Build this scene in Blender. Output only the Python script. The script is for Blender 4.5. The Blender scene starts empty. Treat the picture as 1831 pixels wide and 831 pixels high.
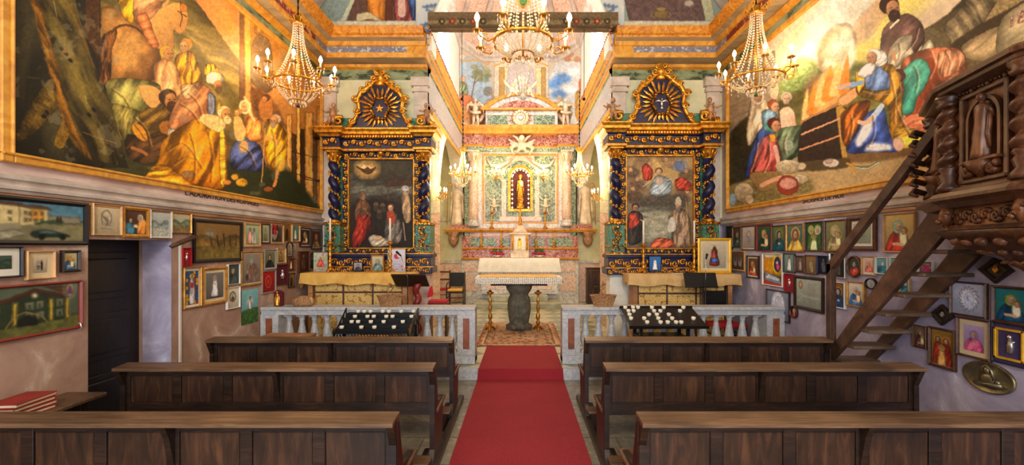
import bpy, math, random
import numpy as np
from mathutils import Vector, Matrix
random.seed(7)
PI = math.pi
sc = bpy.context.scene
COL = sc.collection
F, VX, VY, CZ = 760.0, 930.0, 440.0, 1.8
def Wp(px, py, Y):
 """place on the plane at depth Y that the photo shows at (px, py)"""
 s = F / Y
 return Vector(((px - VX) / s, Y, CZ - (py - VY) / s))
def lin(c):
 out = []
 for v in c[:3]:
  v = v / 255.0
  out.append(v / 12.92 if v <= 0.04045 else ((v + 0.055) / 1.055) ** 2.4)
 return tuple(out) + (1.0,)
MATS = {}
def newmat(name):
 m = bpy.data.materials.new(name); m.use_nodes = True
 nt = m.node_tree; b = nt.nodes['Principled BSDF']
 MATS[name] = m
 return m, nt, b
def ramp(nt, fac, stops):
 r = nt.nodes.new('ShaderNodeValToRGB')
 el = r.color_ramp.elements
 while len(el) < len(stops): el.new(0.5)
 for e, (p, c) in zip(el, stops):
  e.position = p; e.color = lin(c)
 nt.links.new(fac, r.inputs['Fac'])
 return r.outputs['Color']
def objco(nt, scale=(1, 1, 1), rot=(0, 0, 0)):
 t = nt.nodes.new('ShaderNodeNewGeometry')
 m = nt.nodes.new('ShaderNodeMapping')
 m.inputs['Scale'].default_value = scale
 m.inputs['Rotation'].default_value = rot
 nt.links.new(t.outputs['Position'], m.inputs['Vector'])
 return m.outputs['Vector']
def noise(nt, vec, scale, detail=4, rough=0.55, dist=0.0):
 n = nt.nodes.new('ShaderNodeTexNoise')
 n.inputs['Scale'].default_value = scale; n.inputs['Detail'].default_value = detail
 n.inputs['Roughness'].default_value = rough; n.inputs['Distortion'].default_value = dist
 nt.links.new(vec, n.inputs['Vector'])
 return n.outputs['Fac']
def bump(nt, b, h, strength=0.3, dist=0.01):
 k = nt.nodes.new('ShaderNodeBump'); k.inputs['Strength'].default_value = strength
 k.inputs['Distance'].default_value = dist
 nt.links.new(h, k.inputs['Height']); nt.links.new(k.outputs['Normal'], b.inputs['Normal'])
def mix(nt, fac, a, b2):
 m = nt.nodes.new('ShaderNodeMix'); m.data_type = 'RGBA'
 nt.links.new(fac, m.inputs[0]); nt.links.new(a, m.inputs[6]); nt.links.new(b2, m.inputs[7])
 return m.outputs[2]
def blotch(name, stops, scale=3.0, rough=0.7, metal=0.0, bmp=0.2, bscale=30, bdist=0.01, dist=0.5, stretch=(1, 1, 1), detail=5, spec=None):
 m, nt, b = newmat(name)
 v = objco(nt, stretch)
 f = noise(nt, v, scale, detail, 0.6, dist)
 nt.links.new(ramp(nt, f, stops), b.inputs['Base Color'])
 b.inputs['Roughness'].default_value = rough; b.inputs['Metallic'].default_value = metal
 if spec is not None: b.inputs['Specular IOR Level'].default_value = spec
 if bmp: bump(nt, b, noise(nt, v, bscale, 3), bmp, bdist)
 return m
def plain(name, c, rough=0.6, metal=0.0, var=0.12, scale=6, bmp=0.1, bscale=40, **k):
 d = tuple(max(0, x * (1 - var)) for x in c); e = tuple(min(255, x * (1 + var)) for x in c)
 return blotch(name, [(0.3, d), (0.7, e)], scale, rough, metal, bmp, bscale, **k)
def marble(name, base, vein, vein2, scale=2.5, rough=0.3, w0=0.44, w1=0.5):
 m, nt, b = newmat(name)
 v = objco(nt)
 f = noise(nt, v, scale, 6, 0.65, 2.2)
 col = ramp(nt, f, [(0.0, vein2), (w0 - 0.08, base), (w0, base), ((w0 + w1) / 2, vein), (w1 + 0.03, base), (0.75, vein2)])
 nt.links.new(col, b.inputs['Base Color']); b.inputs['Roughness'].default_value = rough
 return m
def wood(name, dark, mid, light, grain=(1, 1, 1), scale=3.0, rough=0.45, bmp=0.25):
 m, nt, b = newmat(name)
 v = objco(nt, grain)
 f = noise(nt, v, scale, 8, 0.65, 0.8)
 c1 = ramp(nt, f, [(0.25, dark), (0.5, mid), (0.78, light)])
 v2 = objco(nt)
 g = noise(nt, v2, 2.2, 3)
 dk = nt.nodes.new('ShaderNodeHueSaturation'); dk.inputs['Value'].default_value = 0.55
 nt.links.new(c1, dk.inputs['Color'])
 gr = ramp(nt, g, [(0.4, (0, 0, 0)), (0.65, (255, 255, 255))])
 nt.links.new(mix(nt, gr, c1, dk.outputs['Color']), b.inputs['Base Color'])
 b.inputs['Roughness'].default_value = rough
 bump(nt, b, f, bmp, 0.006)
 return m
M_ = {}
def build_materials():
 M_['plaster_pink'] = blotch('plaster_pink', [(0.3, (176, 150, 140)), (0.5, (205, 178, 168)), (0.75, (226, 205, 196))], 2.2, 0.85, bmp=0.15)
 m, nt, b = newmat('plaster_stained')
 v = objco(nt); f = noise(nt, v, 1.6, 8, 0.62, 1.0)
 c1 = ramp(nt, f, [(0.3, (128, 98, 82)), (0.5, (164, 130, 110)), (0.58, (174, 142, 122)), (0.66, (206, 184, 164)), (0.8, (186, 156, 136))])
 nt.links.new(c1, b.inputs['Base Color']); b.inputs['Roughness'].default_value = 0.9
 bump(nt, b, f, 0.2, 0.02); M_['plaster_stained'] = m
 m, nt, b = newmat('plaster_lavender')
 v = objco(nt); f = noise(nt, v, 1.8, 8, 0.62, 0.8)
 c1 = ramp(nt, f, [(0.3, (128, 120, 142)), (0.5, (162, 152, 172)), (0.6, (182, 174, 192)), (0.68, (220, 218, 228)), (0.85, (190, 184, 200))])
 nt.links.new(c1, b.inputs['Base Color']); b.inputs['Roughness'].default_value = 0.9
 bump(nt, b, f, 0.2, 0.02); M_['plaster_lavender'] = m
 M_['wall_cream'] = blotch('wall_cream', [(0.3, (196, 196, 158)), (0.6, (222, 218, 178)), (0.8, (232, 228, 200))], 3, 0.8)
 M_['white_plaster'] = plain('white_plaster', (226, 222, 208), 0.8, var=0.05)
 M_['pale_pink'] = plain('pale_pink', (222, 184, 158), 0.8, var=0.08)
 M_['moulding'] = blotch('moulding', [(0.3, (176, 160, 146)), (0.6, (214, 200, 186)), (0.8, (228, 216, 204))], 4, 0.7)
 M_['yellow_ochre'] = blotch('yellow_ochre', [(0.3, (186, 118, 30)), (0.55, (222, 158, 52)), (0.8, (238, 186, 88))], 5, 0.5, dist=1.5)
 M_['orange_marble'] = marble('orange_marble', (220, 146, 40), (176, 100, 26), (236, 178, 76), 4.0, 0.4)
 M_['green_marble'] = marble('green_marble', (84, 108, 78), (196, 206, 170), (34, 56, 42), 5.0, 0.35)
 M_['green_strip'] = blotch('green_strip', [(0.4, (150, 160, 120)), (0.52, (120, 134, 96)), (0.6, (34, 44, 34)), (0.7, (100, 116, 84))], 3.2, 0.5, stretch=(1, 1, 2))
 M_['red_marble'] = marble('red_marble', (150, 66, 46), (226, 190, 168), (96, 34, 28), 6.0, 0.3)
 M_['pink_marble'] = marble('pink_marble', (222, 182, 154), (242, 228, 208), (198, 136, 112), 5.0, 0.3)
 M_['white_marble'] = marble('white_marble', (216, 210, 198), (150, 146, 146), (232, 226, 214), 3.0, 0.3)
 M_['grey_marble'] = marble('grey_marble', (186, 185, 184), (156, 158, 164), (206, 204, 200), 5.0, 0.35)
 M_['dark_red_frieze'] = blotch('dark_red_frieze', [(0.4, (112, 30, 18)), (0.56, (146, 44, 26)), (0.62, (226, 196, 150)), (0.72, (110, 30, 20))], 9, 0.5)
 M_['blue_frieze'] = blotch('blue_frieze', [(0.35, (150, 150, 160)), (0.5, (104, 108, 132)), (0.65, (212, 206, 196)), (0.8, (120, 120, 140))], 14, 0.5)
 M_['soffit'] = blotch('soffit', [(0.3, (150, 130, 100)), (0.6, (186, 168, 134)), (0.8, (110, 92, 66))], 3, 0.8, stretch=(0.6, 2, 2))
 M_['vault_blue'] = blotch('vault_blue', [(0.3, (112, 128, 118)), (0.6, (150, 164, 150)), (0.8, (176, 184, 164))], 2, 0.8)
 m, nt, b = newmat('gilding')
 v = objco(nt); f = noise(nt, v, 18, 5, 0.6)
 nt.links.new(ramp(nt, f, [(0.3, (150, 92, 24)), (0.5, (216, 150, 44)), (0.75, (246, 196, 92))]), b.inputs['Base Color'])
 b.inputs['Metallic'].default_value = 0.75; b.inputs['Roughness'].default_value = 0.36
 bump(nt, b, noise(nt, v, 60, 3), 0.35, 0.006); M_['gold'] = m
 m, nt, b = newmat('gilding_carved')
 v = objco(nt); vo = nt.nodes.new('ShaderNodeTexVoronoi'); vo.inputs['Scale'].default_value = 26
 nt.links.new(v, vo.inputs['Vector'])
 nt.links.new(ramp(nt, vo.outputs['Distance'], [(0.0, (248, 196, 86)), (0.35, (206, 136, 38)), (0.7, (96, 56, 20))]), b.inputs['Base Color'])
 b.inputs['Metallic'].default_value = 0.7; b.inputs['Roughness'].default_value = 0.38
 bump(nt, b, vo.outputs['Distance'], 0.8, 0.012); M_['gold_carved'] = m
 M_['blue_enamel'] = blotch('blue_enamel', [(0.3, (8, 10, 32)), (0.6, (16, 23, 70)), (0.8, (40, 48, 100))], 12, 0.4)
 M_['teal_paint'] = marble('teal_paint', (42, 104, 84), (120, 160, 120), (24, 66, 58), 8, 0.4)
 M_['gilt_frame'] = blotch('gilt_frame', [(0.3, (160, 104, 34)), (0.6, (204, 146, 58)), (0.8, (226, 176, 90))], 12, 0.4, 0.45, 0.4, 60)
 M_['yellow_frame'] = plain('yellow_frame', (226, 172, 40), 0.4, 0.3)
 M_['brown_frame'] = wood('brown_frame', (50, 26, 14), (92, 52, 26), (130, 80, 42), (6, 6, 6), 4)
 M_['dark_frame'] = plain('dark_frame', (40, 26, 18), 0.45)
 M_['black_frame'] = plain('black_frame', (20, 18, 18), 0.4)
 M_['red_frame'] = plain('red_frame', (128, 34, 26), 0.4)
 M_['light_frame'] = plain('light_frame', (196, 150, 92), 0.5)
 M_['silver_frame'] = plain('silver_frame', (176, 170, 158), 0.35, 0.5)
 M_['white_frame'] = plain('white_frame', (226, 222, 210), 0.6, var=0.04)
 M_['navy_frame'] = plain('navy_frame', (38, 34, 62), 0.6)
 M_['mount_white'] = plain('mount_white', (226, 218, 200), 0.9, var=0.04)
 M_['mount_cream'] = plain('mount_cream', (214, 194, 154), 0.9, var=0.05)
 M_['mount_grey'] = plain('mount_grey', (140, 132, 124), 0.9, var=0.05)
 M_['mount_purple'] = plain('mount_purple', (66, 54, 96), 0.95, var=0.08)
 M_['velvet_red'] = plain('velvet_red', (150, 16, 24), 0.95, var=0.15)
 M_['velvet_maroon'] = plain('velvet_maroon', (84, 12, 26), 0.95, var=0.15)
 M_['silver'] = plain('silver', (206, 202, 196), 0.3, 0.85, bmp=0.4)
 M_['bronze'] = blotch('bronze', [(0.3, (84, 76, 60)), (0.6, (142, 130, 100)), (0.8, (190, 178, 140))], 7, 0.35, 0.75)
 M_['pew_wood'] = wood('pew_wood', (20, 13, 9), (42, 26, 17), (76, 48, 31), (0.7, 6, 6), 5, 0.42)
 M_['pew_panel'] = wood('pew_panel', (26, 17, 12), (60, 37, 23), (102, 66, 40), (5, 5, 0.8), 4, 0.42)
 M_['pew_top'] = wood('pew_top', (66, 46, 31), (112, 82, 57), (152, 118, 86), (0.5, 8, 8), 5, 0.4)
 M_['stair_wood'] = wood('stair_wood', (44, 26, 18), (88, 56, 38), (128, 90, 64), (3, 1, 1), 6, 0.6)
 M_['tread_wood'] = wood('tread_wood', (66, 48, 36), (108, 84, 66), (150, 124, 102), (1, 4, 4), 6, 0.6)
 M_['pulpit_wood'] = wood('pulpit_wood', (40, 22, 14), (86, 50, 30), (134, 86, 52), (4, 4, 1), 6, 0.34)
 M_['pulpit_panel'] = wood('pulpit_panel', (96, 60, 32), (150, 100, 58), (184, 130, 80), (5, 5, 1), 5, 0.4)
 M_['door_wood'] = wood('door_wood', (12, 9, 9), (28, 21, 20), (44, 34, 30), (5, 5, 1), 5, 0.4)
 M_['light_wood'] = wood('light_wood', (140, 88, 46), (186, 126, 70), (212, 160, 104), (1, 0.4, 4), 5, 0.5)
 M_['old_beam'] = wood('old_beam', (60, 46, 32), (104, 84, 62), (146, 122, 92), (0.6, 5, 5), 6, 0.7)
 M_['wicker'] = blotch('wicker', [(0.35, (112, 74, 42)), (0.55, (176, 130, 84)), (0.75, (208, 168, 120))], 60, 0.8, bmp=0.8, bscale=90)
 M_['iron'] = plain('iron', (24, 25, 26), 0.45, 0.5)
 M_['black_plastic'] = plain('black_plastic', (18, 18, 20), 0.4)
 M_['brass'] = plain('brass', (196, 140, 56), 0.28, 0.9, bmp=0.05)
 M_['wax'] = plain('wax', (238, 228, 204), 0.5, var=0.03, bmp=0)
 M_['cloth_yellow'] = blotch('cloth_yellow', [(0.3, (206, 150, 60)), (0.6, (232, 184, 92)), (0.8, (244, 208, 126))], 4, 0.8, bmp=0.2, bscale=14, bdist=0.03)
 M_['cloth_tan'] = blotch('cloth_tan', [(0.3, (188, 146, 88)), (0.6, (214, 176, 116)), (0.8, (228, 196, 140))], 4, 0.8, bmp=0.2, bscale=14, bdist=0.03)
 M_['cloth_white'] = plain('cloth_white', (236, 230, 214), 0.85, var=0.04)
 M_['red_cloth'] = plain('red_cloth', (178, 20, 34), 0.85)
 m, nt, b = newmat('lace')
 v = objco(nt, (1, 1, 1)); vo = nt.nodes.new('ShaderNodeTexVoronoi'); vo.inputs['Scale'].default_value = 26; vo.inputs['Randomness'].default_value = 0.25
 nt.links.new(v, vo.inputs['Vector'])
 nt.links.new(ramp(nt, vo.outputs['Distance'], [(0.15, (112, 104, 90)), (0.4, (232, 226, 212))]), b.inputs['Base Color'])
 b.inputs['Roughness'].default_value = 0.9; M_['lace'] = m
 m, nt, b = newmat('brocade')
 v = objco(nt); vo = nt.nodes.new('ShaderNodeTexVoronoi'); vo.inputs['Scale'].default_value = 11; vo.inputs['Randomness'].default_value = 0.5
 nt.links.new(v, vo.inputs['Vector'])
 nt.links.new(ramp(nt, vo.outputs['Distance'], [(0.1, (232, 206, 140)), (0.3, (206, 158, 60)), (0.5, (222, 190, 120)), (0.7, (170, 112, 34))]), b.inputs['Base Color'])
 b.inputs['Roughness'].default_value = 0.6; M_['brocade'] = m
 M_['dark_stone'] = blotch('dark_stone', [(0.3, (62, 60, 50)), (0.6, (96, 92, 78)), (0.8, (128, 122, 104))], 10, 0.75, bmp=0.6, bscale=30)
 M_['step_stone'] = blotch('step_stone', [(0.3, (134, 134, 112)), (0.6, (178, 176, 150)), (0.8, (204, 200, 176))], 4, 0.35)
 M_['statue_white'] = blotch('statue_white', [(0.3, (196, 170, 134)), (0.6, (234, 214, 182)), (0.8, (248, 236, 214))], 6, 0.45, bmp=0.2)
 M_['statue_wood'] = wood('statue_wood', (62, 32, 18), (112, 66, 36), (160, 104, 62), (4, 4, 1), 8, 0.4)
 M_['angel_paint'] = blotch('angel_paint', [(0.3, (124, 84, 56)), (0.6, (188, 142, 104)), (0.8, (218, 176, 136))], 10, 0.45)
 M_['niche_dark'] = plain('niche_dark', (92, 30, 22), 0.6)
 M_['book_red'] = plain('book_red', (142, 34, 26), 0.6)
 M_['paper'] = plain('paper', (208, 190, 158), 0.9)
 M_['flower_red'] = plain('flower_red', (190, 16, 60), 0.6, var=0.3, scale=60)
 M_['leaf_green'] = plain('leaf_green', (44, 84, 34), 0.6, var=0.3, scale=60)
 M_['marble_inlay'] = blotch('marble_inlay', [(0.3, (112, 58, 36)), (0.6, (146, 82, 54)), (0.8, (164, 104, 74))], 8, 0.35)
 M_['white_pvc'] = plain('white_pvc', (206, 196, 184), 0.5, var=0.03)
 m, nt, b = newmat('carpet_red')
 v = objco(nt); f = noise(nt, v, 140, 3, 0.7); g = noise(nt, v, 2.5, 3)
 c1 = ramp(nt, f, [(0.3, (108, 12, 20)), (0.7, (160, 34, 44))]); c2 = ramp(nt, f, [(0.3, (128, 20, 28)), (0.7, (178, 50, 58))])
 nt.links.new(mix(nt, g, c1, c2), b.inputs['Base Color']); b.inputs['Roughness'].default_value = 1
 bump(nt, b, f, 0.6, 0.004); M_['carpet'] = m
 m, nt, b = newmat('floor_slabs')
 v = objco(nt); br = nt.nodes.new('ShaderNodeTexBrick')
 br.inputs['Scale'].default_value = 1.0; br.inputs['Brick Width'].default_value = 0.9; br.inputs['Row Height'].default_value = 0.5
 br.inputs['Mortar Size'].default_value = 0.008
 br.inputs['Color1'].default_value = lin((136, 128, 110)); br.inputs['Color2'].default_value = lin((104, 100, 88)); br.inputs['Mortar'].default_value = lin((34, 32, 28))
 nt.links.new(v, br.inputs['Vector'])
 f = noise(nt, v, 5, 8, 0.7, 1.5)
 c2 = ramp(nt, f, [(0.3, (84, 78, 66)), (0.55, (138, 130, 112)), (0.7, (184, 174, 150))])
 mm = nt.nodes.new('ShaderNodeMix'); mm.data_type = 'RGBA'; mm.inputs[0].default_value = 0.55
 nt.links.new(br.outputs['Color'], mm.inputs[6]); nt.links.new(c2, mm.inputs[7])
 nt.links.new(mm.outputs[2], b.inputs['Base Color']); b.inputs['Roughness'].default_value = 0.22
 bump(nt, b, f, 0.3, 0.01); M_['floor_slabs'] = m
 m, nt, b = newmat('floor_lozenge')
 v = objco(nt, (1, 1, 1), (0, 0, PI / 4)); ck = nt.nodes.new('ShaderNodeTexChecker'); ck.inputs['Scale'].default_value = 2.6
 ck.inputs['Color1'].default_value = lin((206, 198, 164)); ck.inputs['Color2'].default_value = lin((120, 132, 108))
 nt.links.new(v, ck.inputs['Vector']); f = noise(nt, v, 6, 6, 0.6, 1)
 c2 = ramp(nt, f, [(0.3, (120, 116, 92)), (0.7, (214, 206, 178))])
 mm = nt.nodes.new('ShaderNodeMix'); mm.data_type = 'RGBA'; mm.inputs[0].default_value = 0.35
 nt.links.new(ck.outputs['Color'], mm.inputs[6]); nt.links.new(c2, mm.inputs[7])
 nt.links.new(mm.outputs[2], b.inputs['Base Color']); b.inputs['Roughness'].default_value = 0.25; M_['floor_lozenge'] = m
 m, nt, b = newmat('crystal')
 b.inputs['Base Color'].default_value = (1, 0.9, 0.68, 1); b.inputs['Roughness'].default_value = 0.08
 b.inputs['Transmission Weight'].default_value = 0.25; b.inputs['Metallic'].default_value = 0.0
 b.inputs['Specular IOR Level'].default_value = 1.0; b.inputs['IOR'].default_value = 1.7
 M_['crystal'] = m
 m, nt, b = newmat('glass_cover')
 b.inputs['Base Color'].default_value = (1, 1, 1, 1); b.inputs['Roughness'].default_value = 0.03; b.inputs['Transmission Weight'].default_value = 1.0
 b.inputs['IOR'].default_value = 1.1; M_['glass'] = m
 for nm, col, st in (('bulb_warm', (1, 0.72, 0.38), 26), ('bulb_small', (1, 0.8, 0.5), 16)):
  m, nt, b = newmat(nm)
  b.inputs['Base Color'].default_value = (1, 0.9, 0.7, 1)
  b.inputs['Emission Color'].default_value = col + (1,); b.inputs['Emission Strength'].default_value = st
  M_[nm] = m
 m, nt, b = newmat('bright_window_pane')
 b.inputs['Emission Color'].default_value = (0.86, 0.93, 1, 1); b.inputs['Emission Strength'].default_value = 5; M_['pane'] = m
 for nm, rgh in (('painted_matt', 0.7), ('painted_gloss', 0.55)):
  m, nt, b = newmat(nm)
  b.inputs['Specular IOR Level'].default_value = 0.25
  a = nt.nodes.new('ShaderNodeAttribute'); a.attribute_name = 'Col'
  nt.links.new(a.outputs['Color'], b.inputs['Base Color']); b.inputs['Roughness'].default_value = rgh
  v = objco(nt); bump(nt, b, noise(nt, v, 35, 4), 0.12, 0.004)
  M_[nm] = m
build_materials()
def setp(o, label=None, cat=None, group=None, kind=None):
 if label: o['label'] = label
 if cat: o['category'] = cat
 if group: o['group'] = group
 if kind: o['kind'] = kind
 return o
def link(o, parent=None):
 COL.objects.link(o)
 if parent is not None:
  o.parent = parent
 return o
def thing(name, loc, label, cat, group=None, rz=0.0):
 o = bpy.data.objects.new(name, None); COL.objects.link(o)
 o.empty_display_size = 0.1
 o.location = loc; o.rotation_euler = (0, 0, rz)
 return setp(o, label, cat, group)
def copy_tree(o, parent=None, loc=None, rz=None, label=None, group=None):
 c = o.copy(); COL.objects.link(c)
 if parent is not None: c.parent = parent
 if loc is not None: c.location = loc
 if rz is not None: c.rotation_euler = (0, 0, rz)
 if label: c['label'] = label
 if group: c['group'] = group
 for ch in list(o.children):
  copy_tree(ch, c)
 return c
class MB:
 """mesh builder: vertices, faces, a material index per face"""
 def __init__(s, M=None):
  s.v, s.f, s.m, s.mi, s.M, s.sm, s.smooth = [], [], [], 0, M, [], False
 def add(s, vs, fs, smooth=None):
  o = len(s.v)
  if s.M is not None: vs = [s.M @ Vector(p) for p in vs]
  s.v += [tuple(p) for p in vs]
  s.f += [tuple(i + o for i in f) for f in fs]
  s.m += [s.mi] * len(fs); s.sm += [s.smooth if smooth is None else smooth] * len(fs)
  return s
 def box(s, x0, x1, y0, y1, z0, z1, b=0.0):
  if b <= 0 or min(x1 - x0, y1 - y0, z1 - z0) <= 2.2 * b:
   vs = [(x, y, z) for z in (z0, z1) for y in (y0, y1) for x in (x0, x1)]
   return s.add(vs, [(0, 2, 3, 1), (4, 5, 7, 6), (0, 1, 5, 4), (2, 6, 7, 3), (0, 4, 6, 2), (1, 3, 7, 5)], False)
  vs = []; c = ((x0 + x1) / 2, (y0 + y1) / 2, (z0 + z1) / 2); h = ((x1 - x0) / 2, (y1 - y0) / 2, (z1 - z0) / 2)
  idx = {}
  for sx in (-1, 1):
   for sy in (-1, 1):
    for sz in (-1, 1):
     for ax in range(3):
      d = [h[0] - b, h[1] - b, h[2] - b]; d[ax] = h[ax]
      idx[(sx, sy, sz, ax)] = len(vs)
      vs.append((c[0] + sx * d[0], c[1] + sy * d[1], c[2] + sz * d[2]))
  fs = []
  for ax in range(3):
   a, b2 = [(1, 2), (2, 0), (0, 1)][ax]
   for q in (-1, 1):
    lp = []
    for (i, j) in ((-1, -1), (1, -1), (1, 1), (-1, 1)):
     k = [0, 0, 0]; k[ax] = q; k[a] = i; k[b2] = j
     lp.append(idx[(k[0], k[1], k[2], ax)])
    fs.append(tuple(lp if q > 0 else lp[::-1]))
  for ax in range(3):
   a, b2 = [(1, 2), (2, 0), (0, 1)][ax]
   for i in (-1, 1):
    for j in (-1, 1):
     k0 = [0, 0, 0]; k1 = [0, 0, 0]; k0[ax] = -1; k1[ax] = 1
     k0[a] = k1[a] = i; k0[b2] = k1[b2] = j
     lp = [idx[tuple(k0) + (a,)], idx[tuple(k1) + (a,)], idx[tuple(k1) + (b2,)], idx[tuple(k0) + (b2,)]]
     fs.append(tuple(lp if i * j > 0 else lp[::-1]))
  for sx in (-1, 1):
   for sy in (-1, 1):
    for sz in (-1, 1):
     lp = [idx[(sx, sy, sz, a)] for a in range(3)]
     fs.append(tuple(lp if sx * sy * sz > 0 else lp[::-1]))
  return s.add(vs, fs, False)
 def lathe(s, prof, c=(0, 0, 0), n=16, sx=1.0, sy=1.0, a0=0.0, flute=0.0, nf=0):
  vs, fs = [], []
  for (r, z) in prof:
   for i in range(n):
    a = a0 + 2 * PI * i / n
    k = r * (1 + flute * math.cos(nf * a)) if nf else r
    vs.append((c[0] + k * sx * math.cos(a), c[1] + k * sy * math.sin(a), c[2] + z))
  m = len(prof)
  for j in range(m - 1):
   for i in range(n):
    i2 = (i + 1) % n
    fs.append((j * n + i, j * n + i2, (j + 1) * n + i2, (j + 1) * n + i))
  if prof[0][0] > 1e-5: fs.append(tuple(range(n))[::-1])
  if prof[-1][0] > 1e-5: fs.append(tuple((m - 1) * n + i for i in range(n)))
  return s.add(vs, fs, True)
 def ell(s, c, r, n=10, m=6):
  if not hasattr(r, '__len__'): r = (r, r, r)
  vs = [(c[0], c[1], c[2] - r[2])]; fs = []
  for j in range(1, m):
   t = -PI / 2 + PI * j / m
   for i in range(n):
    a = 2 * PI * i / n
    vs.append((c[0] + r[0] * math.cos(t) * math.cos(a), c[1] + r[1] * math.cos(t) * math.sin(a), c[2] + r[2] * math.sin(t)))
  vs.append((c[0], c[1], c[2] + r[2]))
  for i in range(n):
   i2 = (i + 1) % n
   fs.append((0, 1 + i2, 1 + i))
   for j in range(m - 2):
    fs.append((1 + j * n + i, 1 + j * n + i2, 1 + (j + 1) * n + i2, 1 + (j + 1) * n + i))
   fs.append((1 + (m - 2) * n + i, 1 + (m - 2) * n + i2, len(vs) - 1))
  return s.add(vs, fs, True)
 def octa(s, c, r, h):
  vs = [(c[0], c[1], c[2] - h), (c[0] + r, c[1], c[2]), (c[0], c[1] + r, c[2]), (c[0] - r, c[1], c[2]), (c[0], c[1] - r, c[2]), (c[0], c[1], c[2] + h)]
  return s.add(vs, [(0, 2, 1), (0, 3, 2), (0, 4, 3), (0, 1, 4), (5, 1, 2), (5, 2, 3), (5, 3, 4), (5, 4, 1)], False)
 def tube(s, pts, r, n=6, cap=True, flat=None):
  pts = [Vector(p) for p in pts]; N = len(pts)
  rs = r if hasattr(r, '__len__') else [r] * N
  vs, fs = [], []
  up = None
  for i, p in enumerate(pts):
   t = (pts[min(i + 1, N - 1)] - pts[max(i - 1, 0)])
   if t.length < 1e-9: t = Vector((0, 0, 1))
   t.normalize()
   if up is None:
    up = Vector((0, 0, 1)) if abs(t.z) < 0.9 else Vector((1, 0, 0))
   a = t.cross(up)
   if a.length < 1e-6: a = t.orthogonal()
   a.normalize(); b = a.cross(t).normalized(); up = b
   for k in range(n):
    q = 2 * PI * k / n
    vs.append(tuple(p + a * (rs[i] * math.cos(q)) + b * (rs[i] * math.sin(q))))
  for i in range(N - 1):
   for k in range(n):
    k2 = (k + 1) % n
    fs.append((i * n + k, (i + 1) * n + k, (i + 1) * n + k2, i * n + k2))
  if cap:
   fs.append(tuple(range(n))); fs.append(tuple((N - 1) * n + k for k in range(n))[::-1])
  return s.add(vs, fs, True)
 def prism(s, poly, y0, y1, ax='y', smooth=False):
  """poly in the plane across axis ax: y -> (x,z), x -> (y,z), z -> (x,y)"""
  n = len(poly)
  def pt(p, t):
   return {'y': (p[0], t, p[1]), 'x': (t, p[0], p[1]), 'z': (p[0], p[1], t)}[ax]
  vs = [pt(p, y0) for p in poly] + [pt(p, y1) for p in poly]
  ar = sum(poly[i][0] * poly[(i + 1) % n][1] - poly[(i + 1) % n][0] * poly[i][1] for i in range(n))
  fl = (ar > 0) ^ (ax == 'y')
  if (y1 < y0): fl = not fl
  fs = [(i, (i + 1) % n, n + (i + 1) % n, n + i) if fl else (i, n + i, n + (i + 1) % n, (i + 1) % n) for i in range(n)]
  c0 = tuple(range(n)); c1 = tuple(range(n, 2 * n))
  fs += [c0[::-1] if fl else c0, c1 if fl else c1[::-1]]
  return s.add(vs, fs, smooth)
 def sweep(s, path, prof, closed=False, mats=None, side=1):
  """run profile (d outward, z) along a plan polyline with mitred corners; outward = left of travel * side"""
  n = len(path); P = [Vector((p[0], p[1])) for p in path]; offs = []
  for i in range(n):
   a = P[i] - P[i - 1] if (i > 0 or closed) else P[1] - P[0]
   b = P[(i + 1) % n] - P[i] if (i < n - 1 or closed) else P[-1] - P[-2]
   a.normalize(); b.normalize()
   na = Vector((-a.y, a.x)) * side; nb = Vector((-b.y, b.x)) * side
   m = na + nb
   m = m.normalized() / max(0.3, m.normalized().dot(na)) if m.length > 1e-6 else na
   offs.append(m)
  k = len(prof)
  vs = [(P[i].x + offs[i].x * d, P[i].y + offs[i].y * d, z) for i in range(n) for (d, z) in prof]
  for j in range(k - 1):
   if mats: s.mi = mats[j]
   fs = []
   for i in range(n if closed else n - 1):
    i2 = (i + 1) % n
    q = (i * k + j, i2 * k + j, i2 * k + j + 1, i * k + j + 1)
    fs.append(q)
   if j == 0: base = len(s.v); s.add(vs, fs, False)
   else:
    s.f += [tuple(i + base for i in f) for f in fs]; s.m += [s.mi] * len(fs); s.sm += [False] * len(fs)
  return s
 def build(s, name, mats, parent=None, world=False):
  me = bpy.data.meshes.new(name); M = None
  vs = s.v
  if parent is not None and not world:
   pass
  me.from_pydata(vs, [], s.f)
  if not isinstance(mats, (list, tuple)): mats = [mats]
  for m in mats: me.materials.append(M_[m] if isinstance(m, str) else m)
  me.polygons.foreach_set('material_index', s.m)
  me.polygons.foreach_set('use_smooth', s.sm)
  me.update()
  o = bpy.data.objects.new(name, me)
  if parent is not None and world:
   T = Matrix.Translation(parent.location) @ Matrix.Rotation(parent.rotation_euler[2], 4, 'Z')
   me.transform(T.inverted())
  return link(o, parent)
def spiral(cx, cz, r0, r1, a0, turns, y=0.0, n=14, dy=0.0):
 out = []
 for i in range(n):
  t = i / (n - 1)
  r = r0 + (r1 - r0) * t; a = a0 + turns * 2 * PI * t
  out.append((cx + r * math.cos(a), y + dy * t, cz + r * math.sin(a)))
 return out
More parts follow.
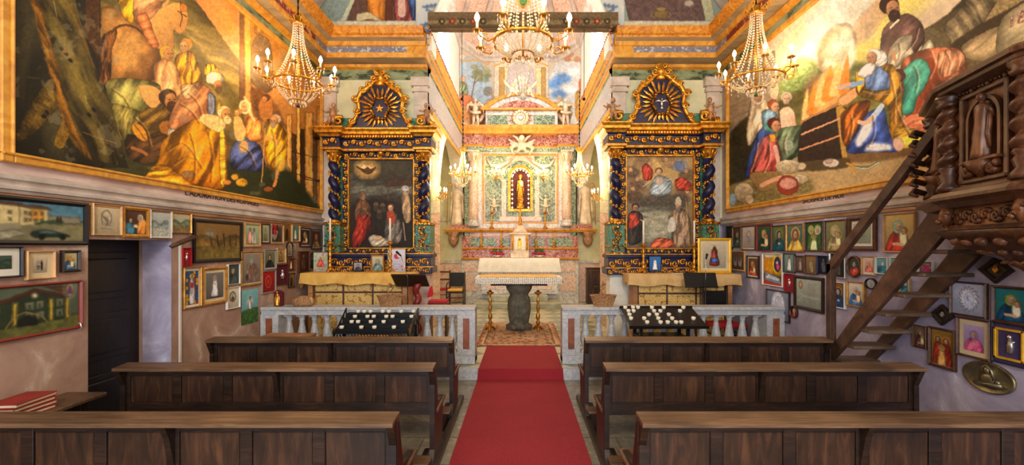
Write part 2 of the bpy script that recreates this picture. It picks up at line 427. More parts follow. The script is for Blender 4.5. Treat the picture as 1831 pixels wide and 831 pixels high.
def scrollwork(mb, x0, x1, z0, z1, y, unit=None, th=None, seed=0):
 """a carved run of paired scrolls and leaves in the plane y, facing -y"""
 rnd = random.Random(seed); w, h = x1 - x0, z1 - z0
 horiz = w >= h; L = w if horiz else h; B = h if horiz else w
 unit = unit or B * 1.1; n = max(1, round(L / unit)); u = L / n; th = th or B * 0.12
 for i in range(n):
  t = (i + 0.5) * u; sgn = 1 if i % 2 else -1
  def tr(p):
   a, yy, b = p
   return (x0 + a, yy, z0 + b) if horiz else (x0 + b, yy, z0 + a)
  pts = [tr(p) for p in spiral(t - u * 0.2, B / 2 + sgn * B * 0.08, B * 0.36, B * 0.07, PI * 0.1 * sgn, 1.25 * sgn, y, 12, -th)]
  mb.tube(pts, [th * (1.25 - 0.6 * k / 11) for k in range(12)], 5)
  c = tr((t + u * 0.28, y - th * 0.5, B / 2 - sgn * B * 0.12))
  mb.ell(c, (B * 0.14 if horiz else B * 0.24, th * 1.3, B * 0.3 if horiz else B * 0.14), 7, 4)
  c = tr((t + u * 0.05, y - th * 0.5, B / 2 + sgn * B * 0.36))
  mb.ell(c, (B * 0.16, th, B * 0.1), 6, 4)
def twisted_column(mb, x, y, z0, z1, r, turns=4, n=14, hand=1, amp=0.32, gmi=None):
 m = int(turns * 10)
 vs, fs = [], []
 for j in range(m + 1):
  t = j / m; z = z0 + (z1 - z0) * t; ph = hand * 2 * PI * turns * t
  for i in range(n):
   a = 2 * PI * i / n
   k = r * (1 - amp + amp * abs(math.cos((a - ph) / 1.0 / 2)) * 1.7)
   vs.append((x + k * math.cos(a) + 0.16 * r * math.cos(ph), y + k * math.sin(a) + 0.16 * r * math.sin(ph), z))
 for j in range(m):
  for i in range(n):
   i2 = (i + 1) % n
   fs.append((j * n + i, j * n + i2, (j + 1) * n + i2, (j + 1) * n + i))
 mb.add(vs, fs, True)
def helix(x, y, z0, z1, r, turns, a0=0.0, hand=1, k=10):
 m = int(turns * k)
 return [(x + r * math.cos(a0 + hand * 2 * PI * turns * j / m), y + r * math.sin(a0 + hand * 2 * PI * turns * j / m), z0 + (z1 - z0) * j / m) for j in range(m + 1)]
def _hash(ix, iy, seed):
 h = (ix.astype(np.int64) * 374761393 + iy.astype(np.int64) * 668265263 + seed * 974711) & 0x7fffffff
 h = ((h ^ (h >> 13)) * 1274126177) & 0x7fffffff
 return ((h ^ (h >> 16)) & 0xffff) / 65535.0
def vnoise(u, v, seed=0):
 iu, iv = np.floor(u), np.floor(v); fu, fv = u - iu, v - iv
 fu = fu * fu * (3 - 2 * fu); fv = fv * fv * (3 - 2 * fv)
 iu = iu.astype(np.int64); iv = iv.astype(np.int64)
 a = _hash(iu, iv, seed); b = _hash(iu + 1, iv, seed); c = _hash(iu, iv + 1, seed); d = _hash(iu + 1, iv + 1, seed)
 return (a * (1 - fu) + b * fu) * (1 - fv) + (c * (1 - fu) + d * fu) * fv
def fbm(u, v, seed=0, o=4):
 t = 0; k = 0.5; s = 0
 for i in range(o):
  t = t + k * vnoise(u * 2 ** i, v * 2 ** i, seed + i * 17); s += k; k *= 0.55
 return t / s
def smooth_poly(p, it=2):
 p = np.array(p, float)
 if it < 2:
  q = np.roll(p, -1, 0)
  return np.stack([p * 0.75 + q * 0.25, p * 0.25 + q * 0.75], 1).reshape(-1, 2) if it else p
 a, c, d = np.roll(p, 1, 0), np.roll(p, -1, 0), np.roll(p, -2, 0); out = []
 for t in (0.0, 0.25, 0.5, 0.75):
  out.append(p + 0.4 * (c - a) * t + ((3 * (c - p) - 0.8 * (c - a) - 0.4 * (d - p)) * t ** 2 + (-2 * (c - p) + 0.4 * (c - a) + 0.4 * (d - p)) * t ** 3))
 return np.stack(out, 1).reshape(-1, 2)
def smooth_line(p, it=2):
 p = np.array(p, float)
 for _ in range(it):
  if len(p) < 3: break
  q = np.stack([p[:-1] * 0.75 + p[1:] * 0.25, p[:-1] * 0.25 + p[1:] * 0.75], 1).reshape(-1, 2)
  p = np.vstack([p[:1], q[1:-1], p[-1:]])
 return p
class Cv:
 """colours (sRGB 0..255) on sample points (u, v); v runs downwards"""
 def __init__(s, u, v, unit=1.0, warp=1.2):
  s.u0, s.v0 = u.astype(float), v.astype(float); s.k = unit
  w = warp * unit
  s.u = s.u0 + (fbm(u / (5 * unit), v / (5 * unit), 3, 3) - 0.5) * 2 * w
  s.v = s.v0 + (fbm(u / (5 * unit), v / (5 * unit), 11, 3) - 0.5) * 2 * w
  s.c = np.zeros((len(u), 3)) + 128
 def base(s, c, c2=None, y0=0, y1=1):
  c = np.array(c, float)
  if c2 is None: s.c[:] = c
  else:
   t = np.clip((s.v - y0) / (y1 - y0), 0, 1)[:, None]; s.c[:] = c * (1 - t) + np.array(c2, float) * t
  return s
 def _blend(s, idx, m, col):
  s.c[idx] = s.c[idx] * (1 - m[:, None]) + col * m[:, None]
 def sd(s, P, idx, closed=True):
  u, v = s.u[idx], s.v[idx]; d2 = np.full(len(u), 1e18); ins = np.zeros(len(u), bool)
  n = len(P)
  for i in range(n if closed else n - 1):
   a, b = P[i], P[(i + 1) % n]; e = b - a; L = e @ e + 1e-12
   wu, wv = u - a[0], v - a[1]
   t = np.clip((wu * e[0] + wv * e[1]) / L, 0, 1)
   d2 = np.minimum(d2, (wu - t * e[0]) ** 2 + (wv - t * e[1]) ** 2)
   if closed and a[1] != b[1]:
    c = (a[1] > v) != (b[1] > v)
    x = a[0] + (v - a[1]) * e[0] / e[1]
    ins ^= c & (u < x)
  d = np.sqrt(d2)
  return np.where(ins, -d, d) if closed else d
 def _box(s, P, pad):
  lo, hi = P.min(0) - pad, P.max(0) + pad
  return np.nonzero((s.u >= lo[0]) & (s.u <= hi[0]) & (s.v >= lo[1]) & (s.v <= hi[1]))[0]
 def poly(s, pts, col, f=1.0, a=1.0, sm=2, col2=None, ang=0.0, folds=None, edge=0.35, mott=0.12):
  k = s.k; P = smooth_poly(pts, sm) if sm else np.array(pts, float)
  idx = s._box(P, 3 * k)
  if len(idx) == 0: return s
  d = s.sd(P, idx) / k
  m = np.clip(0.5 - d / (2 * f), 0, 1) * a
  c = np.zeros((len(idx), 3)) + np.array(col, float)
  u, v = s.u[idx], s.v[idx]
  if col2 is not None:
   lo, hi = P.min(0), P.max(0); cx, cy = (lo + hi) / 2; R = max(1e-6, np.abs((P - (lo + hi) / 2) @ np.array([math.cos(ang), math.sin(ang)])).max())
   t = np.clip(((u - cx) * math.cos(ang) + (v - cy) * math.sin(ang)) / R * 0.5 + 0.5, 0, 1)[:, None]
   c = c * (1 - t) + np.array(col2, float) * t
  g = 1 + (fbm(u / (4 * k), v / (4 * k), 29, 3) - 0.5) * 2 * mott
  if folds:
   fa, fw, amp = folds
   q = (u * math.cos(fa) + v * math.sin(fa)) / k; p = (-u * math.sin(fa) + v * math.cos(fa)) / k
   w = fbm(q / fw * 1.5 + 0.25 * np.sin(p / fw), p / (fw * 3.6), int(abs(pts[0][0]) * 7 + fw) % 991, 3) - 0.5
   w = np.clip(w * 5.5, -1, 1); w = np.where(w > 0, w, w * 1.3)
   R_ = 0.5 * (P.max(0) - P.min(0)).min() / k
   g = g * (1 + amp * 1.05 * w) * (0.7 + 0.42 * np.clip(-d / (0.45 * R_), 0, 1))
  c = c * g[:, None]
  if edge: c = c * (1 - edge * np.clip(1 - np.abs(d) / 1.6, 0, 1))[:, None]
  s._blend(idx, m, np.clip(c, 0, 255))
  return s
 def ell(s, cx, cy, rx, ry, col, rot=0.0, **kw):
  a = np.linspace(0, 2 * PI, 15)[:-1]
  x = rx * np.cos(a); y = ry * np.sin(a)
  P = np.stack([cx + x * math.cos(rot) - y * math.sin(rot), cy + x * math.sin(rot) + y * math.cos(rot)], 1)
  kw.setdefault('sm', 1)
  return s.poly(P * 1.0, col, **kw)
 def line(s, pts, w, col, a=1.0, f=0.6):
  k = s.k; P = smooth_line(pts); idx = s._box(P, (w + 2) * k if w > 0 else 2 * k)
  if len(idx) == 0: return s
  d = s.sd(P, idx, False) / k
  s._blend(idx, np.clip((w / 2 + f - d) / (2 * f), 0, 1) * a, np.array(col, float)); return s
 def head(s, cx, cy, r, skin=(232, 186, 138), hair=(70, 42, 24), beard=None, look=0, veil=None, halo=None):
  """a head looking left (-1), right (1) or out (0)"""
  if halo: s.ell(cx, cy - r * 0.1, r * 1.7, r * 1.7, halo, edge=0.2)
  if veil: s.ell(cx, cy + r * 0.15, r * 1.3, r * 1.5, veil)
  elif hair: s.ell(cx - look * r * 0.22, cy - r * 0.28, r * 1.08, r * 1.0, hair)
  s.ell(cx + look * r * 0.14, cy + r * 0.12, r * 0.76, r * 0.98, skin, col2=tuple(v * 0.7 for v in skin), ang=0.6)
  if beard: s.ell(cx + look * r * 0.3, cy + r * 0.85, r * 0.62, r * 0.7, beard)
  e = r * 0.3; dk = (60, 34, 22)
  k = r / s.k
  if k > 3:
   for q in (-1, 1): s.ell(cx + look * r * 0.34 + q * e, cy + r * 0.02, r * 0.13, r * 0.07, dk, edge=0, f=0.5)
   s.line([(cx + look * r * 0.42, cy), (cx + look * r * 0.5, cy + r * 0.38)], max(0.5, k * 0.07), tuple(v * 0.6 for v in skin), 0.8)
   s.line([(cx + look * r * 0.2, cy + r * 0.62), (cx + look * r * 0.55, cy + r * 0.6)], max(0.5, k * 0.09), (150, 60, 50), 0.8)
  return s
 def speckle(s, amp=0.08, scale=2.0, seed=5):
  g = 1 + (fbm(s.u / (scale * s.k), s.v / (scale * s.k), seed, 3) - 0.5) * 2 * amp
  s.c *= g[:, None]; return s
def col_mesh(name, P, nu, nv, cv, mat='painted_matt', parent=None, uvflip=False):
 """grid of nv rows x nu columns of points P (world or parent space) with the canvas colours"""
 me = bpy.data.meshes.new(name)
 n = nu * nv
 me.vertices.add(n); me.vertices.foreach_set('co', np.ascontiguousarray(P, dtype=np.float32).ravel())
 i, j = np.meshgrid(np.arange(nu - 1), np.arange(nv - 1)); a = (j * nu + i).ravel()
 q = np.stack([a, a + nu, a + nu + 1, a + 1], 1) if not uvflip else np.stack([a, a + 1, a + nu + 1, a + nu], 1)
 nf = len(a)
 me.loops.add(nf * 4); me.loops.foreach_set('vertex_index', q.astype(np.int32).ravel())
 me.polygons.add(nf); me.polygons.foreach_set('loop_start', np.arange(nf, dtype=np.int32) * 4)
 me.update(calc_edges=True)
 at = me.color_attributes.new('Col', 'FLOAT_COLOR', 'POINT')
 c = np.clip(cv.c, 0, 255) / 255.0
 l = np.where(c <= 0.04045, c / 12.92, ((c + 0.055) / 1.055) ** 2.4)
 at.data.foreach_set('color', np.concatenate([l, np.ones((n, 1))], 1).astype(np.float32).ravel())
 me.materials.append(M_[mat]); me.validate()
 o = bpy.data.objects.new(name, me)
 return link(o, parent)
def proj(P):
 return VX + F * P[:, 0] / P[:, 1], VY - F * (P[:, 2] - CZ) / P[:, 1]
def wall_strip(name, x, px0, px1, z0, z1, nu, nv, paint, parent=None, mat='painted_matt', unit=1.0, warp=1.2):
 """a painted area on a side wall; columns are close together far away, so the detail is even"""
 t = np.linspace(px0, px1, nu); Y = F * x / (t - VX)
 z = np.linspace(z1, z0, nv)
 YY, ZZ = np.meshgrid(Y, z); P = np.stack([np.full(YY.size, x), YY.ravel(), ZZ.ravel()], 1)
 u, v = proj(P); cv = Cv(u, v, unit, warp); paint(cv)
 return col_mesh(name, P, nu, nv, cv, mat, parent, uvflip=False)
def flat_strip(name, A, B, z0, z1, nu, nv, paint, parent=None, mat='painted_matt', unit=1.0, warp=1.2):
 """a painted upright plane between plan points A and B"""
 t = np.linspace(0, 1, nu); X = A[0] + (B[0] - A[0]) * t; Yv = A[1] + (B[1] - A[1]) * t; z = np.linspace(z1, z0, nv)
 XX, ZZ = np.meshgrid(X, z); YY = np.broadcast_to(Yv, XX.shape)
 P = np.stack([XX.ravel(), YY.ravel(), ZZ.ravel()], 1); u, v = proj(P); cv = Cv(u, v, unit, warp); paint(cv)
 return col_mesh(name, P, nu, nv, cv, mat, parent)
def paint_left_fresco(c):
 P, E, Ln, H = c.poly, c.ell, c.line, c.head
 c.base((112, 92, 56))
 P([(300, -40), (470, -20), (470, 150), (430, 110), (340, 30)], (216, 138, 84), col2=(150, 140, 160), ang=-2.3, sm=1, edge=0, f=8)
 P([(340, -60), (430, -60), (430, 60), (395, 70), (350, 20)], (226, 140, 80), sm=1, edge=0, f=10, a=0.9)
 P([(160, -60), (310, -40), (420, 100), (445, 140), (445, 260), (300, 220), (200, 100)], (150, 138, 82), col2=(124, 108, 62), ang=1.2, edge=0.2, folds=(1.9, 26, 0.16))
 P([(330, 30), (430, 118), (445, 175), (380, 150), (300, 50)], (176, 156, 92), f=5, edge=0, folds=(2.0, 14, 0.12))
 P([(330, 60), (440, 190), (440, 215), (320, 90)], (104, 96, 52), f=4, a=0.7, edge=0)
 P([(432, 10), (600, 120), (600, 400), (440, 330), (436, 190)], (176, 132, 74), sm=0, col2=(150, 108, 60), ang=1.5, edge=0.1)
 P([(428, 12), (436, 20), (438, 190), (428, 190)], (120, 92, 64), sm=0)
 P([(437, 22), (448, 30), (450, 200), (439, 196)], (206, 158, 92), sm=0)
 E(463, 52, 9, 12, (150, 116, 70)); E(463, 52, 5, 7, (190, 150, 90))
 P([(449, 90), (455, 68), (466, 62), (479, 70), (486, 90), (487, 160), (450, 160)], (120, 104, 84), col2=(92, 76, 56), ang=1.5)
 for i in range(6): Ln([(467, 90), (467 + 22 * math.cos(PI + i * PI / 5), 90 - 26 * math.sin(i * PI / 5))], 1, (160, 130, 96), 0.7)
 for i in range(5): Ln([(448 + i * 3, 150 + i * 9), (540, 235 + i * 24)], 5, (112, 78, 42) if i % 2 else (168, 118, 60), 0.85)
 for (x0, x1, y0, col) in ((512, 522, 205, (188, 146, 84)), (522, 530, 240, (70, 54, 34)), (530, 537, 190, (200, 158, 96)), (537, 545, 230, (58, 44, 28)), (545, 560, 200, (196, 154, 92)), (560, 566, 230, (96, 72, 42)), (566, 580, 190, (170, 126, 70))):
  P([(x0, y0), (x1, y0), (x1 + 1, 375), (x0, 370)], col, sm=0, folds=(0, 5, 0.1))
 for (a, b) in (((510, 305), (578, 325)), ((520, 270), (565, 282)), ((545, 320), (560, 322))): Ln([a, b], 1.5, (60, 40, 24), 0.9)
 E(568, 247, 8, 2.4, (40, 30, 22)); E(568, 323, 6, 2.2, (40, 30, 22))
 P([(448, 165), (470, 160), (500, 200), (505, 225), (460, 210)], (112, 78, 42), f=4, mott=0.3)
 P([(180, 250), (300, 245), (420, 290), (515, 300), (580, 380), (400, 360), (180, 310)], (66, 66, 38), sm=0, f=4, edge=0, col2=(44, 54, 34), ang=0)
 P([(-20, -90), (178, -60), (180, 40), (176, 150), (230, 300), (60, 300), (-20, 270)], (48, 46, 32), sm=0, edge=0, mott=0.16, folds=(0.1, 60, 0.3))
 P([(155, -60), (180, -60), (178, 110), (150, 60)], (74, 50, 26), sm=0, mott=0.3)
 P([(110, 120), (62, 175), (30, 238), (34, 252), (64, 236), (118, 170)], (94, 78, 32), mott=0.35, folds=(2.4, 12, 0.2))
 P([(120, 200), (96, 255), (112, 265), (130, 225)], (120, 96, 34), mott=0.3)
 P([(38, -70), (118, -70), (150, 60), (184, 140), (205, 210), (228, 300), (160, 285), (130, 250), (112, 190), (92, 110), (68, 40)], (80, 72, 38), mott=0.16, folds=(-0.45, 26, 0.4), sm=1)
 P([(44, -40), (60, -40), (84, 50), (104, 130), (128, 215), (168, 285), (152, 283), (118, 235), (98, 170), (78, 90)], (150, 108, 36), mott=0.15, sm=1, edge=0.1, f=3, folds=(-0.45, 10, 0.3))
 Ln([(118, 0), (146, 60), (168, 120)], 3, (132, 96, 36), 0.7, 1.5)
 for q in ((110, 88), (118, 96), (126, 108), (168, 196), (160, 205), (84, 200), (78, 208)): E(q[0], q[1], 5, 3, (24, 20, 14), rot=0.7)
 E(116, 92, 5, 3, (150, 100, 30)); Ln([(148, 236), (175, 246), (208, 256)], 1.6, (170, 124, 46), 0.6)
 Ln([(96, 3), (102, 30)], 2, (180, 170, 140), 0.5); Ln([(50, 138), (70, 140)], 1, (150, 150, 120), 0.5); Ln([(152, 170), (155, 184)], 2, (170, 160, 120), 0.6)
 P([(182, 20), (200, 12), (235, 22), (262, 44), (280, 75), (288, 110), (276, 142), (232, 150), (196, 142), (180, 100)], (206, 158, 92), col2=(140, 98, 54), ang=0.5, folds=(0.3, 36, 0.14))
 E(232, 92, 26, 34, (216, 170, 104), f=8, a=0.7, edge=0); E(258, 118, 10, 24, (120, 84, 46), f=5, a=0.6, edge=0, rot=-0.2)
 P([(182, 66), (205, 52), (210, 60), (200, 90), (198, 142), (178, 150), (176, 110)], (112, 74, 40), folds=(0.1, 7, 0.35))
 Ln([(200, 56), (216, 44), (240, 46), (262, 66)], 4, (92, 58, 34)); Ln([(184, 14), (200, 12), (226, 26)], 4, (120, 84, 40))
 P([(266, 30), (290, 12), (320, 4), (336, 24), (334, 50), (322, 62), (310, 54), (312, 84), (296, 92), (278, 84), (262, 60)], (222, 178, 112), col2=(184, 136, 80), ang=0.8)
 Ln([(322, 4), (326, 30), (322, 48)], 2, (96, 54, 32)); Ln([(318, 20), (334, 30)], 1.6, (96, 54, 32)); E(328, 14, 7, 8, (190, 130, 60))
 P([(210, -30), (246, -30), (246, 26), (234, 42), (214, 18)], (214, 168, 40), folds=(0.3, 9, 0.3))
 P([(244, -50), (282, -46), (296, -10), (286, 14), (270, 34), (250, 44), (238, 28)], (232, 172, 130), folds=(0.9, 11, 0.2))
 P([(244, 30), (262, 24), (276, 60), (284, 82), (272, 86), (256, 60)], (224, 140, 92), folds=(1.2, 9, 0.15))
 Ln([(282, -40), (304, 0), (292, 10)], 5, (228, 168, 116))
 P([(316, 98), (342, 92), (356, 120), (360, 148), (322, 158), (312, 124)], (220, 160, 44), folds=(0.2, 9, 0.3)); H(331, 82, 11, (236, 190, 130), (214, 148, 60), look=-1)
 P([(276, 116), (300, 104), (318, 124), (326, 168), (300, 172), (278, 156)], (236, 172, 122), folds=(0.3, 12, 0.18)); H(300, 96, 12, (222, 164, 104), (226, 178, 70), look=1)
 Ln([(300, 118), (318, 160)], 6, (232, 176, 120), 0.9)
 P([(190, 146), (232, 140), (284, 150), (284, 172), (268, 196), (262, 214), (238, 206), (214, 196), (196, 184)], (168, 166, 104), col2=(112, 112, 62), ang=1.2, folds=(0.5, 18, 0.24))
 P([(200, 186), (240, 196), (262, 206), (246, 240), (250, 262), (234, 266), (212, 232)], (150, 142, 82), folds=(0.3, 10, 0.3))
 P([(250, 200), (300, 186), (306, 222), (292, 240), (270, 246), (256, 234)], (124, 98, 44), folds=(0.9, 12, 0.3)); E(298, 228, 14, 13, (166, 112, 44))
 P([(228, 240), (270, 246), (296, 240), (300, 276), (264, 294), (236, 286), (224, 268)], (84, 62, 40), folds=(1.0, 14, 0.25))
 P([(248, 152), (276, 154), (292, 170), (280, 192), (266, 190), (252, 172)], (228, 172, 110)); E(250, 236, 10, 20, (206, 148, 54), rot=-0.7); Ln([(240, 222), (262, 252)], 1.5, (120, 80, 30))
 H(303, 178, 15, (210, 150, 92), (66, 46, 26), (74, 50, 28), look=1); Ln([(236, 264), (254, 270), (262, 276)], 6, (160, 108, 64))
 P([(330, 158), (352, 146), (376, 160), (384, 190), (372, 216), (346, 228), (316, 236), (300, 228), (306, 202), (318, 176)], (236, 176, 132), col2=(206, 128, 88), ang=0.8, folds=(0.7, 13, 0.2))
 P([(372, 166), (384, 172), (386, 200), (372, 206)], (128, 136, 172), folds=(0, 6, 0.2)); P([(302, 230), (326, 236), (318, 254), (300, 250)], (206, 196, 198), folds=(0.3, 5, 0.25))
 P([(322, 156), (340, 148), (356, 160), (344, 176), (330, 176)], (240, 190, 150), folds=(0.9, 6, 0.2))
 P([(366, 116), (382, 114), (392, 126), (386, 134), (366, 134)], (206, 164, 40), folds=(0, 4, 0.35)); E(384, 140, 17, 13, (238, 222, 196), folds=(0.4, 8, 0.18)); H(388, 152, 10, (222, 166, 110), None, (110, 84, 60), look=1)
 P([(292, 250), (330, 222), (360, 210), (392, 222), (404, 250), (406, 300), (402, 336), (352, 336), (300, 324), (262, 316), (282, 290)], (228, 166, 30), col2=(186, 116, 18), ang=1.2, folds=(0.45, 24, 0.32))
 P([(270, 300), (300, 296), (340, 326), (380, 336), (350, 344), (262, 330)], (214, 150, 40), folds=(1.3, 10, 0.3))
 P([(392, 236), (402, 238), (404, 326), (394, 328)], (236, 182, 60), folds=(1.5, 9, 0.2)); P([(362, 204), (396, 208), (404, 226), (388, 236), (358, 218)], (240, 206, 148), mott=0.2)
 H(403, 204, 12, (230, 176, 120), (240, 220, 176), (236, 214, 170), look=1); P([(388, 196), (391, 180), (396, 194)], (240, 196, 70), sm=0); E(336, 312, 13, 7, (150, 120, 84)); E(406, 326, 8, 5, (214, 140, 70))
 P([(412, 268), (426, 250), (448, 248), (466, 262), (474, 292), (468, 306), (440, 304), (414, 300)], (92, 108, 176), col2=(56, 66, 128), ang=1.0, folds=(0.8, 12, 0.35)); E(436, 262, 9, 12, (236, 190, 110), a=0.8, f=2)
 P([(440, 212), (458, 208), (468, 224), (468, 250), (448, 252), (438, 236)], (236, 158, 86), folds=(0.4, 8, 0.2)); H(438, 190, 9, (246, 206, 146), None, veil=(250, 232, 190)); Ln([(438, 174), (446, 200), (454, 214)], 5, (250, 228, 180), 0.8)
 H(425, 202, 6.5, (246, 200, 140), (206, 150, 90), look=-1); P([(418, 210), (430, 208), (440, 232), (436, 250), (424, 252), (418, 236)], (248, 198, 132))
 P([(462, 186), (474, 166), (486, 176), (488, 204), (478, 220), (466, 212)], (168, 116, 60)); H(474, 177, 7, (206, 150, 96), (90, 60, 36), look=-1)
 P([(474, 218), (488, 212), (506, 226), (514, 246), (512, 280), (506, 306), (482, 304), (476, 280), (472, 246)], (208, 156, 36), folds=(0.5, 9, 0.35)); H(491, 215, 9, (212, 160, 108), (176, 160, 150), (170, 150, 136), look=-1); Ln([(478, 246), (494, 252)], 5, (228, 170, 100))
 Ln([(474, 230), (471, 280), (468, 326)], 1.8, (206, 160, 90)); Ln([(496, 306), (494, 322), (490, 332)], 5, (222, 150, 92))
 E(432, 326, 11, 8, (206, 156, 46), mott=0.4); E(420, 316, 7, 6, (230, 170, 70)); E(480, 338, 9, 5, (150, 96, 52))
 for (x0, y0, x1, y1, x2, y2) in ((240, 210, 262, 232, 268, 262), (300, 270, 330, 250, 360, 300), (340, 240, 350, 280, 346, 320), (372, 236, 380, 280, 376, 326), (308, 296, 330, 280, 350, 284), (336, 168, 352, 180, 360, 206), (322, 186, 340, 196, 356, 220), (430, 262, 446, 272, 454, 296), (200, 160, 220, 172, 230, 190), (486, 232, 492, 262, 490, 296), (340, 110, 344, 130, 342, 150)):
  Ln([(x0, y0), (x1, y1), (x2, y2)], 2.2, (70, 42, 20), 0.55, 1.5); Ln([(x0 + 4, y0), (x1 + 4, y1), (x2 + 4, y2)], 1.8, (252, 214, 140), 0.45, 1.5)
 c.c = (128 + (c.c - 128) * 1.14 + 4) * np.array([1.12, 1.04, 0.86]); c.speckle(0.1, 2.5, 4); c.speckle(0.1, 14, 9)
 g = fbm(c.u / 30, c.v / 30, 77, 4); m = np.clip((g - 0.66) * 6, 0, 0.3); c.c = c.c * (1 - m[:, None]) + np.array([190, 176, 140.]) * m[:, None]
def paint_right_fresco(c):
 P, E, Ln, H = c.poly, c.ell, c.line, c.head
 c.base((224, 196, 160), (170, 150, 104), 0, 300)
 P([(1380, -60), (1640, -160), (1800, -260), (1900, -100), (1560, 60), (1500, 150), (1400, 130), (1340, 160)], (232, 206, 180), sm=1, f=14, edge=0, col2=(236, 216, 150), ang=0.3)
 P([(1530, -100), (1760, -260), (1780, -100), (1640, 20), (1560, 110), (1500, 140)], (226, 206, 116), sm=1, f=14, edge=0)
 P([(1440, 30), (1560, -60), (1560, 60), (1480, 70)], (206, 206, 206), f=12, a=0.8, edge=0)
 P([(1530, 40), (1590, -20), (1600, 0), (1560, 60), (1530, 80)], (204, 166, 126), f=4, a=0.8, edge=0.1)
 P([(1340, 200), (1400, 120), (1450, 108), (1480, 130), (1530, 110), (1580, 130), (1600, 220), (1400, 260)], (150, 156, 92), f=5, edge=0.1, folds=(1.2, 22, 0.12))
 P([(1400, 130), (1440, 100), (1460, 130), (1440, 160), (1400, 170)], (136, 156, 96), f=7, edge=0, mott=0.3)
 P([(1380, 190), (1470, 150), (1600, 150), (1600, 230), (1420, 260)], (112, 104, 54), f=5, edge=0.1, folds=(1.2, 18, 0.14))
 P([(1300, 130), (1385, 90), (1392, 150), (1392, 210), (1300, 270)], (164, 146, 122), sm=0); E(1384, 158, 9, 22, (206, 186, 156), edge=0.3)
 for i in range(4): Ln([(1304, 170 + i * 22), (1372, 140 + i * 22)], 1, (112, 96, 78), 0.6)
 P([(1300, 250), (1345, 205), (1372, 240), (1372, 340), (1300, 360)], (58, 56, 42), f=3, mott=0.3)
 P([(1640, 60), (1690, 30), (1720, 0), (1850, -160), (1900, -100), (1900, 200), (1700, 140), (1660, 110)], (120, 100, 66), sm=1, f=2, mott=0.25, folds=(0.8, 40, 0.16))
 P([(1690, 44), (1705, 30), (1722, 8), (1750, -20), (1790, -20), (1760, 40), (1720, 90), (1688, 80)], (142, 122, 88), folds=(2.4, 16, 0.2), mott=0.2)
 P([(1650, 60), (1664, 48), (1700, 70), (1690, 100), (1660, 90)], (112, 96, 66), mott=0.2)
 P([(1700, 80), (1760, 40), (1831, 0), (1900, -60), (1900, -20), (1800, 40), (1730, 90), (1712, 100)], (74, 58, 36), f=2)
 P([(1720, 80), (1770, 52), (1800, 46), (1790, 90), (1760, 110), (1726, 104)], (170, 142, 100), folds=(1.0, 20, 0.14))
 P([(1790, 36), (1831, 4), (1900, -30), (1900, 60), (1831, 80), (1782, 96)], (190, 166, 122), folds=(0.9, 22, 0.12))
 P([(1290, 340), (1430, 285), (1530, 270), (1680, 250), (1900, 180), (1900, 420), (1290, 420)], (204, 172, 120), sm=0, f=3, edge=0, col2=(176, 148, 104), ang=1.5)
 P([(1500, 262), (1620, 262), (1700, 250), (1700, 262), (1560, 290), (1480, 286)], (128, 96, 58), f=3, edge=0.1); P([(1310, 330), (1440, 318), (1450, 344), (1330, 368), (1304, 360)], (132, 118, 74), f=4, edge=0, mott=0.3)
 P([(1440, 150), (1460, 130), (1476, 146), (1478, 168), (1456, 176), (1440, 168)], (140, 112, 84), f=6, edge=0, a=0.85)
 P([(1462, 96), (1470, 70), (1492, 46), (1516, 42), (1530, 62), (1528, 90), (1508, 110), (1514, 130), (1496, 146), (1478, 130), (1464, 116)], (222, 200, 166), f=3, edge=0.25, folds=(0.9, 20, 0.14))
 P([(1480, 80), (1496, 62), (1514, 66), (1512, 92), (1496, 104), (1480, 98)], (238, 224, 200), f=4, edge=0.15); P([(1488, 110), (1520, 70), (1530, 100), (1516, 130), (1504, 150), (1490, 146)], (244, 226, 196), f=4, edge=0.15)
 for i in range(3): P_ = [(1496 + (22 - 5 * i) * math.cos(q / 2.0) , 84 + (26 - 6 * i) * math.sin(q / 2.0)) for q in range(11)]; Ln(P_, 3, (168, 140, 112), 0.5, 2.5)
 Ln([(1480, 170), (1496, 140), (1522, 118), (1530, 84), (1516, 52), (1490, 48)], 5, (250, 240, 220), 0.6, 4); Ln([(1466, 180), (1476, 146), (1500, 120), (1510, 96)], 4, (150, 118, 90), 0.4, 4)
 P([(1450, 170), (1464, 140), (1486, 120), (1510, 130), (1506, 170), (1480, 200), (1448, 206)], (236, 178, 108), f=4, edge=0.1)
 for i, (x, y, w) in enumerate(((1440, 206, 7), (1452, 196, 9), (1466, 182, 11), (1480, 172, 11), (1494, 164, 12), (1510, 160, 10))):
  P([(x - w, y + 8), (x - w * 0.4, y - 26), (x + w * 0.6, y - 46 - 3 * i), (x + w, y - 10), (x + w * 0.8, y + 6)], (238, 150, 60) if i % 2 else (250, 204, 130), f=2, edge=0.15)
 P([(1500, 176), (1536, 152), (1540, 164), (1520, 184), (1500, 190)], (242, 172, 120), f=2)
 P([(1426, 236), (1438, 216), (1502, 188), (1514, 192), (1516, 284), (1426, 292)], (56, 40, 28), sm=0, mott=0.3)
 P([(1494, 192), (1504, 186), (1512, 196), (1516, 284), (1506, 286), (1500, 240)], (196, 152, 70), sm=0)
 Ln([(1432, 218), (1500, 184)], 3, (196, 132, 84)); Ln([(1434, 240), (1506, 210)], 3, (226, 164, 122)); Ln([(1424, 270), (1508, 240)], 3, (214, 148, 108)); P([(1410, 292), (1512, 282), (1512, 300), (1420, 306)], (88, 72, 44), f=2)
 P([(1574, 100), (1578, 56), (1596, 34), (1622, 24), (1646, 38), (1654, 66), (1640, 92), (1626, 96), (1606, 72), (1590, 96), (1586, 118)], (148, 110, 96), col2=(110, 76, 66), ang=0.4, folds=(0.9, 17, 0.2))
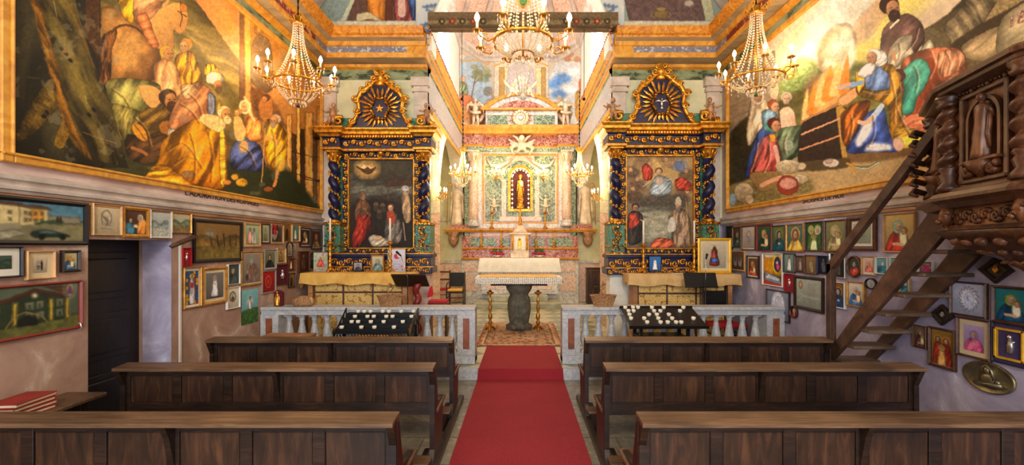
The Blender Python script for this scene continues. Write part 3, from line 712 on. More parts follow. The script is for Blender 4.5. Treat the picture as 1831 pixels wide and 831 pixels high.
 P([(1590, 88), (1610, 66), (1632, 62), (1630, 84), (1640, 96), (1660, 70), (1670, 82), (1664, 96), (1622, 106), (1604, 120), (1588, 118)], (228, 210, 172), folds=(0.7, 12, 0.18))
 H(1594, 14, 17, (206, 150, 106), (58, 36, 24), (54, 34, 24), look=1)
 Ln([(1592, 50), (1606, 36)], 4, (226, 206, 172)); Ln([(1594, 92), (1600, 106)], 6, (206, 150, 104))
 P([(1612, 112), (1640, 92), (1680, 84), (1716, 88), (1728, 108), (1726, 126), (1690, 146), (1660, 180), (1636, 214), (1618, 206), (1612, 160)], (232, 138, 92), col2=(196, 96, 50), ang=1.2, folds=(-0.3, 15, 0.25))
 P([(1680, 92), (1716, 90), (1727, 110), (1712, 128), (1690, 138), (1676, 124)], (240, 164, 116), folds=(0.2, 9, 0.22)); P([(1650, 120), (1666, 104), (1676, 130), (1650, 180), (1636, 206)], (150, 66, 34), f=2, a=0.8)
 P([(1614, 128), (1636, 106), (1656, 108), (1664, 132), (1654, 156), (1640, 176), (1634, 200), (1618, 206), (1610, 196), (1616, 160)], (110, 196, 162), col2=(60, 140, 118), ang=0.9, folds=(0.6, 13, 0.16))
 P([(1612, 216), (1632, 204), (1660, 200), (1668, 214), (1664, 230), (1636, 238), (1614, 232)], (232, 132, 92), folds=(1.2, 11, 0.2)); H(1604, 138, 12, (200, 140, 100), (86, 50, 34), (90, 56, 40), look=-1)
 P([(1544, 206), (1580, 192), (1588, 230), (1606, 262), (1600, 272), (1560, 272), (1516, 274), (1516, 256), (1530, 236)], (84, 112, 184), col2=(54, 76, 150), ang=1.4, folds=(0.9, 14, 0.2))
 P([(1548, 216), (1562, 210), (1556, 240), (1536, 262), (1530, 250)], (236, 232, 226), f=3, edge=0.1); P([(1556, 256), (1590, 258), (1592, 268), (1548, 270)], (226, 222, 220), f=3, edge=0.1)
 P([(1504, 204), (1530, 184), (1556, 180), (1550, 204), (1530, 236), (1516, 262), (1506, 250)], (188, 104, 32), folds=(0.4, 11, 0.3))
 P([(1544, 124), (1560, 116), (1590, 122), (1592, 156), (1560, 164), (1546, 152)], (124, 150, 196), folds=(0.4, 9, 0.2))
 P([(1572, 116), (1596, 116), (1608, 140), (1612, 180), (1616, 220), (1640, 244), (1630, 256), (1600, 264), (1592, 230), (1588, 190), (1560, 178), (1536, 172), (1530, 156), (1560, 162), (1588, 160), (1590, 136)], (232, 174, 66), col2=(198, 132, 30), ang=1.3, folds=(0.5, 12, 0.28))
 P([(1530, 130), (1544, 124), (1546, 154), (1534, 166)], (224, 160, 48), folds=(0.2, 8, 0.25)); P([(1604, 226), (1660, 238), (1680, 246), (1640, 262), (1600, 266)], (220, 168, 62), folds=(1.2, 10, 0.25))
 Ln([(1540, 148), (1520, 152), (1504, 156)], 9, (150, 178, 210)); Ln([(1518, 150), (1502, 158), (1498, 152)], 6, (236, 176, 140)); Ln([(1576, 190), (1564, 206), (1556, 216)], 10, (200, 212, 226)); Ln([(1560, 210), (1546, 222), (1536, 218)], 7, (240, 186, 146))
 E(1570, 104, 18, 16, (240, 230, 210), folds=(0.9, 5, 0.12)); H(1561, 102, 12, (220, 166, 126), (244, 236, 218), look=-1); P([(1540, 122), (1552, 112), (1566, 116), (1560, 132), (1544, 140), (1532, 134)], (246, 240, 224), folds=(0.8, 4, 0.1)); E(1606, 258, 10, 13, (236, 188, 160), rot=-0.4)
 P([(1342, 182), (1352, 170), (1366, 176), (1384, 196), (1376, 232), (1356, 240), (1340, 262), (1334, 240)], (212, 192, 160), folds=(0.2, 9, 0.2)); H(1354, 172, 10, (212, 170, 136), None, veil=(224, 206, 180), look=1)
 P([(1356, 236), (1378, 214), (1386, 246), (1352, 310), (1332, 314), (1342, 270)], (84, 110, 172), col2=(50, 70, 130), ang=1.3, folds=(0.2, 8, 0.25))
 P([(1362, 200), (1384, 196), (1392, 216), (1386, 236), (1366, 232)], (136, 170, 190), folds=(0.5, 8, 0.18)); H(1385, 190, 10, (232, 184, 146), (156, 86, 46), look=1); E(1378, 226, 10, 8, (84, 176, 150), f=2)
 P([(1394, 200), (1408, 190), (1420, 200), (1422, 230), (1398, 232)], (226, 196, 166)); H(1406, 176, 10, (226, 192, 162), (196, 182, 160)); Ln([(1416, 210), (1424, 232)], 6, (224, 178, 144))
 P([(1392, 234), (1412, 226), (1434, 226), (1428, 252), (1428, 278), (1400, 288), (1388, 270)], (126, 142, 110), col2=(74, 92, 66), ang=1.2, folds=(0.6, 10, 0.25)); E(1410, 260, 10, 11, (160, 172, 146), f=2)
 P([(1360, 252), (1376, 240), (1390, 250), (1398, 290), (1386, 306), (1360, 316), (1340, 312), (1348, 286)], (206, 118, 112), col2=(158, 64, 56), ang=0.9, folds=(0.3, 10, 0.3)); H(1386, 224, 11, (226, 166, 124), (92, 40, 28), look=1); Ln([(1386, 262), (1392, 290), (1396, 316)], 7, (232, 186, 160)); P([(1376, 240), (1386, 240), (1386, 252), (1378, 254)], (224, 160, 60))
 P([(1340, 310), (1390, 306), (1404, 322), (1380, 338), (1358, 342)], (148, 120, 76)); Ln([(1362, 332), (1380, 322), (1396, 318)], 8, (228, 168, 128))
 for (x, y, rx, ry) in ((1410, 298, 24, 13), (1432, 320, 14, 9), (1330, 344, 18, 18)):
  E(x, y, rx, ry, (214, 198, 162), col2=(160, 138, 104), ang=1.4, mott=0.2)
 E(1434, 297, 8, 7, (206, 186, 150)); E(1340, 356, 8, 9, (206, 186, 150)); E(1424, 322, 7, 7, (214, 196, 164)); E(1310, 356, 7, 12, (150, 176, 190), f=2)
 E(1409, 331, 20, 18, (150, 62, 44)); E(1409, 328, 16, 11, (206, 146, 128)); E(1486, 291, 15, 8, (216, 196, 176)); E(1482, 288, 7, 5, (190, 160, 140))
 Ln([(1522, 296), (1536, 300), (1560, 298), (1574, 286)], 5, (124, 120, 84)); Ln([(1524, 298), (1550, 303), (1572, 290)], 1.5, (220, 214, 190)); Ln([(1514, 292), (1528, 298), (1524, 308)], 4, (206, 146, 50))
 for (x0, y0, x1, y1, x2, y2) in ((1590, 130, 1600, 170, 1598, 220), (1602, 190, 1612, 220, 1630, 246), (1540, 164, 1566, 170, 1592, 168), (1560, 208, 1564, 236, 1552, 262), (1520, 206, 1524, 226, 1516, 250), (1690, 94, 1700, 110, 1694, 132), (1664, 92, 1672, 116, 1660, 140), (1634, 120, 1642, 140, 1636, 166), (1640, 52, 1636, 72, 1622, 90), (1372, 256, 1376, 280, 1364, 308), (1352, 256, 1350, 280, 1340, 306), (1406, 240, 1400, 258, 1404, 276), (1606, 78, 1610, 96, 1602, 112)):
  Ln([(x0, y0), (x1, y1), (x2, y2)], 2, (84, 46, 26), 0.55, 1.3); Ln([(x0 + 4, y0), (x1 + 4, y1), (x2 + 4, y2)], 1.8, (255, 236, 206), 0.5, 1.3)
 c.c = 128 + (c.c - 128) * 1.16 + 6; c.speckle(0.07, 2.5, 14); c.speckle(0.1, 16, 19)
def pic_canvas(w, h, n=1.0):
 nu = max(8, int(w * 150 * n)); nv = max(8, int(h * 150 * n))
 nu, nv = min(nu, 150), min(nv, 130)
 x = np.linspace(0, 1, nu); y = np.linspace(0, 1, nv); X, Y = np.meshgrid(x, y)
 asp = h / w
 return nu, nv, Cv(X.ravel(), Y.ravel() * asp, 1.0 / max(45, 95 * w), 0.8), asp
def k_(c, f): return tuple(max(0, min(255, v * f)) for v in c)
def paint_picture(c, a, st, o):
 """st: subject kind; o: its colours"""
 bg = o.get('bg', (90, 100, 80)); c.base(bg, o.get('bg2', k_(bg, 0.75)), 0, a)
 P, E, Ln = c.poly, c.ell, c.line
 robe = o.get('robe', (40, 60, 110)); veil = o.get('veil', (50, 80, 120)); skin = o.get('skin', (224, 180, 140))
 def bust(cx, hy, r, look=0, halo=None, vl=veil, hair=None, rb=robe):
  P([(cx - r * 3, a * 1.02), (cx - r * 2.3, hy + r * 2.6), (cx - r * 1.2, hy + r * 1.2), (cx + r * 1.2, hy + r * 1.2), (cx + r * 2.3, hy + r * 2.6), (cx + r * 3, a * 1.02)], rb, folds=(0.3, 7, 0.22))
  c.head(cx, hy, r, skin, hair, None, look, vl, halo)
 if st == 'madonna':
  bust(0.5, a * 0.36, 0.17, o.get('look', 0), o.get('halo'))
  E(0.5, a * 0.72, 0.1, 0.07, skin)
 elif st == 'madonna_child':
  bust(0.46, a * 0.32, 0.14, 1, o.get('halo')); P([(0.5, a * 0.5), (0.72, a * 0.48), (0.78, a * 0.8), (0.52, a * 0.86)], o.get('child', (226, 196, 150)), folds=(0.3, 6, 0.15))
  c.head(0.66, a * 0.46, 0.095, skin, (150, 96, 50), None, -1, None, o.get('halo')); Ln([(0.3, a * 0.8), (0.6, a * 0.82)], 4, skin)
 elif st == 'group':
  for (x, y, r, vl) in ((0.3, 0.25, 0.11, o.get('v1', (200, 190, 120))), (0.68, 0.27, 0.12, o.get('v2', (220, 210, 190))), (0.47, 0.5, 0.09, None)):
   P([(x - 2.2 * r, a), (x - 1.5 * r, a * y + 2 * r), (x, a * y + r), (x + 1.5 * r, a * y + 2 * r), (x + 2.2 * r, a)], robe if vl is not None else o.get('child', (220, 210, 160)), folds=(0.3, 6, 0.2))
   c.head(x, a * y, r, skin, (120, 80, 40), None, 0, vl, o.get('halo'))
 elif st == 'standing':
  P([(0.5, a * 0.2), (0.62, a * 0.32), (0.66, a * 0.6), (0.72, a * 0.92), (0.28, a * 0.92), (0.34, a * 0.6), (0.38, a * 0.32)], robe, folds=(0.05, 7, 0.2)); c.head(0.5, a * 0.2, 0.085, skin, o.get('hair', (90, 60, 40)), None, 0, o.get('veil'), o.get('halo'))
  Ln([(0.42, a * 0.4), (0.54, a * 0.46)], 3, skin); P([(0.2, a * 0.93), (0.8, a * 0.93), (0.8, a * 0.98), (0.2, a * 0.98)], k_(bg, 0.6), sm=0)
 elif st == 'two_standing':
  for x, col in ((0.36, robe), (0.64, o.get('robe2', (170, 60, 40)))):
   P([(x, a * 0.25), (x + 0.12, a * 0.4), (x + 0.16, a * 0.92), (x - 0.16, a * 0.92), (x - 0.12, a * 0.4)], col, folds=(0.05, 6, 0.22)); c.head(x, a * 0.24, 0.07, skin, (80, 50, 30), None, 0, None, o.get('halo'))
 elif st == 'adoration':
  P([(0.0, a), (0.0, a * 0.55), (0.3, a * 0.5), (0.5, a * 0.8), (0.6, a)], robe, folds=(0.5, 8, 0.25)); P([(1, a), (1, a * 0.4), (0.7, a * 0.35), (0.55, a * 0.7), (0.6, a)], o.get('robe2', (160, 60, 46)), folds=(0.5, 8, 0.25))
  c.head(0.26, a * 0.42, 0.1, skin, (60, 40, 26), None, 1); c.head(0.72, a * 0.28, 0.11, skin, None, None, -1, veil, o.get('halo')); E(0.5, a * 0.66, 0.12, 0.08, (236, 206, 160))
 elif st == 'landscape':
  P([(-0.1, a * 0.5), (0.2, a * 0.34), (0.5, a * 0.5), (0.8, a * 0.3), (1.1, a * 0.46), (1.1, a * 1.1), (-0.1, a * 1.1)], o.get('hill', (80, 90, 50)), folds=(1.4, 16, 0.2), mott=0.3, f=2); P([(-0.1, a * 0.7), (0.5, a * 0.66), (1.1, a * 0.74), (1.1, a * 1.1), (-0.1, a * 1.1)], o.get('field', (110, 100, 50)), mott=0.3, f=2)
  if o.get('trees'):
   for i in range(5): Ln([(0.3 + 0.15 * i, a * (0.3 + 0.05 * (i % 2))), (0.34 + 0.14 * i, a * 0.62)], 2.4, k_(o.get('hill', (80, 90, 50)), 0.5), 0.8)
   E(0.3, a * 0.3, 0.12, 0.05, (150, 160, 150), f=3, a=0.6)
 elif st == 'street':
  P([(-0.1, a * 0.02), (0.66, -0.1), (1.1, -0.1), (1.1, a * 0.45), (-0.1, a * 0.45)], (84, 130, 150), sm=0, mott=0.2, f=2)
  P([(0, a * 0.48), (1.1, a * 0.42), (1.1, a * 1.1), (-0.1, a * 1.1)], (112, 106, 74), sm=0, folds=(1.2, 20, 0.1)); P([(0.62, a * 0.32), (0.97, a * 0.3), (0.98, a * 0.5), (0.6, a * 0.56)], (142, 134, 108), sm=0)
  P([(0.34, a * 0.1), (0.63, a * 0.14), (0.64, a * 0.6), (0.34, a * 0.64)], (196, 176, 120), sm=0); P([(0.46, a * 0.2), (0.52, a * 0.12), (0.58, a * 0.2), (0.58, a * 0.46), (0.46, a * 0.46)], (206, 146, 56), sm=0)
  P([(-0.1, a * 0.0), (0.36, a * 0.08), (0.36, a * 0.6), (-0.1, a * 0.72)], (206, 186, 128), sm=0); P([(-0.1, -0.02), (0.38, a * 0.05), (0.36, a * 0.12), (-0.1, a * 0.06)], (96, 60, 40), sm=0); P([(0.34, a * 0.06), (0.62, a * 0.08), (0.66, a * 0.16), (0.34, a * 0.13)], (104, 66, 44), sm=0)
  for x in (0.06, 0.16, 0.26, 0.4, 0.44, 0.49, 0.55):
   for y in (0.24, 0.42): P([(x, a * y), (x + 0.025, a * y), (x + 0.025, a * (y + 0.08)), (x, a * (y + 0.08))], (84, 70, 50), sm=0, edge=0)
  P([(0.52, a * 0.5), (0.62, a * 0.46), (0.78, a * 0.46), (0.72, a * 0.54), (0.5, a * 0.58)], (54, 84, 50), mott=0.3)
  P([(0.46, a * 0.8), (0.56, a * 0.7), (0.68, a * 0.72), (0.8, a * 0.8), (0.84, a * 0.88), (0.5, a * 0.92)], (30, 48, 40)); E(0.56, a * 0.9, 0.03, 0.03, (16, 18, 18)); E(0.77, a * 0.9, 0.03, 0.03, (16, 18, 18)); P([(0.56, a * 0.72), (0.68, a * 0.72), (0.7, a * 0.79), (0.55, a * 0.8)], (96, 120, 110))
  Ln([(0, a * 0.8), (0.34, a * 0.62)], 5, (150, 140, 110), 0.8); P([(0, a * 0.86), (0.3, a * 0.72), (0.42, a * 0.84), (0.2, a), (0, a)], (150, 144, 116), mott=0.3); E(0.72, a * 0.42, 0.012, 0.03, (30, 26, 22)); E(0.75, a * 0.42, 0.012, 0.03, (40, 30, 24))
 elif st == 'facade':
  P([(-0.1, a * 0.75), (1.1, a * 0.7), (1.1, a * 1.1), (-0.1, a * 1.1)], (96, 96, 46), sm=0, mott=0.3); P([(-0.05, a * 0.3), (0.22, a * 0.28), (0.54, a * 0.08), (0.84, a * 0.26), (0.88, a * 0.28), (0.88, a * 0.78), (-0.05, a * 0.82)], (44, 54, 36), sm=0)
  P([(-0.05, a * 0.3), (0.2, a * 0.26), (0.54, a * 0.06), (0.86, a * 0.24), (0.86, a * 0.31), (0.54, a * 0.13), (0.22, a * 0.33), (-0.05, a * 0.36)], (92, 50, 30), sm=0); P([(0.62, a * 0.02), (0.9, a * 0.06), (0.9, a * 0.2), (0.8, a * 0.18)], (92, 56, 34), sm=0)
  for x in (0.06, 0.34, 0.68, 0.85): P([(x, a * 0.32), (x + 0.04, a * 0.32), (x + 0.04, a * 0.78), (x, a * 0.78)], (206, 170, 60), sm=0)
  for x in (0.16, 0.46, 0.56, 0.76):
   for y in (0.34, 0.56): P([(x, a * y), (x + 0.06, a * y), (x + 0.06, a * (y + 0.13)), (x, a * (y + 0.13))], (206, 196, 150), sm=0); P([(x + 0.014, a * (y + 0.03)), (x + 0.046, a * (y + 0.03)), (x + 0.046, a * (y + 0.12)), (x + 0.014, a * (y + 0.12))], (50, 60, 50), sm=0)
  P([(0.38, a * 0.8), (0.4, a * 0.66), (0.47, a * 0.6), (0.54, a * 0.66), (0.56, a * 0.8)], (26, 30, 22)); Ln([(0.28, a * 0.8), (0.36, a * 0.58), (0.46, a * 0.53), (0.58, a * 0.6), (0.66, a * 0.8)], 0.7, (150, 120, 60)); E(0.54, a * 0.2, 0.03, 0.03, (220, 206, 160))
  E(0.9, a * 0.14, 0.05, 0.08, (190, 180, 140), f=3); P([(0.9, a * 0.06), (0.93, a * 0.22), (0.87, a * 0.22)], (130, 60, 110))
 elif st == 'sketch':
  ink = o.get('ink', (110, 100, 90)); hy = a * 0.4
  E(0.5, hy, 0.2, 0.26, k_(bg, 0.93));
  for i in range(9): Ln([(0.3 + 0.02 * i, hy - 0.1 + 0.05 * i), (0.42 + 0.03 * i, hy + 0.06 * math.sin(i)), (0.6 - 0.02 * i, hy + 0.3)], 1.2, ink, 0.5)
  Ln([(0.36, a * 0.7), (0.3, hy), (0.42, hy - 0.24), (0.6, hy - 0.22), (0.7, hy), (0.64, a * 0.7)], 1.6, ink, 0.8); Ln([(0.44, hy), (0.5, hy + 0.1), (0.46, hy + 0.14)], 1.2, ink); Ln([(0.3, a * 0.8), (0.7, a * 0.82)], 1.2, ink, 0.7)
 elif st == 'lacehead':
  ink = o.get('ink', (96, 100, 130)); hy = a * 0.48
  E(0.5, hy, 0.3, 0.38, (232, 232, 240)); E(0.52, hy, 0.16, 0.24, (206, 210, 228))
  for i in range(46):
   t = i / 46 * 2 * PI; r = 1 + 0.13 * (i % 3); E(0.5 + 0.23 * r * math.cos(t), hy + 0.3 * r * math.sin(t), 0.02, 0.02, ink, edge=0)
  Ln([(0.48, hy - 0.08), (0.46, hy + 0.02), (0.5, hy + 0.04)], 1.2, ink)
 elif st == 'photo':
  P([(0.28, a * 0.24), (0.42, a * 0.2), (0.44, a * 0.7), (0.24, a * 0.74)], k_(bg, 0.8), f=3); P([(0.52, a * 0.3), (0.62, a * 0.26), (0.72, a * 0.36), (0.72, a * 0.62), (0.66, a * 0.86), (0.56, a * 0.86), (0.54, a * 0.6)], (38, 32, 30)); E(0.62, a * 0.24, 0.045, 0.05, (170, 140, 112)); E(0.62, a * 0.2, 0.05, 0.02, (36, 30, 28)); P([(0.22, a * 0.56), (0.52, a * 0.54), (0.52, a * 0.6), (0.24, a * 0.62)], (56, 46, 40)); Ln([(0.28, a * 0.6), (0.34, a * 0.82)], 2, (50, 42, 36)); Ln([(0.46, a * 0.6), (0.36, a * 0.82)], 2, (50, 42, 36)); Ln([(0.1, a * 0.9), (0.9, a * 0.88)], 2, k_(bg, 0.75))
 elif st == 'portrait':
  bust(0.5, a * 0.36, 0.15, 0, None, None, o.get('hair', (70, 50, 40)), o.get('robe', (40, 40, 44)))
 elif st == 'document':
  for i in range(10): Ln([(0.46, a * (0.16 + 0.06 * i)), (0.52 + 0.36 * random.random() ** 0.4, a * (0.15 + 0.06 * i))], 1.0, (130, 126, 110), 0.5)
  E(0.18, a * 0.22, 0.085, 0.12, (176, 120, 90)); E(0.18, a * 0.22, 0.05, 0.07, (214, 180, 140)); Ln([(0.1, a * 0.5), (0.3, a * 0.6), (0.6, a * 0.66), (0.9, a * 0.64)], 3, (176, 180, 160), 0.7); Ln([(0.1, a * 0.8), (0.3, a * 0.6)], 4, (160, 168, 150), 0.6)
 elif st == 'window_saint':
  for i in range(5):
   for j in range(9):
    q = random.random(); P([(i / 5, a * j / 9), ((i + 1) / 5, a * j / 9), ((i + 1) / 5, a * (j + 1) / 9), (i / 5, a * (j + 1) / 9)], (60, 84, 130) if q < 0.5 else ((206, 160, 60) if q < 0.75 else (150, 60, 40)), sm=0, edge=0.5)
  E(0.5, a * 0.16, 0.2, 0.16, (226, 184, 70)); P([(0.5, a * 0.14), (0.68, a * 0.4), (0.7, a * 0.95), (0.3, a * 0.95), (0.32, a * 0.4)], (206, 196, 196), folds=(0.1, 5, 0.2)); c.head(0.5, a * 0.17, 0.09, skin, (120, 70, 40)); P([(0.4, a * 0.36), (0.6, a * 0.36), (0.6, a * 0.5), (0.4, a * 0.5)], (176, 50, 40))
 elif st == 'naive_bed':
  P([(-0.1, -0.1), (1.1, -0.1), (1.1, a * 0.7), (-0.1, a * 0.7)], (206, 140, 30), sm=0, folds=(0, 14, 0.1)); P([(-0.1, -0.1), (1.1, -0.1), (0.9, a * 0.1), (0.1, a * 0.12)], (236, 226, 200), sm=0); P([(-0.1, a * 0.8), (1.1, a * 0.84), (1.1, a * 1.1), (-0.1, a * 1.1)], (186, 66, 40), sm=0)
  E(0.72, a * 0.32, 0.26, 0.3, (244, 226, 40), f=3); E(0.74, a * 0.32, 0.18, 0.24, (64, 40, 120)); E(0.72, a * 0.26, 0.06, 0.07, (240, 200, 170)); E(0.76, a * 0.4, 0.09, 0.1, (226, 90, 120)); P([(0.1, a * 0.7), (0.24, a * 0.62), (0.8, a * 0.74), (0.86, a * 0.86), (0.5, a * 0.92), (0.12, a * 0.8)], (220, 226, 236), folds=(0.8, 8, 0.12)); E(0.18, a * 0.64, 0.09, 0.07, (150, 150, 190)); E(0.22, a * 0.63, 0.04, 0.04, (226, 180, 150)); Ln([(0.1, a * 0.82), (0.86, a * 0.9)], 3, (110, 150, 190))
 elif st == 'oval_medal':
  E(0.5, a * 0.45, 0.26, 0.3, (120, 80, 36)); E(0.5, a * 0.45, 0.2, 0.24, (180, 190, 150)); c.head(0.5, a * 0.36, 0.06, skin, None, None, 0, (230, 226, 210)); P([(0.42, a * 0.46), (0.58, a * 0.46), (0.6, a * 0.62), (0.4, a * 0.62)], (40, 90, 96)); Ln([(0.3, a * 0.6), (0.5, a * 0.72), (0.7, a * 0.6)], 3, (170, 60, 40))
 elif st == 'emblem':
  Ln([(0.5, a * 0.2), (0.28, a * 0.34), (0.3, a * 0.66), (0.5, a * 0.82), (0.7, a * 0.66), (0.72, a * 0.34), (0.5, a * 0.2)], 1.6, o.get('ink', (230, 120, 90)), 0.9); E(0.5, a * 0.5, 0.07, 0.14, o.get('ink', (230, 120, 90)), a=0.6)
 elif st == 'grassy':
  P([(-0.1, a * 0.66), (0.4, a * 0.58), (1.1, a * 0.6), (1.1, a * 1.1), (-0.1, a * 1.1)], (60, 96, 40), mott=0.5, f=2); E(0.5, a * 0.34, 0.2, 0.17, (196, 214, 214), f=4); P([(0.5, a * 0.24), (0.6, a * 0.42), (0.58, a * 0.58), (0.42, a * 0.58), (0.4, a * 0.42)], (206, 196, 190), folds=(0, 5, 0.15)); c.head(0.5, a * 0.26, 0.06, skin, (130, 90, 60))
 elif st == 'gravure':
  for i in range(24): E(random.uniform(0.15, 0.85), a * random.uniform(0.4, 0.92), 0.07, 0.1, random.choice([(150, 126, 110), (120, 96, 84), (170, 150, 134), (130, 80, 66)]), a=0.7, f=2)
  E(0.5, a * 0.22, 0.08, 0.12, (150, 176, 170), f=3); E(0.5, a * 0.7, 0.05, 0.12, (190, 60, 50), a=0.7); E(0.26, a * 0.8, 0.08, 0.1, (70, 50, 44), f=2)
 elif st == 'festive':
  rr = random.Random(5)
  for i in range(60): E(rr.random(), a * rr.random(), 0.06, 0.06, rr.choice([(230, 90, 120), (120, 180, 120), (240, 200, 90), (150, 170, 220), (226, 226, 200)]), a=0.7, f=2)
  P([(0.5, a * 0.2), (0.72, a * 0.6), (0.78, a * 0.75), (0.22, a * 0.75), (0.3, a * 0.55)], (224, 90, 80), folds=(0.2, 6, 0.2)); c.head(0.5, a * 0.3, 0.07, skin, (150, 90, 50), halo=(240, 210, 90))
 elif st == 'poster':
  P([(0.35, a * 0.26), (0.5, a * 0.2), (0.56, a * 0.34), (0.66, a * 0.4), (0.5, a * 0.44), (0.38, a * 0.4)], (206, 60, 70)); E(0.5, a * 0.72, 0.22, 0.08, (190, 190, 226), f=3)
  for (x, y) in ((0.15, 0.8), (0.8, 0.78), (0.14, 0.9), (0.84, 0.92), (0.5, 0.9)): E(x, a * y, 0.04, 0.03, (206, 60, 90))
  Ln([(0.3, a * 0.55), (0.7, a * 0.55)], 1, (190, 150, 170), 0.6)
 elif st == 'statue':
  E(0.5, a * 0.32, 0.14, 0.14, (150, 130, 90), f=2); P([(0.4, a * 0.26), (0.6, a * 0.26), (0.64, a * 0.5), (0.72, a * 0.88), (0.28, a * 0.88), (0.36, a * 0.5)], robe, folds=(0.1, 6, 0.25)); E(0.5, a * 0.2, 0.07, 0.08, (70, 46, 34)); P([(0.43, a * 0.14), (0.45, a * 0.06), (0.5, a * 0.1), (0.55, a * 0.06), (0.57, a * 0.14)], (206, 170, 70), sm=0); E(0.56, a * 0.38, 0.05, 0.06, (80, 52, 40)); P([(0.36, a * 0.6), (0.64, a * 0.6), (0.66, a * 0.76), (0.34, a * 0.76)], (60, 84, 140), folds=(0, 5, 0.3))
 elif st == 'shoes':
  for x in (0.3, 0.66): P([(x - 0.1, a * 0.3), (x + 0.1, a * 0.28), (x + 0.13, a * 0.72), (x, a * 0.84), (x - 0.13, a * 0.7)], (176, 158, 140)); E(x, a * 0.4, 0.07, 0.09, (110, 90, 76))
 elif st == 'flower':
  rr = random.Random(9)
  for i in range(30): E(rr.uniform(0.2, 0.85), a * rr.uniform(0.2, 0.85), 0.1, 0.08, rr.choice([(206, 60, 130), (226, 110, 160), (170, 40, 100)]), f=1)
 elif st == 'wave':
  P([(-0.1, a * 0.6), (0.5, a * 0.5), (1.1, a * 0.64), (1.1, a * 1.1), (-0.1, a * 1.1)], (60, 130, 150), folds=(1.4, 8, 0.3)); E(0.52, a * 0.38, 0.12, 0.16, (210, 220, 210), f=2)
 elif st == 'darkfigure':
  P([(0.5, a * 0.18), (0.66, a * 0.4), (0.66, a * 0.9), (0.34, a * 0.9), (0.34, a * 0.4)], o.get('robe', (150, 150, 160)), folds=(0.2, 5, 0.3), f=2); c.head(0.5, a * 0.2, 0.07, (190, 180, 170), (90, 90, 96))
 c.speckle(0.08, 3, 7)
def paint_altar_left(c):
 P, E, Ln, H = c.poly, c.ell, c.line, c.head
 c.base((66, 60, 44), (48, 38, 30), 280, 440)
 P([(618, 300), (640, 318), (700, 322), (740, 310), (740, 350), (680, 345), (618, 360)], (92, 90, 76), f=8, edge=0, folds=(1.4, 14, 0.2))
 E(652, 296, 24, 18, (196, 152, 84), f=9, a=0.9, edge=0); E(650, 294, 10, 6, (226, 196, 130), f=4, edge=0)
 P([(630, 290), (646, 296), (652, 292), (658, 296), (668, 292), (662, 302), (652, 306), (642, 300)], (84, 52, 34)); P([(620, 372), (660, 352), (700, 358), (740, 372), (740, 445), (618, 445)], (40, 32, 24), f=4)
 P([(684, 328), (704, 312), (736, 316), (740, 326), (700, 328)], (72, 50, 34)); Ln([(690, 330), (690, 354)], 2, (84, 60, 44)); Ln([(704, 330), (704, 356)], 2, (84, 60, 44))
 P([(632, 356), (646, 352), (658, 366), (658, 392), (650, 400), (630, 390)], (112, 76, 48), folds=(0.4, 8, 0.25)); E(643, 346, 7, 8, (120, 84, 62)); E(645, 348, 4, 6, (158, 116, 88))
 P([(632, 388), (642, 376), (656, 384), (660, 400), (652, 424), (638, 440), (622, 440)], (170, 54, 32), col2=(104, 28, 20), ang=1, folds=(0.4, 9, 0.35)); E(643, 378, 6, 6, (90, 62, 44))
 P([(684, 400), (690, 374), (700, 372), (712, 392), (718, 420), (706, 436), (686, 434)], (118, 108, 96), folds=(0.3, 8, 0.3)); P([(688, 376), (700, 374), (704, 392), (692, 400)], (190, 76, 44)); H(695, 368, 6.5, (224, 172, 124), (90, 56, 36))
 P([(654, 424), (666, 418), (686, 426), (694, 438), (662, 440)], (176, 160, 136), folds=(1, 6, 0.2)); E(672, 424, 8, 4, (216, 170, 126)); E(664, 352, 0.1, 0.1, (0, 0, 0))
 for (x, y) in ((668, 362), (680, 364), (674, 376)): E(x, y, 5, 5, (96, 76, 54)); E(x, y + 8, 6, 6, (64, 52, 38))
 P([(716, 340), (726, 336), (732, 360), (732, 392), (722, 396), (716, 372)], (170, 138, 100), folds=(0.2, 9, 0.2)); E(722, 332, 7, 6, (196, 190, 176)); Ln([(726, 344), (731, 330)], 3, (176, 140, 104)); Ln([(718, 396), (722, 428)], 4, (160, 128, 94))
 c.speckle(0.2, 3, 5); c.speckle(0.25, 14, 6)
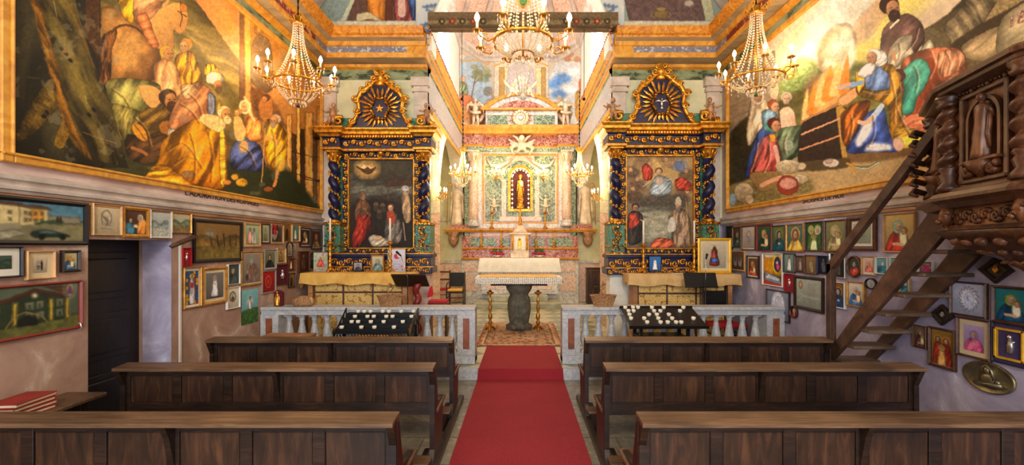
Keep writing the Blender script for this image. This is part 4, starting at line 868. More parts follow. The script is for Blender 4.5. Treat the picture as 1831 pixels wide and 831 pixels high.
def paint_altar_right(c):
 P, E, Ln, H = c.poly, c.ell, c.line, c.head
 c.base((170, 140, 94), (112, 98, 76), 265, 440)
 E(1190, 296, 44, 30, (198, 160, 98), f=14, edge=0)
 for (x, y, col) in ((1140, 296, (106, 84, 62)), (1150, 320, (120, 90, 66)), (1144, 342, (96, 74, 56)), (1240, 300, (112, 90, 66)), (1236, 324, (104, 76, 56)), (1228, 346, (90, 74, 60)), (1225, 282, (130, 130, 134)), (1160, 276, (140, 112, 80)), (1206, 274, (150, 120, 84))): E(x, y, 16, 12, col, f=6, edge=0.1, mott=0.3)
 for (x, y) in ((1138, 290), (1150, 308), (1142, 326), (1160, 290), (1238, 292), (1230, 314), (1240, 332), (1216, 276), (1172, 278), (1202, 270)): E(x, y, 4, 4.5, (200, 150, 110));
 P([(1158, 286), (1166, 278), (1178, 290), (1176, 308), (1162, 310)], (170, 60, 44), folds=(0.3, 6, 0.25)); P([(1218, 310), (1232, 304), (1248, 318), (1244, 330), (1222, 328)], (176, 66, 44), folds=(0.8, 6, 0.25)); P([(1216, 276), (1228, 274), (1236, 288), (1222, 292)], (110, 120, 150))
 P([(1176, 316), (1184, 302), (1198, 302), (1212, 312), (1210, 334), (1192, 344), (1172, 336)], (170, 182, 184), folds=(0.8, 8, 0.2)); P([(1184, 304), (1196, 304), (1198, 316), (1184, 318)], (196, 170, 150)); H(1189, 294, 6.5, (230, 190, 146), (120, 80, 50)); Ln([(1172, 314), (1160, 322)], 3, (176, 190, 196)); Ln([(1204, 310), (1216, 306)], 3, (176, 190, 196))
 P([(1150, 350), (1180, 338), (1226, 342), (1240, 360), (1210, 364), (1160, 362)], (84, 76, 64), f=6, edge=0.1, mott=0.3); E(1178, 346, 6, 7, (100, 88, 78)); P([(1140, 366), (1220, 364), (1226, 430), (1160, 436)], (140, 136, 114), f=8, edge=0, folds=(1.5, 14, 0.15))
 for y in (374, 390, 404): E(1190, y, 26, 5, (176, 166, 136), f=5, a=0.6, edge=0)
 P([(1134, 378), (1146, 368), (1160, 378), (1160, 420), (1150, 432), (1134, 430)], (58, 50, 44), folds=(0.1, 8, 0.25)); P([(1136, 376), (1148, 372), (1154, 392), (1136, 404)], (176, 64, 46), folds=(0.4, 6, 0.25)); H(1147, 362, 6.5, (206, 150, 112), (60, 40, 30)); Ln([(1156, 386), (1166, 390)], 3.5, (206, 156, 116))
 P([(1206, 384), (1216, 366), (1236, 366), (1246, 390), (1244, 436), (1212, 436), (1214, 400)], (150, 122, 96), folds=(0.1, 9, 0.25)); E(1224, 352, 6, 11, (196, 180, 146)); H(1224, 362, 6, (196, 146, 108), None, beard=(120, 110, 100)); P([(1206, 386), (1216, 380), (1220, 404), (1206, 410)], (206, 196, 176)); Ln([(1238, 350), (1244, 436)], 1.5, (206, 170, 90))
 P([(1176, 430), (1190, 420), (1212, 424), (1216, 438), (1176, 440)], (190, 90, 60), folds=(1, 6, 0.3)); c.speckle(0.18, 3, 5); c.speckle(0.16, 14, 6)
def paint_apse(c):
 P, E, Ln = c.poly, c.ell, c.line
 c.base((206, 190, 168), (176, 164, 140), 60, 240)
 P([(800, 110), (850, 100), (880, 140), (882, 235), (800, 235)], (170, 190, 204), f=4, edge=0.1, sm=1); P([(980, 110), (1040, 100), (1060, 120), (1060, 235), (980, 235)], (206, 208, 204), f=4, edge=0.1, sm=1)
 for (x, y, r) in ((990, 150, 14), (1006, 140, 16), (1024, 128, 12), (1000, 168, 14), (1020, 160, 12)): E(x, y, r, r * 0.6, (90, 140, 206) if r > 13 else (236, 240, 240), f=4, edge=0, a=0.8)
 P([(1038, 140), (1060, 150), (1056, 166), (1036, 160)], (206, 96, 50), f=2); P([(1030, 165), (1050, 160), (1054, 200), (1030, 210)], (206, 160, 80), f=2, folds=(0.2, 6, 0.2)); E(1044, 150, 5, 5, (220, 170, 130))
 P([(806, 190), (826, 166), (850, 180), (884, 196), (884, 240), (806, 240)], (190, 140, 96), f=2, mott=0.25); P([(812, 160), (822, 146), (834, 150), (836, 168), (820, 176)], (150, 160, 120), f=2, folds=(0.5, 5, 0.2)); E(828, 141, 5, 6, (216, 166, 130)); P([(816, 172), (840, 170), (846, 184), (822, 190)], (214, 128, 84), f=2)
 Ln([(843, 175), (848, 150), (852, 130)], 2.2, (110, 84, 60)); Ln([(848, 150), (866, 132)], 1.6, (110, 84, 60))
 for i in range(16): E(846 + 28 * random.random(), 118 + 26 * random.random(), 6, 4, random.choice([(150, 150, 110), (120, 126, 90), (176, 170, 130)]), f=2, a=0.7, edge=0.1)
 for i in range(8): E(872 + 16 * random.random(), 150 + 60 * random.random(), 8, 9, random.choice([(150, 110, 80), (190, 150, 110), (130, 120, 100)]), f=2, a=0.8)
 for i in range(8): E(985 + 30 * random.random(), 176 + 50 * random.random(), 9, 8, random.choice([(206, 150, 90), (190, 160, 140), (150, 130, 120), (216, 190, 150)]), f=2, a=0.8)
 P([(884, 104), (980, 104), (984, 240), (882, 240)], (212, 200, 176), sm=0, f=1)
 for (x0, x1) in ((892, 902), (902, 910), (958, 968), (968, 976)): P([(x0, 120), (x1, 120), (x1, 200), (x0, 200)], (226, 206, 150) if x0 % 4 else (190, 150, 84), sm=0)
 P([(908, 128), (930, 110), (954, 128), (954, 190), (908, 190)], (196, 182, 180), f=1); E(931, 150, 15, 18, (236, 226, 206), f=4);
 Ln([(884, 118), (930, 98), (980, 118)], 4, (214, 164, 84)); Ln([(800, 112), (884, 104)], 4, (206, 170, 110)); Ln([(980, 104), (1060, 110)], 4, (206, 170, 110))
 for i in range(26): E(random.uniform(800, 1060), random.uniform(96, 112), 6, 5, random.choice([(216, 160, 90), (236, 220, 190), (190, 120, 80)]), f=1.5, a=0.7)
 c.speckle(0.09, 2, 3)
def paint_chancel_side(sgn):
 def f(c):
  P, E, Ln = c.poly, c.ell, c.line
  m = lambda x: x if sgn < 0 else 2 * VX - x + 2
  c.base((224, 216, 190))
  def Q(pts, col, **k): P([(m(x), y) for x, y in pts], col, **k)
  Q([(745, 120), (768, 118), (800, 195), (820, 262), (815, 290), (790, 250), (752, 200)], (206, 206, 214), sm=0, f=1)
  Q([(756, 150), (770, 150), (812, 240), (810, 260), (760, 190)], (226, 150, 120), sm=0, f=1)
  Q([(752, 190), (772, 186), (805, 236), (808, 360), (752, 380)], (206, 214, 160), sm=0, f=1)
  Q([(770, 214), (797, 236), (801, 330), (772, 336)], (226, 184, 160), sm=0); Q([(770, 214), (797, 236), (797, 240), (770, 219)], (170, 130, 110), sm=0)
  for (x, y) in ((784, 250), (779, 256), (789, 258), (784, 266), (780, 272), (788, 276), (784, 286)): Ln([(m(x - 5), y - 5), (m(x), y), (m(x + 5), y - 6)], 1.6, (96, 84, 70), 0.8)
  Ln([(m(784), 246), (m(784), 290)], 2, (104, 90, 74), 0.8)
  Ln([(m(806), 262), (m(790), 214), (m(764), 170), (m(750), 150)], 3, (150, 170, 206)); Ln([(m(810), 262), (m(794), 210), (m(768), 165)], 2, (206, 160, 80))
  Q([(745, 362), (830, 352), (830, 378), (745, 390)], (206, 200, 170), sm=0); Q([(745, 386), (830, 374), (830, 560), (745, 600)], (206, 176, 150), sm=0, mott=0.2)
  for i in range(26): Ln([(m(752 + 3 * i), 396 + 18 * (i % 8)), (m(760 + 3 * i), 402 + 18 * (i % 8)), (m(766 + 3 * i), 396 + 18 * (i % 8))], 2.2, random.choice([(196, 110, 80), (160, 90, 70), (230, 210, 190)]), 0.7)
  c.speckle(0.06, 2, 3)
 return f
XL, XR, YW, XC, YB = -3.65, 3.72, 7.83, 1.70, 12.72
ZF = 0.15        # chancel floor
def struct(mb, name, mats, parent=None):
 o = mb.build(name, mats, parent)
 if parent is None: o['kind'] = 'structure'
 return o
def build_room():
 b = MB(); b.box(-4.3, 4.3, -4.4, 8.0, -0.2, 0.0); struct(b, 'floor', 'floor_slabs')
 b = MB(); b.mi = 0; b.box(XL, XR, 5.76, YW, 0.0, ZF); b.box(-2.8, 2.8, YW, 13.2, -0.1, ZF)
 b.mi = 1; b.box(XL, XR, 5.72, 5.80, 0.0, ZF + 0.004)
 struct(b, 'floor_chancel', ['floor_lozenge', 'grey_marble'])
 b = MB()
 def lw(y0, y1, z0, z1, mi): b.mi = mi; b.box(-4.05, XL, y0, y1, z0, z1)
 lw(-4.2, 3.59, -0.1, 2.18, 0); lw(3.59, 4.45, 1.86, 2.18, 0); lw(4.45, 8.1, -0.1, 2.18, 0); lw(-4.2, 8.1, 2.18, 6.2, 1)
 b.mi = 2; b.box(-3.95, XL, 4.446, 4.449, 0, 1.858)
 struct(b, 'wall_left', ['plaster_stained', 'plaster_pink', 'plaster_lavender'])
 b = MB(); b.mi = 0; b.box(XR, XR + 0.35, -4.2, 8.1, -0.1, 2.18); b.mi = 1; b.box(XR, XR + 0.35, -4.2, 8.1, 2.18, 6.2)
 struct(b, 'wall_right', ['plaster_lavender', 'plaster_pink'])
 b = MB()
 xs = [(-2.6, -1.5), (-0.8, 0.8), (1.5, 2.6)]
 prev = -4.05
 for i, (x0, x1) in enumerate(xs):
  b.box(prev, x0, -4.2, -3.9, -0.1, 7.6); zb, zt = (0.0, 2.6) if i == 1 else (1.6, 4.2)
  if i != 1: b.box(x0, x1, -4.2, -3.9, -0.1, zb)
  b.box(x0, x1, -4.2, -3.9, zt, 4.6 if i == 1 else 7.6)
  if i == 1: b.box(x0, x1, -4.2, -3.9, 6.2, 7.6)
  prev = x1
 b.box(prev, 4.1, -4.2, -3.9, -0.1, 7.6)
 struct(b, 'wall_rear', 'plaster_pink')
 for i, (x0, x1, z0, z1) in enumerate(((-2.6, -1.5, 1.6, 4.2), (1.5, 2.6, 1.6, 4.2), (-0.8, 0.8, 4.6, 6.2))):  # rear windows out of view, put in as a source for the fill
  b = MB(); b.mi = 0
  for (a0, a1, c0, c1) in ((x0, x0 + 0.05, z0, z1), (x1 - 0.05, x1, z0, z1), (x0, x1, z0, z0 + 0.05), (x0, x1, z1 - 0.05, z1), ((x0 + x1) / 2 - 0.02, (x0 + x1) / 2 + 0.02, z0, z1)):
   b.box(a0, a1, -4.09, -4.03, c0, c1)
  b.mi = 1; b.box(x0 + 0.03, x1 - 0.03, -4.07, -4.06, z0 + 0.03, z1 - 0.03)
  struct(b, 'window_%d' % (i + 1), ['brown_frame', 'glass'])
 for nm, x0, x1 in (('wall_front_left', XL - 0.3, -XC), ('wall_front_right', XC, XR + 0.3)):
  b = MB(); b.mi = 0; b.box(x0, x1, YW, YW + 0.35, -0.1, 2.2); b.mi = 1; b.box(x0, x1, YW, YW + 0.35, 2.2, 5.13)
  s = -1 if x0 < 0 else 1
  for xi in (XC, (3.42 if s > 0 else 3.37)):    # pilasters with plain capitals
   a0, a1 = sorted((s * xi, s * (xi + 0.24)))
   b.mi = 2; b.box(a0, a1, YW - 0.05, YW, ZF, 4.62); b.box(a0 - 0.03, a1 + 0.03, YW - 0.09, YW, 4.62, 4.68); b.box(a0 - 0.05, a1 + 0.05, YW - 0.11, YW, 4.72, 4.88); b.box(a0 - 0.01, a1 + 0.01, YW - 0.07, YW, 4.68, 4.72)
  struct(b, nm, ['plaster_stained' if s < 0 else 'plaster_lavender', 'wall_cream', 'moulding'])
 n = 28; R = 1.58; zc = 5.5
 arch = [(R * math.cos(PI - PI * i / n), zc + R * math.sin(PI - PI * i / n)) for i in range(n + 1)]
 b = MB();
 for (i) in range(n):
  a, c = arch[i], arch[i + 1]
  b.add([(a[0], 7.58, a[1]), (c[0], 7.58, c[1]), (c[0], 7.58, 8.2), (a[0], 7.58, 8.2), (a[0], 8.0, a[1]), (c[0], 8.0, c[1]), (c[0], 8.0, 8.2), (a[0], 8.0, 8.2)], [(0, 1, 2, 3), (4, 7, 6, 5), (0, 4, 5, 1)], False)
 b.box(-4.0, -R, 7.6, 8.0, 5.3, 8.2); b.box(R, 4.0, 7.6, 8.0, 5.3, 8.2)
 struct(b, 'wall_arch', 'white_plaster')
 def lun(sgn):
  def f(c):
   P, E, Ln = c.poly, c.ell, c.line
   c.base((150, 160, 146))
   if sgn < 0:
    P([(655, -60), (770, -60), (745, 20), (770, 44), (615, 44)], (106, 74, 60), sm=0, mott=0.2); P([(656, -60), (690, -60), (690, 38), (656, 38)], (196, 120, 44), sm=0, folds=(0, 12, 0.1)); P([(690, -60), (702, -60), (702, 38), (690, 38)], (104, 56, 40), sm=0)
    P([(705, -30), (724, -30), (740, 38), (708, 38)], (176, 84, 80), folds=(0.1, 7, 0.3)); P([(724, -30), (744, -20), (750, 30), (738, 38)], (66, 86, 130), folds=(0.2, 6, 0.25)); P([(712, -20), (722, -20), (726, 26), (712, 28)], (226, 180, 160)); P([(638, 26), (660, 22), (682, 38), (660, 34), (640, 38)], (216, 196, 150)); P([(566, -60), (650, -60), (620, 40), (560, 44)], (146, 160, 150), sm=0, f=1); Ln([(640, -20), (612, 40)], 7, (206, 206, 170));
   else:
    P([(1105, -60), (1245, -60), (1262, 38), (1125, 40)], (110, 84, 78), sm=0, mott=0.25); E(1182, 25, 13, 9, (136, 110, 66)); E(1182, 16, 9, 4, (160, 130, 80)); Ln([(1168, 22), (1163, 28), (1172, 32)], 1.5, (150, 120, 70)); Ln([(1196, 22), (1201, 28), (1192, 32)], 1.5, (150, 120, 70)); E(1232, 6, 9, 6, (190, 170, 150), f=2); P([(1240, -60), (1262, 40), (1280, 40), (1260, -60)], (196, 190, 150), sm=0)
   P([(0, 37), (2000, 37), (2000, 48), (0, 48)], (226, 214, 180), sm=0) ; P([(0, 47), (2000, 47), (2000, 60), (0, 60)], (110, 130, 150), sm=0); c.speckle(0.08, 2, 3)
  return f
 wa = bpy.data.objects['wall_arch']
 for sgn in (-1, 1):
  a0, a1 = sorted((sgn * 1.86, sgn * 3.6))
  flat_strip('lunette_painting', (a0, 7.575), (a1, 7.575), 5.5, 6.9, 200, 110, lun(sgn), wa)
 def band(c):
  c.base((214, 214, 208));
  for sgn in (-1, 1):
   for i in range(7):
    t = 0.12 + i * 0.2; r0, r1, r2 = 1.60, 1.72, 1.84
    def q(r, a): X = sgn * r * math.cos(a); Z = zc + r * math.sin(a); return (VX + F * X / 7.57, VY - F * (Z - CZ) / 7.57)
    c.poly([q(r0, t - 0.08), q(r2, t), q(r0, t + 0.08), q(1.62, t)], (90, 124, 176), sm=0); c.poly([q(1.62, t - 0.03), q(1.76, t), q(1.62, t + 0.03)], (214, 200, 150), sm=0)
 na = 140
 A, Rr = np.meshgrid(np.linspace(PI, 0, na), np.linspace(1.86, 1.58, 24)); Pn = np.stack([(Rr * np.cos(A)).ravel(), np.full(A.size, 7.57), zc + (Rr * np.sin(A)).ravel()], 1)
 u, v = proj(Pn); cv = Cv(u, v, 1, 0.4); band(cv); col_mesh('arch_band', Pn, na, 24, cv, 'painted_matt', wa)
 n = 24; b = MB(); pts = [(3.75 * math.cos(PI * i / n), 5.55 + 1.75 * math.sin(PI * i / n)) for i in range(n + 1)]
 for i in range(n):
  a, c = pts[i], pts[i + 1]
  b.mi = 0
  b.add([(a[0], -4.2, a[1]), (c[0], -4.2, c[1]), (c[0], 7.7, c[1]), (a[0], 7.7, a[1])], [(0, 1, 2, 3)], True)
 b.mi = 1
 for y in (7.3, 4.6, 1.8, -1.2):
  for i in range(n):
   a, c = pts[i], pts[i + 1]; k = 0.99
   f = lambda p, z: (p[0] * k, z, 5.55 + (p[1] - 5.55) * k)
   b.add([f(a, y), f(c, y), f(c, y + 0.26), f(a, y + 0.26)], [(0, 1, 2, 3)], True)
 struct(b, 'ceiling', ['vault_blue', 'moulding'])
 prof = [(-0.33, 5.13), (0, 5.13), (0.01, 5.16), (0.015, 5.21), (0.0, 5.22), (0.0, 5.32), (0.03, 5.33), (0.06, 5.39), (0.16, 5.41), (0.17, 5.44), (0.2, 5.46), (0.24, 5.54), (0.25, 5.57), (-0.6, 5.6)]
 mt = [3, 1, 1, 1, 2, 1, 1, 3, 0, 0, 0, 0, 0]
 b = MB(); b.sweep([(-3.42, -3.9), (-3.42, 7.5), (-1.66, 7.5)], prof, mats=mt, side=-1); struct(b, 'trim_1', ['orange_marble', 'yellow_ochre', 'blue_frieze', 'soffit'])
 b = MB(); b.sweep([(3.46, -3.9), (3.46, 7.5), (1.66, 7.5)], prof, mats=mt, side=1); struct(b, 'trim_2', ['orange_marble', 'yellow_ochre', 'blue_frieze', 'soffit'])
 b = MB(); b.box(-3.43, -3.415, -3.9, 7.1, 5.215, 5.325); b.box(3.455, 3.47, -3.9, 7.1, 5.215, 5.325); struct(b, 'trim_3', 'dark_red_frieze')
 for k, (xw, xe, sd) in enumerate(((XL, -XC, -1), (XR, XC, 1))):
  b = MB(); b.mi = 0
  b.sweep([(xw, -3.9), (xw, YW), (xe, YW)], [(0.0, 4.86), (0.012, 4.87), (0.012, 5.04), (0.03, 5.05), (0.07, 5.07), (0.08, 5.12), (0.0, 5.125)], mats=[1, 0, 2, 2, 2, 2], side=sd)
  struct(b, 'trim_%d' % (4 + k), ['green_strip', 'green_strip', 'yellow_ochre'])
  b = MB(); b.sweep([(xw, -3.9), (xw, YW)], [(0, 2.175), (0.02, 2.18), (0.03, 2.2), (0.055, 2.205), (0.06, 2.225), (0.035, 2.24), (0.035, 2.265), (0.07, 2.275), (0.075, 2.3), (0.0, 2.33)], side=sd)
  struct(b, 'trim_%d' % (6 + k), 'moulding')
  b = MB(); y1 = 7.4
  sgn = -1 if sd < 0 else 1
  x0, x1 = sorted((xw, xw - sgn * 0.018)); b.box(x0, x1, 1.0, y1, 2.142, 2.172, 0.003); struct(b, 'trim_%d' % (8 + k), 'light_wood')
 for k, s in enumerate((-1, 1)):
  b = MB(); pr = [(-0.2, 5.125), (0, 5.125), (0.02, 5.15), (0.02, 5.2), (0.0, 5.21), (0.0, 5.3), (0.02, 5.31), (0.03, 5.37), (0.06, 5.38), (0.07, 5.44), (0.1, 5.55), (0.1, 5.57), (-0.4, 5.6)]
  b.sweep([(s * 1.68, 7.495), (s * 1.68, 12.5), (s * 1.5, 12.72)], pr, mats=[3, 1, 1, 1, 2, 1, 1, 3, 0, 0, 0, 0], side=(-1 if s < 0 else 1))
  b.mi = 0; b.box(*sorted((s * 1.665, s * 2.0)), 7.49, 7.9, 5.136, 5.56); b.mi = 4
  for i in range(46):
   y = 7.32 + i * 0.092; b.ell((s * 1.575, y, 5.575), 0.022, 6, 4)
  struct(b, 'trim_%d' % (10 + k), ['yellow_ochre', 'orange_marble', 'green_strip', 'soffit', 'red_marble'])
  b = MB(); b.sweep([(s * XC, 7.85), (s * XC, 12.7)], [(0, 4.3), (0.03, 4.31), (0.05, 4.36), (0.02, 4.38), (0.015, 4.48), (0.02, 4.98), (0.05, 5.0), (0.06, 5.06), (0, 5.1)], mats=[0, 0, 0, 1, 3, 2, 0, 0], side=(-1 if s < 0 else 1))
  struct(b, 'trim_%d' % (12 + k), ['yellow_ochre', 'blue_frieze', 'green_strip', 'grey_marble'])
 for s, nm in ((-1, 'wall_chancel_left'), (1, 'wall_chancel_right')):
  b = MB(); y0, y1 = 9.0, 12.72; zs, rr = 2.75, 1.86; n = 20
  x0, x1 = sorted((s * XC, s * (XC + 0.3)))
  b.mi = 0; b.box(x0, x1, YW + 0.001, y0, -0.1, 5.6); b.box(x0, x1, y1, 13.1, 4.9, 5.6)
  ar = [((y0 + y1) / 2 - rr * math.cos(PI * i / n), zs + rr * math.sin(PI * i / n)) for i in range(n + 1)]
  for i in range(n):
   a, c = ar[i], ar[i + 1]
   b.add([(x0, a[0], a[1]), (x0, c[0], c[1]), (x0, c[0], 5.6), (x0, a[0], 5.6), (x1, a[0], a[1]), (x1, c[0], c[1]), (x1, c[0], 5.6), (x1, a[0], 5.6)], [(0, 3, 2, 1), (4, 5, 6, 7), (0, 1, 5, 4)], False)
  a0, a1 = sorted((s * XC, s * 2.8)); b.mi = 1; b.box(a0, a1, 12.72, 13.1, -0.1, 4.9)
  q0, q1 = sorted((s * 2.8, s * 3.1)); b.mi = 1; b.box(q0, q1, 8.1, 13.1, -0.1, 4.9); b.mi = 0; b.box(a0, a1, 8.1, 13.1, 4.8, 4.95)
  w = struct(b, nm, ['white_plaster', 'wall_cream'])
  t = np.linspace(VX + s * F * XC / YW, VX + s * F * XC / 9.0, 60); Y = F * s * XC / (t - VX); z = np.linspace(4.3, 0.15, 300)
  YY, ZZ = np.meshgrid(Y, z); P = np.stack([np.full(YY.size, s * (XC - 0.004)), YY.ravel(), ZZ.ravel()], 1); u, v = proj(P); cv = Cv(u, v, 1, 0.6); paint_chancel_side(s)(cv)
  col_mesh('wall_fresco', P, 60, 300, cv, 'painted_matt', w)
  b = MB(); b.mi = 0
  for i in range(n):   # blue line round the arch
   pass
  b.mi = 1; b.box(a0 + 0.01, a1 - 0.01, 12.66, 12.72, ZF, 1.3); b.mi = 0; b.box(a0, a1, 12.62, 12.72, 1.3, 1.38); b.box(a0, a1, 12.66, 12.72, 2.55, 2.66)
  struct(b, 'trim_%d' % (14 if s < 0 else 15), ['white_marble', 'pink_marble'])
 pl = [(-1.72, 12.0), (-1.15, 12.97), (1.15, 12.97), (1.72, 12.0)]
 b = MB(); b.mi = 0
 b.box(-3.0, 3.0, 13.0, 13.3, -0.1, 5.6)
 b.mi = 0
 struct(b, 'wall_chancel_back', ['white_plaster'])
 b = MB()
 ext = [(-1.72, 7.95)] + pl + [(1.72, 7.95)]
 for i in range(len(ext) - 1):
  p, q = ext[i], ext[i + 1]
  if i in (0, 4):
   x = p[0] if i == 0 else q[0]; a0, a1 = sorted((x, x * 1.15)); ya, yb = 7.95, 12.0
   b.box(a0, a1, ya, 8.7, 5.58, 7.6); b.box(a0, a1, 10.3, yb, 5.58, 7.6); b.box(a0, a1, 8.7, 10.3, 5.58, 5.85); b.box(a0, a1, 8.7, 10.3, 7.25, 7.6)
  else:
   d = Vector((q[0] - p[0], q[1] - p[1])); nrm = Vector((-d.y, d.x)).normalized() * 0.2
   b.add([(p[0], p[1], 5.3), (q[0], q[1], 5.3), (q[0], q[1], 7.6), (p[0], p[1], 7.6), (p[0] + nrm.x, p[1] + nrm.y, 5.3), (q[0] + nrm.x, q[1] + nrm.y, 5.3), (q[0] + nrm.x, q[1] + nrm.y, 7.6), (p[0] + nrm.x, p[1] + nrm.y, 7.6)], [(0, 1, 2, 3), (7, 6, 5, 4), (3, 2, 6, 7)], False)
 dr = struct(b, 'wall_apse', 'white_plaster')
 for (p, q, nu) in ((pl[0], pl[1], 70), (pl[1], pl[2], 150), (pl[2], pl[3], 70)):
  d = Vector((q[0] - p[0], q[1] - p[1])); nrm = Vector((d.y, -d.x)).normalized() * 0.012
  flat_strip('wall_fresco', (p[0] + nrm.x, p[1] + nrm.y), (q[0] + nrm.x, q[1] + nrm.y), 5.35, 7.5, nu, 150, paint_apse, dr, unit=0.8)
 for i, s in enumerate((-1, 1)):
  b = MB(); x = s * 1.86; a0, a1 = sorted((x, x + s * 0.03)); b.mi = 0; b.box(a0, a1, 8.7, 10.3, 5.85, 7.25); b.mi = 1
  for yy in (8.72, 9.5, 10.26): b.box(a0 - 0.02, a1 + 0.02, yy - 0.02, yy + 0.02, 5.85, 7.25)
  b.box(a0 - 0.02, a1 + 0.02, 8.7, 10.3, 6.5, 6.54)
  struct(b, 'window_%d' % (4 + i), ['pane', 'white_plaster'])
 b = MB(); b.sweep(ext, [(0, 7.4), (0.04, 7.42), (0.06, 7.5), (0.14, 7.54), (0.16, 7.62), (0, 7.66)], side=-1); struct(b, 'trim_16', 'moulding')
 ring = [(-1.72, 7.95), (-1.72, 12.0), (-1.15, 12.97), (1.15, 12.97), (1.72, 12.0), (1.72, 7.95)]; cx, cy = 0, 10.3
 b = MB(); L = 8
 def vp(i, j, k=1.0):
  t = j / L * PI / 2 * 0.93; x, y = ring[i]; c = math.cos(t) * k; return (cx + (x - cx) * c, cy + (y - cy) * c, 7.62 + 1.9 * math.sin(t) * k)
 m = len(ring)
 for i in range(m):
  for j in range(L):
   b.mi = 0; b.add([vp(i, j), vp((i + 1) % m, j), vp((i + 1) % m, j + 1), vp(i, j + 1)], [(0, 1, 2, 3)], False)
 b.mi = 1
 for i in range(m): b.tube([vp(i, j, 0.985) for j in range(L + 1)], 0.09, 6)
 b.mi = 2; b.lathe([(0.0, 9.35), (0.5, 9.35), (0.5, 9.3), (0, 9.28)], (cx, cy, 0), 8)
 struct(b, 'ceiling_chancel', ['pink_marble', 'moulding', 'yellow_ochre'])
 b = MB(); d = MB(); d.box(-4.04, -3.99, 3.57, 4.47, 0, 1.88)
 dr = struct(d, 'door_1', 'door_wood')
 p = MB()
 for (z0, z1) in ((0.12, 0.58), (0.72, 1.16), (1.3, 1.74)):
  for (y0, y1) in ((3.66, 4.34),):
   p.box(-3.99, -3.975, y0, y1, z0, z1, 0.004); p.box(-3.975, -3.955, y0 + 0.06, y1 - 0.06, z0 + 0.06, z1 - 0.06, 0.008)
 p.build('door_panel', 'door_wood', dr)
 h = MB(); h.ell((-3.95, 3.72, 0.98), 0.022); h.tube([(-3.99, 3.72, 0.98), (-3.95, 3.72, 0.98)], 0.008); h.build('door_handle', 'brass', dr)
build_room()
def build_frescoes():
 z0, z1 = 2.47, 4.84
 for s, xw, pa, pb, fn, lab in ((-1, XL, 17, 572, paint_left_fresco, 'large left wall fresco of kings kneeling before a mother and child'), (1, XR, 1831, 1304, paint_right_fresco, 'large fresco on the right wall, white-bearded man raising his arms beside a burning altar')):
  x = xw - s * 0.012
  if s < 0: ya, yb = F * x / (pa - VX), F * x / (pb - VX); px0, px1 = pa, pb
  else: ya, yb = 2.7, F * x / (pb - VX); px0, px1 = VX + F * x / ya, pb
  t = thing('wall_painting', (x, ya, z0), lab, 'painting')
  o = wall_strip('painted_scene', x, px0, px1, z0, z1, 640, 400, fn, None, 'painted_gloss', 1.0, 1.3)
  o.parent = t; o.matrix_parent_inverse = Matrix.Translation((x, ya, z0)).inverted()
  b = MB(); w = 0.075
  x0, x1 = sorted((xw, xw - s * 0.05))
  b.box(x0, x1, ya, yb, z0 - w, z0, 0.008); b.box(x0, x1, ya, yb, z1, z1 + w, 0.008); b.box(x0, x1, yb, yb + w, z0 - w, z1 + w, 0.008); b.box(x0, x1, ya - w, ya, z0 - w, z1 + w, 0.008)
  q0, q1 = sorted((xw, xw - s * 0.065)); k = 0.02
  b.box(q0, q1, ya - w, yb + w, z0 - k - 0.005, z0 - 0.005, 0.006); b.box(q0, q1, yb + 0.004, yb + 0.004 + k, z0 - k, z1 + k, 0.006); b.box(q0, q1, ya - k - 0.004, ya - 0.004, z0 - k, z1 + k, 0.006)
  b.build('frame', 'yellow_ochre', t, world=True)
build_frescoes()
def text_mesh(s, size, name, loc, rot, mat, parent=None, ext=0.001, align='CENTER'):
 cu = bpy.data.curves.new(name, 'FONT'); cu.body = s; cu.size = size; cu.align_x = align; cu.align_y = 'CENTER'; cu.extrude = ext
 o = bpy.data.objects.new(name, cu); COL.objects.link(o)
 dg = bpy.context.evaluated_depsgraph_get(); me = bpy.data.meshes.new_from_object(o.evaluated_get(dg))
 bpy.data.objects.remove(o); me.materials.clear(); me.materials.append(M_[mat])
 m = bpy.data.objects.new(name, me); m.location = loc; m.rotation_euler = rot
 return link(m, parent)
def inscriptions():
 s = 760 * 3.62
 t = text_mesh("L'ADORATION DES ROIMAGES", 0.095, 'inscription', (XL + 0.004, F * XL / (404 - VX), 2.385), (PI / 2, 0, PI / 2), 'iron', bpy.data.objects['wall_left'])
 t = text_mesh('SACRIFICE DE NOÉ', 0.085, 'inscription', (XR - 0.004, F * XR / (1470 - VX), 2.385), (PI / 2, 0, -PI / 2), 'iron', bpy.data.objects['wall_right'])
 p = bpy.data.objects['wall_right']
 text_mesh('183', 0.13, 'inscription', (XR - 0.018, F * XR / (1832 - VX), 3.49), (PI / 2, 0, -PI / 2), 'red_marble', p)
inscriptions()
cd = bpy.data.cameras.new('camera'); cam = bpy.data.objects.new('camera', cd); COL.objects.link(cam)
cam.location = (0, 0, CZ); cam.rotation_euler = (PI / 2, 0, 0); cd.sensor_width = 36; cd.lens = 36 * F / 1831
cd.shift_x = -(VX - 915.5) / 1831; cd.shift_y = (VY - 415.5) / 1831; cd.clip_start = 0.05; cd.clip_end = 60
sc.camera = cam
w = bpy.data.worlds.new('daylight'); sc.world = w; w.use_nodes = True
w.node_tree.nodes['Background'].inputs[0].default_value = (0.75, 0.86, 1, 1); w.node_tree.nodes['Background'].inputs[1].default_value = 1.2
sc.view_settings.view_transform = 'Standard'; sc.view_settings.look = 'None'; sc.view_settings.gamma = 1; sc.view_settings.exposure = 0.85
try: sc.view_settings.use_curve_mapping = False
except Exception: pass
sc.cycles.use_denoising = True
sc.cycles.max_bounces = 6; sc.cycles.sample_clamp_indirect = 4
sc.cycles.use_light_tree = True
